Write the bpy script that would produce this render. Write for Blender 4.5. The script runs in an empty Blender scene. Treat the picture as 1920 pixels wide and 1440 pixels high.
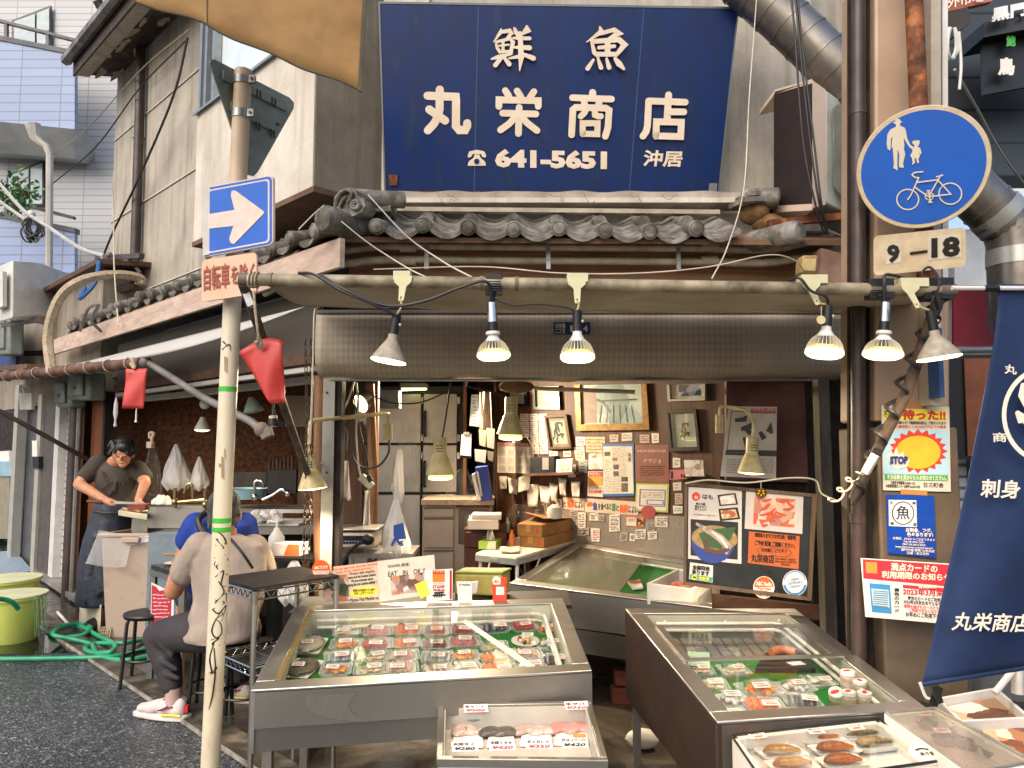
import bpy,bmesh,math,random
from math import radians as R,sin,cos,pi,sqrt
from mathutils import Vector as V,Matrix
random.seed(7)
SC=bpy.context.scene
COL=SC.collection
# ---------------- camera, world, sun, exposure ----------------
F,PT,H=1400.0,R(4.5),1.55
cd=bpy.data.cameras.new("camera");cam=bpy.data.objects.new("camera",cd);COL.objects.link(cam)
cd.sensor_width=36;cd.lens=36*F/1920;cd.clip_start=.05;cd.clip_end=400
cam.location=(0,0,H);cam.rotation_euler=(pi/2+PT,0,0);SC.camera=cam
SUN_EL,SUN_AZ=R(44),R(212)
w=bpy.data.worlds.new("World");SC.world=w;w.use_nodes=True
nt=w.node_tree;sky=nt.nodes.new('ShaderNodeTexSky');sky.sky_type='NISHITA';sky.sun_disc=False
sky.sun_elevation=SUN_EL;sky.sun_rotation=SUN_AZ;sky.air_density=1.0;sky.dust_density=4.0;sky.ozone_density=.6
nt.links.new(sky.outputs[0],nt.nodes['Background'].inputs[0]);nt.nodes['Background'].inputs[1].default_value=.15
sl=bpy.data.lights.new("sun",'SUN');sl.energy=.6;sl.angle=R(60);sl.color=(1,.95,.88)
so=bpy.data.objects.new("sun",sl);COL.objects.link(so);so.location=(-6,-8,14)
sd=V((sin(SUN_AZ)*cos(SUN_EL),cos(SUN_AZ)*cos(SUN_EL),sin(SUN_EL)))
so.rotation_euler=(-sd).to_track_quat('-Z','Y').to_euler()
vs=SC.view_settings;vs.view_transform='Standard';vs.look='None';vs.gamma=1;vs.use_curve_mapping=False
vs.exposure=0.75
SC.cycles.use_denoising=True;SC.cycles.max_bounces=8;SC.cycles.transparent_max_bounces=24
SC.cycles.sample_clamp_indirect=4.0
Z=V((0,0,1));nL=V((-1,-1,0)).normalized();dL=V((-1,1,0)).normalized()
def ray(x,y):
 u,v=(x-960)/F,(720-y)/F
 return V((u,cos(PT)-v*sin(PT),sin(PT)+v*cos(PT)))
def P(x,y,Y):
 r=ray(x,y);k=Y/r.y
 return V((r.x*k,Y,H+r.z*k))
def PZ(x,y,z):
 r=ray(x,y);k=(z-H)/r.z
 return V((r.x*k,r.y*k,z))
def PL(x,y,pl):
 r=ray(x,y);o=V((0,0,H));k=(pl[0]-o).dot(pl[1])/r.dot(pl[1])
 return o+r*k
def FR(Y):return(V((0,Y,0)),V((0,-1,0)))
def plane3(a,b,c):
 n=(b-a).cross(c-a).normalized()
 if n.dot(V((0,0,H))-a)<0:n=-n
 return(a,n)
LF=(V((-1.2,4.5,0)),nL);LU=(V((-.906,4.75,0)),nL);LB=(V((-1.21,4.42,0)),nL);LE=(V((-1.025,4.1,0)),nL)
def off(pl,d):return(pl[0]+pl[1]*d,pl[1])
# ---------------- materials ----------------
def hx(s):
 s=s.lstrip('#');c=[int(s[i:i+2],16)/255 for i in(0,2,4)]
 return tuple((k/12.92 if k<=.04045 else((k+.055)/1.055)**2.4)for k in c)+(1,)
MATS={}
def newmat(name):
 m=bpy.data.materials.new(name);m.use_nodes=True
 return m,m.node_tree,m.node_tree.nodes['Principled BSDF']
def nd(t,typ,**k):
 n=t.nodes.new(typ)
 for a,b in k.items():
  if a.startswith('_'):n.inputs[a[1:].replace('_',' ')].default_value=b
  else:setattr(n,a,b)
 return n
def ramp(t,fac,stops):
 n=t.nodes.new('ShaderNodeValToRGB');e=n.color_ramp.elements
 while len(e)<len(stops):e.new(.5)
 for i,(p,c)in enumerate(stops):e[i].position=p;e[i].color=c
 t.links.new(fac,n.inputs[0]);return n.outputs[0]
def coord(t,scale=(1,1,1),rot=(0,0,0),out='Object'):
 a=t.nodes.new('ShaderNodeTexCoord');b=t.nodes.new('ShaderNodeMapping')
 b.inputs['Scale'].default_value=scale;b.inputs['Rotation'].default_value=rot
 t.links.new(a.outputs[out],b.inputs[0]);return b.outputs[0]
def noise(t,vec,scale,detail=6,rough=.6,dist=0):
 n=nd(t,'ShaderNodeTexNoise',_Scale=scale,_Detail=detail,_Roughness=rough,_Distortion=dist)
 t.links.new(vec,n.inputs['Vector']);return n.outputs['Fac']
def bumpn(t,b,h,strength=.3,dist=.01):
 n=nd(t,'ShaderNodeBump',_Strength=strength,_Distance=dist);t.links.new(h,n.inputs['Height']);t.links.new(n.outputs[0],b.inputs['Normal'])
def mat(name,c,r=.6,m=0,c2=None,c3=None,sc=5,lo=.35,hi=.65,bump=0,bsc=80,bd=.004,st=(1,1,1),spec=.5,trans=0,alpha=1,emit=None,es=0,rv=.12,coat=0,sss=0):
 if name in MATS:return MATS[name]
 M_,t,b=newmat(name);c=hx(c)if isinstance(c,str)else c
 if c2 is None:c2=tuple(k*.78 for k in c[:3])+(1,)
 elif isinstance(c2,str):c2=hx(c2)
 vec=coord(t,st);f=noise(t,vec,sc)
 stops=[(lo,c2),(hi,c)]if c3 is None else[(lo,hx(c3)),((lo+hi)/2,c2),(hi,c)]
 t.links.new(ramp(t,f,stops),b.inputs['Base Color'])
 rr=ramp(t,f,[(lo,(min(1,r+rv),)*3+(1,)),(hi,(max(0,r-rv*.5),)*3+(1,))]);t.links.new(rr,b.inputs['Roughness'])
 b.inputs['Metallic'].default_value=m;b.inputs['Specular IOR Level'].default_value=spec
 b.inputs['Alpha'].default_value=alpha;b.inputs['Transmission Weight'].default_value=trans;b.inputs['Coat Weight'].default_value=coat
 if sss:b.inputs['Subsurface Weight'].default_value=sss;b.inputs['Subsurface Radius'].default_value=(.01,.004,.002)
 if bump:bumpn(t,b,noise(t,vec,bsc,4),bump,bd)
 if emit:b.inputs['Emission Color'].default_value=hx(emit);b.inputs['Emission Strength'].default_value=es
 MATS[name]=M_;return M_
def glassmat(name,tint=(.93,.96,.94,1),refl=.06,rough=.03,bump=0,base=None,mixb=0,ior=1.45):
 if name in MATS:return MATS[name]
 M_,t,b=newmat(name);out=t.nodes['Material Output']
 tr=nd(t,'ShaderNodeBsdfTransparent');tr.inputs[0].default_value=tint
 gl=nd(t,'ShaderNodeBsdfGlossy');gl.inputs['Roughness'].default_value=rough
 fr=nd(t,'ShaderNodeFresnel');ge=nd(t,'ShaderNodeNewGeometry');mr=nd(t,'ShaderNodeMapRange');mr.inputs[3].default_value=ior;mr.inputs[4].default_value=1/ior;t.links.new(ge.outputs['Backfacing'],mr.inputs[0]);t.links.new(mr.outputs[0],fr.inputs[0]);mx=nd(t,'ShaderNodeMixShader')
 ad=nd(t,'ShaderNodeMath',operation='ADD');ad.inputs[1].default_value=refl;t.links.new(fr.outputs[0],ad.inputs[0])
 t.links.new(ad.outputs[0],mx.inputs[0]);t.links.new(tr.outputs[0],mx.inputs[1]);t.links.new(gl.outputs[0],mx.inputs[2])
 last=mx.outputs[0]
 if mixb:
  df=nd(t,'ShaderNodeBsdfDiffuse');df.inputs[0].default_value=base or(.8,.8,.78,1);m2=nd(t,'ShaderNodeMixShader');m2.inputs[0].default_value=mixb
  t.links.new(last,m2.inputs[1]);t.links.new(df.outputs[0],m2.inputs[2]);last=m2.outputs[0]
 if bump:
  n=nd(t,'ShaderNodeBump',_Strength=bump,_Distance=.01);t.links.new(noise(t,coord(t),35,3,.6,1.5),n.inputs['Height'])
  t.links.new(n.outputs[0],gl.inputs['Normal']);t.links.new(n.outputs[0],fr.inputs['Normal'])
 t.links.new(last,out.inputs[0]);MATS[name]=M_;return M_
def photomat(name,cols,sc=30,rough=.45):
 """a printed photograph: patches of a few colours"""
 if name in MATS:return MATS[name]
 M_,t,b=newmat(name);vec=coord(t)
 v=nd(t,'ShaderNodeTexVoronoi',_Scale=sc);wv=nd(t,'ShaderNodeVectorMath',operation='ADD')
 nn=nd(t,'ShaderNodeTexNoise',_Scale=sc*.8,_Detail=3);t.links.new(vec,nn.inputs['Vector'])
 ms=nd(t,'ShaderNodeVectorMath',operation='SCALE');ms.inputs['Scale'].default_value=1.2/sc;t.links.new(nn.outputs['Color'],ms.inputs[0])
 t.links.new(vec,wv.inputs[0]);t.links.new(ms.outputs[0],wv.inputs[1]);t.links.new(wv.outputs[0],v.inputs['Vector'])
 sp=nd(t,'ShaderNodeSeparateColor');t.links.new(v.outputs['Color'],sp.inputs[0])
 n=len(cols);t.links.new(ramp(t,sp.outputs[0],[(i/n,hx(c))for i,c in enumerate(cols)]),b.inputs['Base Color'])
 b.inputs['Roughness'].default_value=rough;MATS[name]=M_;return M_
def ink(c,r=.5):return mat('ink '+c,c,r,c2=c,rv=0)
def stripes(name,c,c2,axis,per,duty=.5,rough=.5,m=0,bump=.4,soft=.1,warp=0,nz=.3):
 """bands across one axis of the object"""
 if name in MATS:return MATS[name]
 M_,t,b=newmat(name);vec=coord(t);s=nd(t,'ShaderNodeSeparateXYZ');t.links.new(vec,s.inputs[0])
 f=nd(t,'ShaderNodeMath',operation='MULTIPLY');t.links.new(s.outputs[axis],f.inputs[0]);f.inputs[1].default_value=1/per
 fr=nd(t,'ShaderNodeMath',operation='FRACT');t.links.new(f.outputs[0],fr.inputs[0])
 n=noise(t,vec,9);nc=ramp(t,n,[(.3,tuple(k*(1-nz)for k in hx(c)[:3])+(1,)),(.7,hx(c))])
 mk=ramp(t,fr.outputs[0],[(0,(0,0,0,1)),(soft,(1,1,1,1)),(duty,(1,1,1,1)),(min(1,duty+soft),(0,0,0,1))])
 mx=nd(t,'ShaderNodeMix',data_type='RGBA');t.links.new(mk,mx.inputs[0]);mx.inputs[6].default_value=hx(c2);t.links.new(nc,mx.inputs[7])
 t.links.new(mx.outputs[2],b.inputs['Base Color']);b.inputs['Roughness'].default_value=rough;b.inputs['Metallic'].default_value=m
 if bump:bumpn(t,b,mk,bump,.006)
 MATS[name]=M_;return M_
def woodmat(name,c,c2,axis=2,r=.6,sc=14,plank=0,pax=0):
 if name in MATS:return MATS[name]
 M_,t,b=newmat(name);st=[1,1,1];st[axis]=.08;vec=coord(t,tuple(st))
 n1=noise(t,vec,sc,8,.7,.6);n2=noise(t,coord(t),2.5,4)
 col=ramp(t,n1,[(.3,hx(c2)),(.68,hx(c))])
 mx=nd(t,'ShaderNodeMix',data_type='RGBA',blend_type='MULTIPLY');mx.inputs[0].default_value=.7
 t.links.new(col,mx.inputs[6]);t.links.new(ramp(t,n2,[(.3,(.45,.42,.4,1)),(.65,(1,1,1,1))]),mx.inputs[7]);cur=mx.outputs[2]
 if plank:
  s=nd(t,'ShaderNodeSeparateXYZ');t.links.new(coord(t),s.inputs[0]);f=nd(t,'ShaderNodeMath',operation='MULTIPLY');f.inputs[1].default_value=1/plank
  t.links.new(s.outputs[pax],f.inputs[0]);fr=nd(t,'ShaderNodeMath',operation='FRACT');t.links.new(f.outputs[0],fr.inputs[0])
  mk=ramp(t,fr.outputs[0],[(0,(.15,.12,.1,1)),(.05,(1,1,1,1)),(.95,(1,1,1,1)),(1,(.15,.12,.1,1))])
  m2=nd(t,'ShaderNodeMix',data_type='RGBA',blend_type='MULTIPLY');m2.inputs[0].default_value=1;t.links.new(cur,m2.inputs[6]);t.links.new(mk,m2.inputs[7]);cur=m2.outputs[2]
 t.links.new(cur,b.inputs['Base Color']);b.inputs['Roughness'].default_value=r;bumpn(t,b,n1,.25,.004);MATS[name]=M_;return M_
def steel(name,c='#a6a49e',r=.3,st=(1,1,1),sc=6,bump=.06):
 if name in MATS:return MATS[name]
 M_,t,b=newmat(name);vec=coord(t,st);n=noise(t,vec,sc,8,.65);n2=noise(t,coord(t),3,5,.6)
 t.links.new(ramp(t,n2,[(.3,tuple(k*.62 for k in hx(c)[:3])+(1,)),(.65,hx(c))]),b.inputs['Base Color'])
 t.links.new(ramp(t,n,[(.3,(r+.16,)*3+(1,)),(.7,(r,)*3+(1,))]),b.inputs['Roughness']);b.inputs['Metallic'].default_value=.95
 bumpn(t,b,n,bump,.004);MATS[name]=M_;return M_
 # ---------------- mesh helpers ----------------
WL={}
class MB:
 def __init__(s,mat0=None):
  s.v,s.f,s.m,s.sm,s.mats,s.k=[],[],[],[],[],0
  if mat0:s.use(mat0)
 def use(s,m):
  if m not in s.mats:s.mats.append(m)
  s.k=s.mats.index(m);return s
 def add(s,vs_,fs,smooth=False):
  b=len(s.v);s.v+=[V(p)for p in vs_]
  for f in fs:s.f.append(tuple(i+b for i in f));s.m.append(s.k);s.sm.append(smooth)
  return s
 def poly(s,pts):return s.add(pts,[tuple(range(len(pts)))])
 def prism(s,pts,vec):
  n=len(pts);vec=V(vec);a=[V(p)for p in pts]
  return s.add(a+[p+vec for p in a],[tuple(range(n))[::-1],tuple(range(n,2*n))]+[(i,(i+1)%n,n+(i+1)%n,n+i)for i in range(n)])
 def box(s,a,b):
  return s.prism([(a[0],a[1],a[2]),(b[0],a[1],a[2]),(b[0],b[1],a[2]),(a[0],b[1],a[2])],(0,0,b[2]-a[2]))
 def obox(s,c,x,y,z):
  c,x,y,z=V(c),V(x),V(y),V(z)
  return s.prism([c-x-y-z,c+x-y-z,c+x+y-z,c-x+y-z],z*2)
 def bar(s,p,q,w_,h_,up=Z):
  p,q=V(p),V(q);d=(q-p);sx=d.cross(up)
  if sx.length<1e-6:sx=d.cross(V((0,1,0)))
  sx.normalize();uz=sx.cross(d).normalized();sx*=w_/2;uz=uz*(h_/2)
  return s.prism([p-sx-uz,p+sx-uz,p+sx+uz,p-sx+uz],d)
 def tube(s,pts,r,n=8,closed=False,caps=True,flat=None):
  pts=[V(p)for p in pts];N=len(pts);vs_,fs=[],[];prev=None
  for i,p in enumerate(pts):
   a=pts[(i-1)%N]if(closed or i)else p;b=pts[(i+1)%N]if(closed or i<N-1)else p
   t=(b-a)
   t=t.normalized()if t.length>1e-9 else V((0,0,1))
   if prev is None:
    u=t.cross(Z if abs(t.z)<.9 else V((1,0,0))).normalized()
   else:
    u=prev-t*prev.dot(t)
    u=u.normalized()if u.length>1e-6 else t.orthogonal().normalized()
   prev=u;v=t.cross(u);rr=r[i]if isinstance(r,(list,tuple))else r
   for k in range(n):
    q=2*pi*k/n;vs_.append(p+u*(cos(q)*rr)+v*(sin(q)*rr))
  for i in range(N if closed else N-1):
   j=(i+1)%N
   for k in range(n):fs.append((i*n+k,i*n+(k+1)%n,j*n+(k+1)%n,j*n+k))
  s.add(vs_,fs,True)
  if caps and not closed:b=len(s.v)-N*n;s.f+=[tuple(b+k for k in range(n))[::-1],tuple(b+(N-1)*n+k for k in range(n))];s.m+=[s.k]*2;s.sm+=[False]*2
  return s
 def lathe(s,o,ax,prof,n=20,sx=1,sy=1):
  o,ax=V(o),V(ax).normalized();u=ax.orthogonal().normalized()if abs(ax.z)<.95 else V((1,0,0));u=(u-ax*u.dot(ax)).normalized();v=ax.cross(u)
  vs_,fs=[],[];N=len(prof)
  for r,t in prof:
   for k in range(n):q=2*pi*k/n;vs_.append(o+ax*t+u*(cos(q)*r*sx)+v*(sin(q)*r*sy))
  for i in range(N-1):
   for k in range(n):fs.append((i*n+k,i*n+(k+1)%n,(i+1)*n+(k+1)%n,(i+1)*n+k))
  if prof[0][0]>1e-5:fs.append(tuple(range(n))[::-1])
  if prof[-1][0]>1e-5:fs.append(tuple((N-1)*n+k for k in range(n)))
  return s.add(vs_,fs,True)
 def ball(s,c,r,n=12,M3=None):
  c=V(c);r=(r,r,r)if not hasattr(r,'__len__')else r;vs_,fs=[],[];m=max(4,n//2+1)
  for i in range(m+1):
   th=pi*i/m
   for k in range(n):
    q=2*pi*k/n;p=V((r[0]*sin(th)*cos(q),r[1]*sin(th)*sin(q),r[2]*cos(th)))
    if M3:p=M3@p
    vs_.append(c+p)
  for i in range(m):
   for k in range(n):fs.append((i*n+k,(i+1)*n+k,(i+1)*n+(k+1)%n,i*n+(k+1)%n))
  return s.add(vs_,fs,True)
 def cap(s,p,q,r1,r2,n=12):
  p,q=V(p),V(q);s.ball(p,r1,n);s.ball(q,r2,n);return s.tube([p,q],[r1,r2],n)
 def loft(s,rings,n=20,wr=0):
  if wr:rings=[(r0[0].lerp(r1[0],j/5),r0[1]+(r1[1]-r0[1])*j/5,r0[2]+(r1[2]-r0[2])*j/5)for r0,r1 in zip(rings,rings[1:])for j in range(5)]+[rings[-1]]
  N=len(rings);f=lambda k,i:1+wr*(sin(2*pi*k/n*5+i*.33)*sin(i*.21+1)+.7*sin(2*pi*k/n*9-i*.5)+.5*sin(2*pi*k/n*3+i*.8))*min(1,i/N*2.5);s.add([c+V((cos(2*pi*k/n)*a*f(k,i),sin(2*pi*k/n)*b*f(k,i),0))for i,(c,a,b)in enumerate(rings)for k in range(n)],[(i*n+k,i*n+(k+1)%n,(i+1)*n+(k+1)%n,(i+1)*n+k)for i in range(N-1)for k in range(n)]+[tuple(range(n))[::-1],tuple((N-1)*n+k for k in range(n))]);return s
 def grid(s,fn,nu,nv,smooth=True):
  vs_=[V(fn(i/nu,j/nv))for j in range(nv+1)for i in range(nu+1)]
  return s.add(vs_,[(j*(nu+1)+i,j*(nu+1)+i+1,(j+1)*(nu+1)+i+1,(j+1)*(nu+1)+i)for j in range(nv)for i in range(nu)],smooth)
 def px(s,pts,pl,t=.002,lift=.0):
  n=pl[1];return s.prism([PL(x,y,pl)+n*(lift)for x,y in pts],n*(t))
 def stroke(s,pts,pl,wpx,lift=.003,seg=6,t=.0015,flat=False):
  """a round-ended pen stroke through pixel points, on a plane"""
  p=[V((a,b))for a,b in pts];N=len(p);L,Rr=[],[]
  ws=wpx if isinstance(wpx,(list,tuple))else[wpx]*N
  for i in range(N):
   a=p[max(0,i-1)];b=p[min(N-1,i+1)]
   if 0<i<N-1:
    d1=(p[i]-a).normalized();d2=(b-p[i]).normalized();d=(d1+d2)
    d=d.normalized()if d.length>.01 else d1
    k=1/max(.5,d.dot(d1))
   else:d=(b-a).normalized();k=1
   nn=V((-d.y,d.x))*ws[i]/2*k;L.append(p[i]+nn);Rr.append(p[i]-nn)
  def capp(c,a,b,w0):
   o=[];a0=math.atan2((a-c).y,(a-c).x)
   for i in range(1,seg):q=a0+pi*i/seg;o.append(c+V((cos(q),sin(q)))*w0/2)
   return o
  if flat:pts2=L+Rr[::-1]
  else:
   a0=math.atan2((L[-1]-p[-1]).y,(L[-1]-p[-1]).x);e=[p[-1]+V((cos(a0-pi*i/seg),sin(a0-pi*i/seg)))*ws[-1]/2 for i in range(1,seg)]
   a1=math.atan2((Rr[0]-p[0]).y,(Rr[0]-p[0]).x);f=[p[0]+V((cos(a1-pi*i/seg),sin(a1-pi*i/seg)))*ws[0]/2 for i in range(1,seg)]
   pts2=L+e+Rr[::-1]+f
  return s.px([(q.x,q.y)for q in pts2],pl,t,lift)
 def mesh(s,name,c):
  me=bpy.data.meshes.new(name);me.from_pydata([tuple(p-c)for p in s.v],[],s.f)
  for m in s.mats:me.materials.append(m)
  me.polygons.foreach_set('material_index',s.m);me.polygons.foreach_set('use_smooth',[True]*len(s.f))
  bm=bmesh.new();bm.from_mesh(me);bmesh.ops.recalc_face_normals(bm,faces=bm.faces);bm.to_mesh(me);bm.free()
  me.set_sharp_from_angle(angle=R(38));return me
 def build(s,name,parent=None,bev=0,sub=0,solid=0,mods=(),origin=None):
  xs=[p.x for p in s.v];ys=[p.y for p in s.v];zs=[p.z for p in s.v]
  c=V(((min(xs)+max(xs))/2,(min(ys)+max(ys))/2,min(zs)))if origin is None else V(origin)
  o=bpy.data.objects.new(name,s.mesh(name,c));COL.objects.link(o);o.location=c;WL[o]=c
  if parent:o.parent=parent;o.matrix_parent_inverse=Matrix.Translation(-WL[parent])
  if solid:m=o.modifiers.new('solid','SOLIDIFY');m.thickness=solid;m.offset=0
  if bev:m=o.modifiers.new('bevel','BEVEL');m.width=bev;m.segments=2;m.limit_method='ANGLE';m.angle_limit=R(40)
  if sub:m=o.modifiers.new('sub','SUBSURF');m.levels=sub;m.render_levels=sub
  return o
def tag(o,label=None,cat=None,group=None,kind=None):
 if label:o['label']=label
 if cat:o['category']=cat
 if group:o['group']=group
 if kind:o['kind']=kind
 return o
def thing(name,label,cat,loc,group=None,kind=None):
 o=bpy.data.objects.new(name,None);COL.objects.link(o);o.location=loc;WL[o]=V(loc);o.empty_display_size=.1
 return tag(o,label,cat,group,kind)
def one(mb,name,label,cat,group=None,kind=None,**k):return tag(mb.build(name,None,**k),label,cat,group,kind)
KIDS={}
def dup(root,loc,rotz=0,label=None,group=None,scale=None):
 def cp(o,par):
  c=o.copy();COL.objects.link(c);WL[c]=WL[o]
  if par:c.parent=par;c.matrix_parent_inverse=o.matrix_parent_inverse.copy()
  for ch in o.children:cp(ch,c)
  return c
 r=cp(root,None);r.location=loc;r.rotation_euler=rotz if hasattr(rotz,'__len__')else(0,0,rotz)
 if scale:r.scale=scale if hasattr(scale,'__len__')else(scale,)*3
 if label:r['label']=label
 if group:r['group']=group
 return r
def move(root,loc,rotz=0):root.location=loc;root.rotation_euler=rotz if hasattr(rotz,'__len__')else(0,0,rotz)
TXT={}
def tmesh(body,bold,shear=0,spacing=1):
 k=(body,bold,shear,spacing)
 if k in TXT:return TXT[k]
 c=bpy.data.curves.new('t','FONT');c.body=body;c.size=1;c.shear=shear;c.resolution_u=2;c.bevel_resolution=0;c.bevel_depth=bold;c.space_line=spacing
 c.align_x='CENTER';c.fill_mode='FRONT'
 o=bpy.data.objects.new('t',c);COL.objects.link(o);dg=bpy.context.evaluated_depsgraph_get();ev=o.evaluated_get(dg);me=ev.to_mesh()
 vv=[v.co.copy()for v in me.vertices];ff=[tuple(p.vertices)for p in me.polygons];ev.to_mesh_clear();bpy.data.objects.remove(o);bpy.data.curves.remove(c)
 TXT[k]=(vv,ff);return TXT[k]
def addtext(mb,body,c,ux,uy,n,bold=.02,lift=.004,shear=0,fit='both',spacing=1):
 """text filling the rectangle centred on c with full extents ux, uy"""
 vv,ff=tmesh(body,bold,shear,spacing)
 if not vv:return mb
 x0=min(p.x for p in vv);x1=max(p.x for p in vv);y0=min(p.y for p in vv);y1=max(p.y for p in vv)
 zr=max(1e-6,max(abs(p.z)for p in vv))
 return mb.add([c+ux*((p.x-x0)/(x1-x0)-.5)+uy*((p.y-y0)/max(1e-6,y1-y0)-.5)+n*(lift+.0006*p.z/zr)for p in vv],ff)
def tpx(mb,body,x0,y0,x1,y1,pl,bold=.02,lift=.004,shear=0,slope=0,skew=0,spacing=1):
 """text filling a pixel rectangle on a plane (slope: pixels down per pixel right; skew: pixels right per pixel down)"""
 xm,ym=(x0+x1)/2,(y0+y1)/2;hw,hh=(x1-x0)/2,(y1-y0)/2
 q=lambda a,b:PL(xm+a*hw+skew*b*hh,ym+b*hh+slope*a*hw,pl)
 return addtext(mb,body,q(0,0),q(1,0)-q(-1,0),q(0,-1)-q(0,1),pl[1],bold,lift,shear,spacing=spacing)
def lettering(par,items,name='lettering'):
 """items: (material, body, x0,y0,x1,y1, plane[, options])"""
 by={}
 for it in items:by.setdefault(it[0],[]).append(it)
 mb=MB()
 for m,l in by.items():
  mb.use(m)
  for it in l:tpx(mb,*it[1:7],**(it[7]if len(it)>7 else{}))
 return mb.build(name,par)
def blob(name,mb,parent,m,voxel=.008,smooth=6,dec=.5):
 """one continuous skin over overlapping shapes"""
 me=bpy.data.meshes.new(name);me.from_pydata([tuple(p)for p in mb.v],[],mb.f)
 bm=bmesh.new();bm.from_mesh(me);bmesh.ops.recalc_face_normals(bm,faces=bm.faces);bm.to_mesh(me);bm.free()
 o=bpy.data.objects.new('b',me);COL.objects.link(o)
 a=o.modifiers.new('r','REMESH');a.mode='VOXEL';a.voxel_size=voxel
 b=o.modifiers.new('s','SMOOTH');b.factor=.5;b.iterations=smooth
 if dec<1:d=o.modifiers.new('d','DECIMATE');d.ratio=dec
 dg=bpy.context.evaluated_depsgraph_get();e=bpy.data.meshes.new_from_object(o.evaluated_get(dg));bpy.data.objects.remove(o)
 out=MB(m);out.add([v.co.copy()for v in e.vertices],[tuple(p.vertices)for p in e.polygons],True);bpy.data.meshes.remove(e)
 r=out.build(name,parent)
 r.data.polygons.foreach_set('use_smooth',[True]*len(r.data.polygons))
 r.data.set_sharp_from_angle(angle=R(179));return r
def bez(pts,n=8):
 """smooth curve through points"""
 p=[V(q)for q in pts];p=[p[0]*2-p[1]]+p+[p[-1]*2-p[-2]];o=[]
 for i in range(1,len(p)-2):
  a,b,c,d=p[i-1:i+3]
  for k in range(n):
   t=k/n;o.append(.5*((2*b)+(c-a)*t+(2*a-5*b+4*c-d)*t*t+(3*b-a-3*c+d)*t**3))
 return o+[p[-2]]
def cable(name,pts,r,m,label,cat='cable',group=None,par=None):
 mb=MB(m).tube(bez(pts),r,6)
 return mb.build(name,par)if par else one(mb,name,label,cat,group)
def lampl(name,loc,energy,col=(1,.78,.52),size=.05,spot=None,aim=None,par=None):
 l=bpy.data.lights.new(name,'SPOT' if spot else 'POINT');l.energy=energy;l.color=col;l.shadow_soft_size=size
 if spot:l.spot_size=R(spot);l.spot_blend=.8
 o=bpy.data.objects.new(name,l);COL.objects.link(o);o.location=loc;WL[o]=V(loc)
 if aim is not None:o.rotation_euler=V(aim).to_track_quat('-Z','Y').to_euler()
 if par:o.parent=par;o.matrix_parent_inverse=Matrix.Translation(-WL[par])
 return o
 # ---------------- shared materials ----------------
def concretemat(name,c,c2,streak=.6,sc=1.6,bump=.25):
 M_,t,b=newmat(name);n1=noise(t,coord(t),sc,8,.65,.4);n2=noise(t,coord(t,(5,5,.35)),2.2,6,.6);n3=noise(t,coord(t),60,4)
 col=ramp(t,n1,[(.25,hx(c2)),(.7,hx(c))])
 mx=nd(t,'ShaderNodeMix',data_type='RGBA',blend_type='MULTIPLY');mx.inputs[0].default_value=streak;t.links.new(col,mx.inputs[6])
 t.links.new(ramp(t,n2,[(.32,(.5,.47,.42,1)),(.5,(.9,.88,.85,1)),(.72,(1,1,1,1))]),mx.inputs[7])
 m2=nd(t,'ShaderNodeMix',data_type='RGBA',blend_type='MULTIPLY');m2.inputs[0].default_value=.3;t.links.new(mx.outputs[2],m2.inputs[6]);t.links.new(ramp(t,n3,[(.3,(.7,.7,.7,1)),(.6,(1,1,1,1))]),m2.inputs[7])
 t.links.new(m2.outputs[2],b.inputs['Base Color']);b.inputs['Roughness'].default_value=.85;bumpn(t,b,n3,bump,.006);return M_
CONC=concretemat('stained concrete','#c2bbad','#938b7f',.7)
PLAST=concretemat('pale plaster','#dcd5c8','#b5ab9c',.45,2.2)
BROWNU=concretemat('brown stained underside','#7d5f47','#4a3628',.5,2)
SOFF=mat('peeling soffit','#5f5347',.85,c2='#3b322b',c3='#2c2520',sc=3,bump=.4)
PEEL=mat('peeled paint patches','#b8a98e',.85,c2='#94866c')
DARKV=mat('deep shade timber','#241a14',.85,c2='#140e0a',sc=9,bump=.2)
WOOD=woodmat('old brown timber','#7a5136','#3a2415')
WOODX=woodmat('old brown timber lengthwise','#6d4a33','#35231a',axis=0)
LOG=woodmat('log post','#9b6f49','#4c3019',sc=20)
OSB=mat('brown particle board','#7a4a22',.75,c2='#5f3716',c3='#3f2410',sc=22,lo=.32,hi=.68,bump=.3,bsc=60)
PANEL=woodmat('wood panelling','#6b4326','#3a2213',plank=.11,pax=0)
TILE=mat('roof tile grey','#8b8880',.55,c2='#5f5b53',c3='#4f4232',sc=11,lo=.3,hi=.62,bump=.5,bsc=45,spec=.35)
STEEL=steel('stainless','#c2bfb8',.3);STEELD=steel('stainless dull','#a39f97',.36);STEELB=steel('brushed stainless','#b5b1a9',.32,(1,1,14),5)
CHROME=mat('chrome','#c9c9c9',.08,1,c2='#bbbbbb',rv=.03)
BLACKP=mat('black plastic','#16161a',.45,c2='#0d0d0f');BLACKM=mat('black painted metal','#131212',.4,c2='#1f1c1a')
GREYP=mat('grey pipe','#7d7b76',.45,c2='#615e59');GREYC=mat('grey conduit','#b0a48f',.45,c2='#8d826e',sc=9)
WHITEP=mat('white plastic','#d9d7d2',.4,c2='#c4c0b8');CREAM=mat('cream enamel','#cfc08f',.4,c2='#a9986a',sc=14)
BROWNP=mat('dark brown pipe','#4a3a33',.4,c2='#2d221e');RUST=mat('rusty steel','#a5632d',.7,c2='#6b3a1a',c3='#43230f',sc=14,bump=.4)
PAPER=mat('paper','#d8cfc2',.7,c2='#c9bdad');WHITEPAPER=mat('white paper','#e4e0d8',.6,c2='#d7d1c7')
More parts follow.
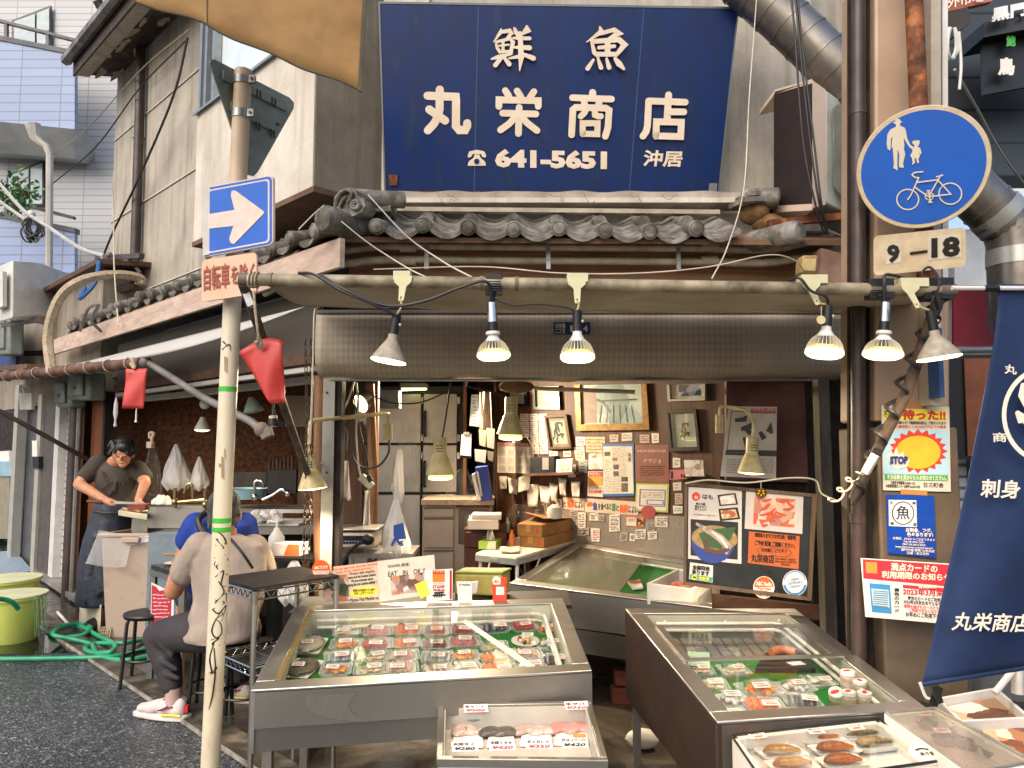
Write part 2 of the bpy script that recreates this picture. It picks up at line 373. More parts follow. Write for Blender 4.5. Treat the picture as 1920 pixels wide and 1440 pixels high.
FOAM=mat('white foam','#e2ddd4',.6,c2='#d2cbbf',bump=.15,bsc=160);GLASS=glassmat('clear glass',refl=.03);FILM=glassmat('clear film',(.98,.98,.98,1),.0,.1,.4,mixb=.02,ior=1.2)
BAGM=glassmat('milky bag',(.86,.86,.86,1),.06,.2,.6,(.8,.79,.77,1),.5)
CARD=mat('cardboard','#a1743f',.8,c2='#8a6132',sc=9);CABLEB=mat('black cable','#1c1a1a',.5,c2='#2b2826');CABLEW=mat('white cable','#cfc7b5',.5,c2='#b5ab97')
ROPE=mat('rope','#bfae92',.8,c2='#8f7d62',sc=40,bump=.5,bsc=200);ALU=mat('aluminium','#a9adac',.4,.8,c2='#8e918f')
GREENMAT=stripes('green ribbed mat','#1f8f35','#0f5c1f',0,.008,.5,.55,bump=.5,soft=.3);NAVY=mat('navy cloth','#142c55',.8,c2='#102446',sc=4,bump=.15,bsc=300)
WHITEINK=ink('#e9dcc8');BLACK=ink('#191512');RED=ink('#c2252c');BLUE=ink('#1d4fa8');GREENI=ink('#2f8f3f');YELLOW=ink('#e8d94a');ORANGE=ink('#dd5f1e');NAVYI=ink('#1a2a55')
SKIN=mat('skin','#c48d6c',.5,c2='#b37b5a',sc=20,sss=.08);HAIR=mat('black hair','#17120f',.45,c2='#0c0907',sc=60,st=(1,1,.15),bump=.4)
# ---------------- setting: ground ----------------
def asphalt():
 M_,t,b=newmat('coarse wet asphalt');vec=coord(t);v=nd(t,'ShaderNodeTexVoronoi',_Scale=75);t.links.new(vec,v.inputs['Vector'])
 sp=nd(t,'ShaderNodeSeparateColor');t.links.new(v.outputs['Color'],sp.inputs[0]);n=noise(t,vec,.9,6,.65,.6)
 c=ramp(t,sp.outputs[0],[(0,(.018,.021,.025,1)),(.6,(.065,.072,.08,1)),(.88,(.14,.15,.16,1)),(1,(.32,.33,.33,1))])
 mx=nd(t,'ShaderNodeMix',data_type='RGBA',blend_type='MULTIPLY');mx.inputs[0].default_value=.8;t.links.new(c,mx.inputs[6]);t.links.new(ramp(t,n,[(.35,(.4,.4,.43,1)),(.5,(.8,.8,.82,1)),(.65,(1.1,1.1,1.1,1))]),mx.inputs[7])
 t.links.new(mx.outputs[2],b.inputs['Base Color']);t.links.new(ramp(t,n,[(.35,(.13,)*3+(1,)),(.65,(.42,)*3+(1,))]),b.inputs['Roughness'])
 bumpn(t,b,v.outputs['Distance'],1.0,.012);return M_
def wetfloor():
 M_,t,b=newmat('wet dark concrete floor');n=noise(t,coord(t),1.6,7,.65,.5);n3=noise(t,coord(t),40,4)
 t.links.new(ramp(t,n,[(.3,(.018,.014,.010,1)),(.55,(.05,.042,.034,1)),(.75,(.11,.085,.06,1))]),b.inputs['Base Color'])
 t.links.new(ramp(t,n,[(.35,(.07,)*3+(1,)),(.6,(.35,)*3+(1,))]),b.inputs['Roughness']);bumpn(t,b,n3,.12,.004);return M_
tag(MB(asphalt()).poly([(-60,-40,0),(60,-40,0),(60,90,0),(-60,90,0)]).build('road'),kind='structure')
KERBC=mat('mossy gutter concrete','#6d6456',.75,c2='#443d30',c3='#2b2a18',sc=6,bump=.4)
def dpt(s,a,z=0):
 m=V((s-4.5,4.5,0));return V((m.x-a*.7071,m.y+a*.7071,z))
mb=MB(KERBC).prism([dpt(2.45,-6,.003),dpt(2.68,-6,.003),dpt(2.68,12,.003),dpt(2.45,12,.003)],(0,0,.012))
mb.use(mat('pale kerb edge','#a8a294',.7,c2='#6f685c',sc=12)).prism([dpt(2.435,-6,.003),dpt(2.45,-6,.003),dpt(2.45,12,.003),dpt(2.435,12,.003)],(0,0,.02))
tag(mb.build('kerb'),kind='structure')
tag(MB(wetfloor()).poly([dpt(2.68,-6,.006),(14,4,.006),(14,16,.006),(-6,16,.006),dpt(2.68,6.5,.006)]).build('pavement'),kind='structure')
# ---------------- the fish shop building ----------------
shop=thing('fish_shop','two storey corner fish shop of stained concrete with tiled canopy roof','building',(-1.0,4.8,0))
U0=LU[0];U1=U0+dL*5.3
mb=MB(CONC)
for z0,z1 in((2.75,3.115),(3.13,4.085),(4.1,5.055),(5.07,6.4)):
 mb.prism([U0+Z*z0,U1+Z*z0,U1-nL*.25+Z*z0,U0-nL*.25+Z*z0],(0,0,z1-z0))
mb.use(DARKV).prism([U0-nL*.03+Z*2.76,U1-nL*.03+Z*2.76,U1-nL*.2+Z*2.76,U0-nL*.2+Z*2.76],(0,0,3.5))
mb.use(PLAST)
for z in(3.122,4.092,5.062):mb.prism([U0+Z*z+nL*.012,U1+Z*z+nL*.012,U1-nL*.02+Z*z,U0-nL*.02+Z*z],(0,0,.012))
mb.build('side_wall',shop)
mb=MB(PLAST).box((-.906,4.75,2.85),(-.55,5.1,7.2));mb.use(CONC).box((-.55,4.78,2.85),(2.0,5.1,7.2));mb.use(DARKV).box((-.925,4.742,2.9),(-.908,4.78,7))
mb.build('front_wall',shop)
# eave, soffit and gutter on the left
e0=U0+dL*1.0;e1=U1-dL*.02
mb=MB(SOFF).prism([e0+Z*5.84,e1+Z*5.84,e1+nL*.44+Z*5.72,e0+nL*.44+Z*5.72],(0,0,.06))
mb.use(CONC).prism([e0+nL*.3+Z*5.735,e1+nL*.3+Z*5.735,e1+nL*.45+Z*5.7,e0+nL*.45+Z*5.7],(0,0,.05))
mb.use(PEEL);rr=random.Random(3)
for i in range(26):
 a=rr.uniform(.3,4.2);b_=rr.choice([rr.uniform(.02,.08),rr.uniform(.2,.3)]);s_=rr.uniform(.04,.16)
 c=e0+dL*a+nL*b_+Z*(5.838-.27*b_)
 mb.add([c+dL*(cos(q)*s_*rr.uniform(.6,1.6))+nL*(sin(q)*.05*rr.uniform(.5,1.2))+Z*(-.27*sin(q)*.05)for q in[k*.785 for k in range(8)]],[tuple(range(8))])
mb.build('soffit',shop)
mb=MB(mat('brown eave board','#54473d',.7,c2='#3c322b')).prism([e0+nL*.45+Z*5.69,e1+nL*.45+Z*5.69,e1+nL*.47+Z*5.69,e0+nL*.47+Z*5.69],(0,0,.2));mb.build('eave_board',shop)
g0=e0+nL*.53+Z*5.86;g1=e1+nL*.53+Z*5.86+dL*.05
mb=MB(mat('weathered gutter','#8d8a86',.45,c2='#55504b',sc=6));pr=[(-.055,.03),(-.05,-.03),(0,-.055),(.05,-.03),(.055,.03),(.045,.03),(.04,-.02),(0,-.04),(-.04,-.02),(-.045,.03)]
mb.prism([g0+nL*a+Z*b for a,b in pr],g1-g0);mb.build('gutter',shop)
dp=[P(183,2,7.6),P(188,12,7.62),PL(262,55,off(LU,.12)),PL(264,70,off(LU,.07)),PL(262,200,off(LU,.07)),PL(253,488,off(LU,.07))]
mb=MB(BROWNP).tube(dp,.05,10);mb.build('downpipe',shop)
for y in(66,258):p=PL(263-.02*(y-66),y,off(LU,.07));MB(ALU).tube([p-Z*.012,p+Z*.012],.056,10).bar(p,p-nL*.07,.02,.02).build('pipe_clamp',shop)
mb=MB(mat('pale gutter spout','#b9b4aa',.5)).tube([P(62,235,9.7),P(66,258,9.7),P(76,268,9.7),P(86,274,9.7),P(93,290,9.7),P(92,560,9.7)],[.10,.07,.05,.045,.045,.045],8);mb.build('downspout',shop)
# bay with window
b0=LB[0];b1=b0+dL*1.78
mb=MB(PLAST).prism([b0+Z*3.1,b1+Z*3.1,b1-nL*.45+Z*3.1,b0-nL*.45+Z*3.1],(0,0,1.0))
zs=PL(566,118,LB).z
zL=PL(355,252,LB).z
mb.prism([b0+Z*4.1,b0+dL*.3+Z*4.1,b0+dL*.3-nL*.45+Z*4.1,b0-nL*.45+Z*4.1],(0,0,2.6))
mb.prism([b0+dL*.02+Z*4.1,b1+Z*4.1,b1-nL*.3+Z*4.1,b0+dL*.02-nL*.3+Z*4.1],(0,0,.04))
mb.prism([b0+dL*.3-nL*.2+Z*4.14,b1-nL*.2+Z*4.14,b1-nL*.44+Z*4.14,b0+dL*.3-nL*.44+Z*4.14],(0,0,2.5))
mb.build('bay',shop)
CO2=concretemat('shaded plaster','#8f8676','#6b6253',.6,3)  # bay end gets a darker plaster, its shade put into the colour
mb=MB(CO2).prism([b0-dL*.004+Z*3.1,b0-nL*.55-dL*.004+Z*3.1,b0-nL*.55-dL*.02+Z*3.1,b0-dL*.02+Z*3.1],(0,0,3.6));mb.build('bay_end',shop)
mb=MB(BROWNU).prism([b0+nL*.01-dL*.03+Z*3.06,b1+nL*.01+Z*3.06,b1-nL*.5+Z*3.06,b0-nL*.6-dL*.03+Z*3.06],(0,0,.035));mb.build('bay_underside',shop)
wn=MB(mat('sky white window glass','#dfe8ea',.12,c2='#cddadd',bump=.4,bsc=120,coat=.6)).prism([b0+dL*.3-nL*.06+Z*4.16,b1-dL*.02-nL*.06+Z*4.16,b1-dL*.02-nL*.08+Z*4.16,b0+dL*.3-nL*.08+Z*4.16],(0,0,2.3));wn=wn.build('window',shop)  # near white colour stands in for bright sky reflected in the pane
mb=MB(ALU)
for a in(.3,1.5,1.56,1.64,1.74):mb.prism([b0+dL*a+nL*(.0 if a!=1.56 else-.03)+Z*4.15,b0+dL*(a+.04)+nL*(.0 if a!=1.56 else-.03)+Z*4.15,b0+dL*(a+.04)-nL*.055+Z*4.15,b0+dL*a-nL*.055+Z*4.15],(0,0,2.3))
mb.prism([b0+dL*.0+nL*.03+Z*4.105,b1+dL*.03+nL*.03+Z*4.105,b1+dL*.03-nL*.05+Z*4.142,b0-nL*.05+Z*4.142],(0,0,.02));mb.build('window_frame',wn)
# timber band and plaster under the sign
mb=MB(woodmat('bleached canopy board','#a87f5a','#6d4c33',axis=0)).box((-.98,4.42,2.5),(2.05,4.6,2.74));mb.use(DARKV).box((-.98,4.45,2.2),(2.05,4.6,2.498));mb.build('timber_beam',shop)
mb=MB(PLAST).grid(lambda u,v:V((-.85+2.62*u,4.6-.03*v+.008*sin(u*61)*v,3.06+.06*v+.004*sin(u*43))),60,3);mb.prism([(-.86,4.57,3.05),(1.7,4.57,3.05),(1.7,4.75,3.05),(-.86,4.75,3.05)],(0,0,.03));mb.build('broken_plaster',shop)
CRK=MB(ink('#6b5a46'));rr=random.Random(5)
for x in(822,838,1030,1095,1180,1240):
 pts=[(x,366)]
 for k in range(5):pts.append((pts[-1][0]+rr.uniform(2,9),366+rr.uniform(1,18)))
 CRK.stroke(pts,FR(4.56),.9,.012)
CRK.build('crack',shop)
mb=MB(GREYC).prism([P(732,387,4.5),P(1350,393,4.5),P(1350,401,4.5),P(732,395,4.5)],(0,.05,0));mb.build('flashing_strip',shop)
# tiled canopy
def tile_row(o,d,nrm,n,sp,first,seed,back=.45,rise=.2):
 mb=MB(TILE);rr=random.Random(seed)
 for row in(0,1):
  for i in range(first,n):
   jz=rr.uniform(-.006,.006);jo=rr.uniform(-.012,.012)
   base=o+d*(sp*i)-nrm*(.16*row+jo)+Z*(.085*row+jz)
   L=[]
   for k in range(9):
    u=k/8;z=-.052*sin(pi*min(1,u*1.05))+.028*(1-u)**3+.012*u
    L.append((u*sp*.98+.01,z))
   top=[base+d*a+Z*b for a,b in L];bot=[base+d*a+Z*(b-.02)for a,b in L];bk=-nrm*back+Z*rise
   N=len(top);mb.add(top+bot+[p+bk for p in top]+[p+bk for p in bot],[(k,k+1,N+k+1,N+k)for k in range(N-1)]+[(k,k+1,2*N+k+1,2*N+k)for k in range(N-1)]+[(N+k,N+k+1,3*N+k+1,3*N+k)for k in range(N-1)]+[(0,N,3*N,2*N),(N-1,2*N-1,4*N-1,3*N-1)])
   if row==0:
    c=base+nrm*.02+Z*(.0+jz);mb.lathe(c-nrm*.16+Z*.05,nrm-Z*.28,[(.042,0),(.042,.13),(.046,.15),(.046,.175),(.04,.182),(.036,.178),(.03,.19),(0,.196)],16)
   else:mb.lathe(base-nrm*.25+Z*.09,nrm-Z*.28,[(.04,0),(.04,.25),(0,.251)],10)
 return mb
ez=P(708,428,4.1).z
mb=tile_row(V((P(708,428,4.1).x,4.1,ez)),V((1,0,-.012)),V((0,-1,0)),8,.2537,0,11);mb.build('front_tile',shop)
lo_=LE[0]+Z*ez
mb=tile_row(lo_+dL*.12,dL,nL,20,.2537,0,12);mb.build('side_tile',shop)
mb=MB(BROWNU).prism([V((-.98,4.13,ez-.07)),V((1.95,4.13,ez-.09)),V((1.95,4.6,ez+.1)),V((-.98,4.6,ez+.12))],(0,0,.03));q0=LE[0]-nL*.03;mb.prism([q0+Z*(ez-.09),q0+dL*5.2+Z*(ez-.09),q0+dL*5.2-nL*.4+Z*(ez+.1),q0-nL*.4+Z*(ez+.1)],(0,0,.03));mb.build('roof_boarding',shop)
# ornament at the corner of the canopy
c=P(652,380,4.05);mb=MB(TILE);ax=V((-.35,-1,0)).normalized();sx=V((1,-.35,0)).normalized()
mb.prism([c+sx*(a*.0029)-Z*(b*.0029)for a,b in[(-34,24),(-30,5),(-26,-12),(-14,-26),(2,-30),(16,-24),(22,-10),(34,-4),(38,10),(30,22),(10,28),(-14,28)]],-ax*.12)
for(a,b,r0)in((18,6,11),(-22,14,7)):
 mb.tube([c+ax*.012+sx*((a+cos(q)*r0*(1-q/14))*.0029)-Z*((b+sin(q)*r0*(1-q/14))*.0029)for q in[k*.5 for k in range(24)]],[.011-.0003*k for k in range(24)],6)
mb.tube([c+ax*.015+sx*(a*.0029)-Z*(b*.0029)for a,b in[(-24,8),(-22,-10),(-12,-20),(2,-23),(12,-16),(8,-4),(2,2)]],.012,6);mb.tube([c+ax*.012+sx*(a*.0029)-Z*(b*.0029)for a,b in[(-12,22),(-16,8),(-8,-4),(0,-10)]],.01,6)
mb.build('ridge_ornament',shop,bev=.008)
c=P(612,412,3.98);mb=MB(TILE).lathe(c,V((-.55,-.83,-.1)),[(.075,-.3),(.075,-.05),(.078,0),(.06,.03),(0,.04)],18);mb.lathe(P(700,372,4.2),V((1,.3,.04)),[(.05,-.12),(.05,.18),(0,.19)],14);mb.box(P(640,396,4.2),P(745,384,4.45));mb.build('corner_tile',shop)
c=P(1492,436,4.05);mb=MB(TILE).lathe(c,V((.55,-.83,-.05)),[(.06,-.45),(.065,-.1),(.07,0),(.05,.03),(0,.04)],16)
for i in range(10):q=i*.33;mb.obox(P(1400+6*i,372+rr.uniform(-4,12),4.25+.02*i),(.07,.02,.01),(-.02,.07,0),(0,0,.014))
mb.lathe(P(1390,372,4.3),V((1,-.25,-.05)),[(.055,0),(.058,.2),(.05,.21)],14);mb.build('end_tile',shop)
mb=MB(mat('crumbling clay','#8a6b45',.9,c2='#5f452a',sc=15,bump=.8,bsc=30)).ball(P(1414,400,4.3),(.09,.08,.07),12);mb.ball(P(1440,420,4.3),(.1,.08,.06),10);mb.build('clay_bedding',shop)
# conduits under the canopy
mb=MB(GREYC)
for yy,dx in((464,0),(489,8)):
 pts=[P(505-dx,yy+62,4.7),P(560,yy+30,4.45),P(600,yy+12,4.33),P(660,yy+4,4.3),P(740,yy-2,4.3),P(1000,yy,4.3),P(1310,yy+2,4.3),P(1430,yy+4,4.3),P(1500,yy-6,4.3),P(1560,yy-22,4.35)]
 mb.tube(bez(pts,6),.021,10)
 for x0,x1 in((600,745),(1320,1500)):
  for x in range(x0,x1,5):p=bez(pts,60);k=min(p,key=lambda q:abs((q-V((0,0,H))).x/(q.y)*F+960-x));mb.tube([k-V((.0035,0,0)),k+V((.0035,0,0))],.0245,8)
 for x in(750,1315):mb.tube([P(x,yy,4.3),P(x+30,yy,4.3)],.028,10)
mb.use(ALU)
for x in(800,1028,1272):mb.box(P(x-4,455,4.28),P(x+4,505,4.29));
mb.build('conduit',shop)
# side fascia and beam over the counter
a=PL(95,655,LE);b=PL(450,545,LE);z0=2.565
pa=LE[0]+nL*.02-dL*.15;pb=LE[0]+nL*.02+dL*5.6
mb=MB(mat('faded pink fascia','#cbb3a2',.6,c2='#a8917f',sc=4,st=(1,1,4))).prism([pa+Z*2.50,pb+Z*2.50,pb-nL*.03+Z*2.50,pa-nL*.03+Z*2.50],(0,0,.16));mb.build('fascia_board',shop)
mb=MB(GREYC).tube([PL(900,535,off(LE,-.05))if 0 else LE[0]-nL*.05+dL*.4+Z*2.69,LE[0]-nL*.05+dL*4.6+Z*2.69],.02,8);mb.tube([LE[0]-nL*.03+dL*.4+Z*2.635,LE[0]-nL*.03+dL*3.4+Z*2.635],.014,8);mb.build('side_conduit',shop)
FLK=mat('flaking dark boards','#4a443c',.85,c2='#35302a',c3='#8f8674',sc=7,lo=.22,hi=.34,st=(1,1,.5),bump=.4)
l0,l1=LF[0],LF[0]+dL*3.6
mb=MB(FLK).prism([l0+Z*2.08,l1+Z*2.08,l1-nL*.06+Z*2.08,l0-nL*.06+Z*2.08],(0,0,.40));mb.use(WOODX).prism([l0+nL*.02+Z*2.03,l1+nL*.02+Z*2.03,l1-nL*.08+Z*2.03,l0-nL*.08+Z*2.03],(0,0,.06));mb.build('lintel',shop)
mb=MB(mat('white rail','#bdbab0',.5)).prism([l0+nL*.0+Z*1.985,l1+Z*1.985,l1-nL*.05+Z*1.985,l0-nL*.05+Z*1.985],(0,0,.03));mb.prism([l0-nL*.25+Z*1.95,l1-nL*.25+Z*1.95,l1-nL*.3+Z*1.95,l0-nL*.3+Z*1.95],(0,0,.05));mb.build('shutter_rail',shop)
# posts of the opening
mb=MB(LOG).tube([P(600,705,4.55),P(598,900,4.55),P(603,1180,4.55)],[.034,.036,.042],10);mb.build('timber_post',shop)
mb=MB(mat('grey painted steel post','#9a9993',.5,c2='#84827b')).box(V((P(606,800,4.5).x,4.48,0)),V((P(628,800,4.5).x,4.56,2.02)));mb.use(BLACK)
for y in(736,886):mb.lathe(P(613,y,4.478),(0,-1,0),[(.007,0),(.007,.003)],10)
mb.build('steel_post',shop)
mb=MB(DARKV).box(V((P(629,800,4.5).x,4.50,0)),V((P(640,800,4.5).x,4.6,2.02)));mb.build('door_track',shop)
mb=MB(WOOD);mb.box(V((P(692,800,5.3).x,5.3,0)),V((P(708,800,5.3).x,5.36,2.2)));mb.use(LOG).tube([P(693,720,5.25),P(700,880,5.25),P(697,1180,5.25)],.034,10);mb.build('inner_post',shop)
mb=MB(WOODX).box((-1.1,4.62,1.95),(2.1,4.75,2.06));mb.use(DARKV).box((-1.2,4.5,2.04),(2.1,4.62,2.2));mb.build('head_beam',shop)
mb=MB(mat('weathered grey timber','#5b5347',.8,c2='#35302a',sc=10,st=(1,1,.2),bump=.3));p=P(1546,720,4.1);q=P(1568,1190,3.95);mb.bar(V((1.70,4.1,1.9)),V((1.70,4.1,0)),.06,.08,V((0,1,0)));mb.build('side_post',shop)
mb=MB(mat('dark red panel','#5a2724',.55,c2='#431a18',sc=5)).prism([P(1362,712,4.55),P(1530,708,4.35),P(1530,905,4.35),P(1362,900,4.55)],(0,.04,0));mb.use(WOOD).prism([P(1532,708,4.33),P(1543,708,4.33),P(1552,905,4.33),P(1541,905,4.33)],(0,.05,0));mb.build('side_panel',shop)
mb=MB(WOODX).prism([P(1300,1112,4.4),P(1560,1140,4.2),P(1560,1165,4.2),P(1300,1140,4.4)],(0,.06,0));mb.use(DARKV).prism([P(1350,890,4.62),P(1640,890,4.3),P(1640,1420,4.3),P(1350,1420,4.62)],(0,.04,0));mb.build('side_boarding',shop)
mb=MB(DARKV).box((1.72,4.34,0),(2.3,4.4,2.6));mb.box((2.02,4.06,0),(2.1,6,2.6));mb.build('side_infill',shop)
# interior shell
mb=MB(OSB).box((-4.4,7.9,0),(-2.0,8.0,2.3));mb.build('particle_board_wall',shop)
mb=MB(WOOD).box((-2.05,7.2,0),(-1.3,7.3,2.3));mb.use(DARKV).box((-2.05,7.3,0),(-1.95,7.95,2.3));mb.build('back_partition',shop)
W0=V((1.42,4.78,0));W1=V((-.16,6.36,0));nW=V((-1,-1,0)).normalized();PW=(W0,nW)
dW=(W1-W0).normalized()
mb=MB(woodmat('wood panelling','#6b4326','#3a2213',plank=.1,pax=0)).prism([W0,W1,W1-nW*.06,W0-nW*.06],(0,0,2.25));mb.build('panelled_wall',shop)
sa,sb=PL(1290,1000,PW),PL(1010,1000,PW);z1=PL(1150,958,PW).z
mb=MB(mat('warm splash steel','#b8aca0',.28,.55,c2='#94887d',sc=3)).prism([V((sa.x,sa.y,.6))+nW*.004,V((sb.x,sb.y,.6))+nW*.004,V((sb.x,sb.y,.6))+nW*.001,V((sa.x,sa.y,.6))+nW*.001],(0,0,z1-.6));mb.build('splashback',shop)
mb=MB(DARKV).box((-.3,6.36,0),(-.16,8,2.3));mb.box((-1.5,7.3,0),(-.1,7.4,2.3));mb.build('inner_wall',shop)
CEIL=mat('grimy ceiling','#6b6154',.85,c2='#413a32',sc=3)
mb=MB(CEIL).prism([(-1.05,4.65,2.2),(2.1,4.65,2.2),(2.1,8.2,2.2),(-4.6,8.2,2.2),LF[0]+dL*4.0-nL*.1+Z*2.2],(0,0,.05));mb.use(DARKV).prism([U0-nL*.3+Z*2.6,(2.1,5.1,2.6),(2.1,9,2.6),(-6,9,2.6),U1-nL*.3+Z*2.6],(0,0,.06));mb.build('ceiling',shop)
mb=MB(WOOD).box((-4.47,7.62,.0),(-4.36,8.0,2.3));mb.build('end_panel',shop)
p=LF[0]+dL*3.95;mb=MB(woodmat('orange timber','#8a4b22','#4e2812')).prism([p,p+dL*.35,p+dL*.35-nL*.08,p-nL*.08],(0,0,2.05));mb.use(DARKV).prism([p-dL*.06,p-dL*.005,p-dL*.005-nL*.08,p-dL*.06-nL*.08],(0,0,2.05));mb.build('corner_board',shop)
pp=V((PL(152,1000,LF).x,PL(152,1000,LF).y,0))+nL*.1
mb=MB(BROWNP).tube([pp,pp+Z*2.15],.055,12);mb.use(GREYP).tube([pp-dL*.14,pp-dL*.14+Z*2.1],.025,8);mb.build('standpipe',shop)
# light fitting under the head beam (unlit)
mb=MB(mat('dusty white tube','#b5ab97',.5)).tube([P(1000,728,4.95),P(1190,735,4.95)],.014,8);mb.use(mat('dusty wrapped bundle','#6b5544',.9,bump=.8,bsc=40)).ball(P(968,725,4.9),(.12,.05,.045),10)
one(mb,'tube_lamp','unlit dusty tube lamp under the dark head beam','lamp')
# ---------------- blue tiled apartment block, far left ----------------
def tilewall(name,c,mortar,bw,bh,off_=0.0):
 M_,t,b=newmat(name);br=nd(t,'ShaderNodeTexBrick',offset=off_,_Scale=1.0,_Mortar_Size=.012,_Brick_Width=bw,_Row_Height=bh)
 br.inputs['Color1'].default_value=hx(c);br.inputs['Color2'].default_value=tuple(k*.9 for k in hx(c)[:3])+(1,);br.inputs['Mortar'].default_value=hx(mortar)
 t.links.new(coord(t,(1,1,1),(pi/2,0,0)),br.inputs['Vector']);t.links.new(br.outputs[0],b.inputs['Base Color']);b.inputs['Roughness'].default_value=.35;return M_
BT=tilewall('blue wall tile','#8b9dc2','#69717f',.9,.2);GT=tilewall('grey wall tile','#b5b6b8','#8a8b8c',.9,.16)
WCON=mat('white painted concrete','#c9cac8',.7,c2='#a9aaa8',sc=1.5)
apt=thing('apartment_building','pale apartment block with blue tiled balcony fronts behind the concrete wall','building',P(20,900,16))
Yb=16.0
mb=MB(GT).box((-16,17.2,0),(-6.0,17.5,16));mb.build('wall',apt)
for nm,(ya,yb)in{'a':(62,222),'b':(395,560)}.items():
 mb=MB(BT).prism([P(-60,ya,Yb),P(140,ya+40,Yb),P(140,yb+20,Yb),P(-60,yb,Yb)],(0,.12,0));mb.use(mat('dark balcony cap','#5a5a60',.5)).prism([P(-60,ya-8,Yb-.03),P(140,ya+32,Yb-.03),P(140,ya+41,Yb-.03),P(-60,ya+1,Yb-.03)],(0,.2,0));f=mb.build('balcony_front',apt)
 mb=MB(mat('dark handrail','#4e4e55',.4)).bar(P(-60,ya-38,Yb),P(140,ya+14,Yb),.1,.06)
 for x in(12,90):mb.bar(P(x,ya-22+x*.2,Yb),P(x,ya+8+x*.2,Yb),.07,.07)
 mb.build('railing',f)
 mb=MB(WCON).prism([P(-60,yb,Yb-.05),P(140,yb+20,Yb-.05),P(140,yb+75,Yb+.6),P(-60,yb+60,Yb+.6)],(0,.8,.1));mb.build('balcony_slab',apt)
for(x0,y0,x1,y1)in((22,10,95,85),(12,300,82,385)):
 mb=MB(mat('dark window bronze','#4d4a48',.4)).prism([P(x0,y0+28,17.1),P(x1,y0,17.1),P(x1,y1,17.1),P(x0,y1,17.1)],(0,.05,0));f=mb.build('window',apt)
 xm=x0+(x1-x0)*.62;mb=MB(mat('pale window glass','#aab9bd',.08,c2='#97a6a8')).prism([P(x0+4,y0+30,17.07),P(xm-2,y0+16,17.07),P(xm-2,y1-3,17.07),P(x0+4,y1-3,17.07)],(0,.02,0));mb.prism([P(xm+2,y0+14,17.07),P(x1-3,y0+5,17.07),P(x1-3,y1-3,17.07),P(xm+2,y1-3,17.07)],(0,.02,0));mb.build('pane',f)
mb=MB(mat('leaf green','#5d8a4a',.6,c2='#39602c'));rr=random.Random(2)
for i in range(260):
 p=P(rr.gauss(30,22),rr.gauss(368,20),15.3+rr.uniform(-.3,.3));q=V((rr.uniform(-1,1),rr.uniform(-1,1),rr.uniform(-1,1)))*.07;r_=q.orthogonal()*.4
 mb.poly([p-q,p+r_,p+q,p-r_])
mb.use(WOOD)
for i in range(9):mb.tube(bez([P(25+i,400,15.3),P(20+rr.uniform(-20,30),375,15.3),P(15+rr.uniform(-35,50),350+rr.uniform(-20,20),15.3)]),.012,4)
one(mb,'balcony_plant','thin green leafy shrub behind the lower balcony rail of the apartment block','plant')
# ---------------- neighbour with shutter and door on the left ----------------
nb=thing('neighbour_shop','low grey rendered shop with white roller shutter and steel door left of the fish shop','building',PL(80,1080,LF)*1)
def LP(x,y,d=0):return PL(x,y,off(LF,d))
def lq(mb,pts,d,th=.05):return mb.prism([LP(x,y,d)for x,y in pts],-nL*th)
a3,a12=LF[0]+dL*4.12,LF[0]+dL*9
mb=MB(concretemat('grey render','#a59a8b','#6f665a',.8,2));mb.prism([a3+Z*2.0,a12+Z*2.0,a12-nL*2+Z*2.0,a3-nL*2+Z*2.0],(0,0,1.3));mb.build('upper_wall',nb)
mb=MB(WOODX).prism([a3+nL*.12-dL*.2+Z*3.3,a12+nL*.12+Z*3.3,a12-nL*2+Z*3.5,a3-nL*2-dL*.2+Z*3.5],(0,0,.05));mb.build('flat_roof',nb)
SHUT=stripes('white roller shutter','#c4c2c0','#6b6a6c',2,.075,.8,.45,bump=.6,soft=.06,nz=.15)
mb=MB(SHUT).prism([V((LP(152,900,-.06).x,LP(152,900,-.06).y,0)),V((LP(106,900,-.06).x,LP(106,900,-.06).y,0)),V((LP(106,900,-.1).x,LP(106,900,-.1).y,0)),V((LP(152,900,-.1).x,LP(152,900,-.1).y,0))],(0,0,1.98));mb.build('roller_shutter',nb)
def lpost(x0,x1,z0,z1,m,d=.0,th=.1,nm='door_post'):
 p,q=LP(x0,900,d),LP(x1,900,d);p.z=q.z=z0
 mb=MB(m).prism([p,q,q-nL*th,p-nL*th],(0,0,z1-z0));return mb.build(nm,nb)
lpost(98,106,0,2.0,WHITEP,.02);lpost(72,97,0,2.15,mat('grey brown pillar','#57504b',.5,c2='#47413d'),0,nm='pillar');lpost(64,71,0,2.12,mat('pale jamb','#a7a49b',.5),.03)
lpost(20,27,0,2.3,mat('pale jamb','#a7a49b',.5),.03);lpost(27,150,2.0,2.3,concretemat('pink grey render','#b5a296','#8d7c72',.6,2),.0,nm='door_head')
DG=mat('grey steel door','#6d6f70',.35,.3,c2='#5d5f60');d=lpost(27,64,0,2.0,DG,-.12,.04,'door');ALUd=ALU
p,q=LP(46,900,-.1),LP(48.5,900,-.1);p.z=q.z=.02;mb=MB(ALU).prism([p,q,q-nL*.03,p-nL*.03],(0,0,1.95));mb.build('door_stile',d)
mb=MB(BLACKP).prism([LP(61,856,.05),LP(72,856,.05),LP(72,878,.05),LP(61,878,.05)],-nL*.06);mb.build('key_box',nb)
mb=MB(WHITEPAPER).prism([LP(60,826,.045),LP(69,826,.045),LP(69,856,.045),LP(60,856,.045)],-nL*.01);mb.build('notice_slip',nb)
MB(mat('worn grey step','#8d8a86',.6,c2='#5f5c59',sc=3)).prism([PZ(62,1078,.03),PZ(142,1132,.03),PZ(156,1106,.03),PZ(72,1062,.03)],(0,0,.05)).build('door_step',nb)
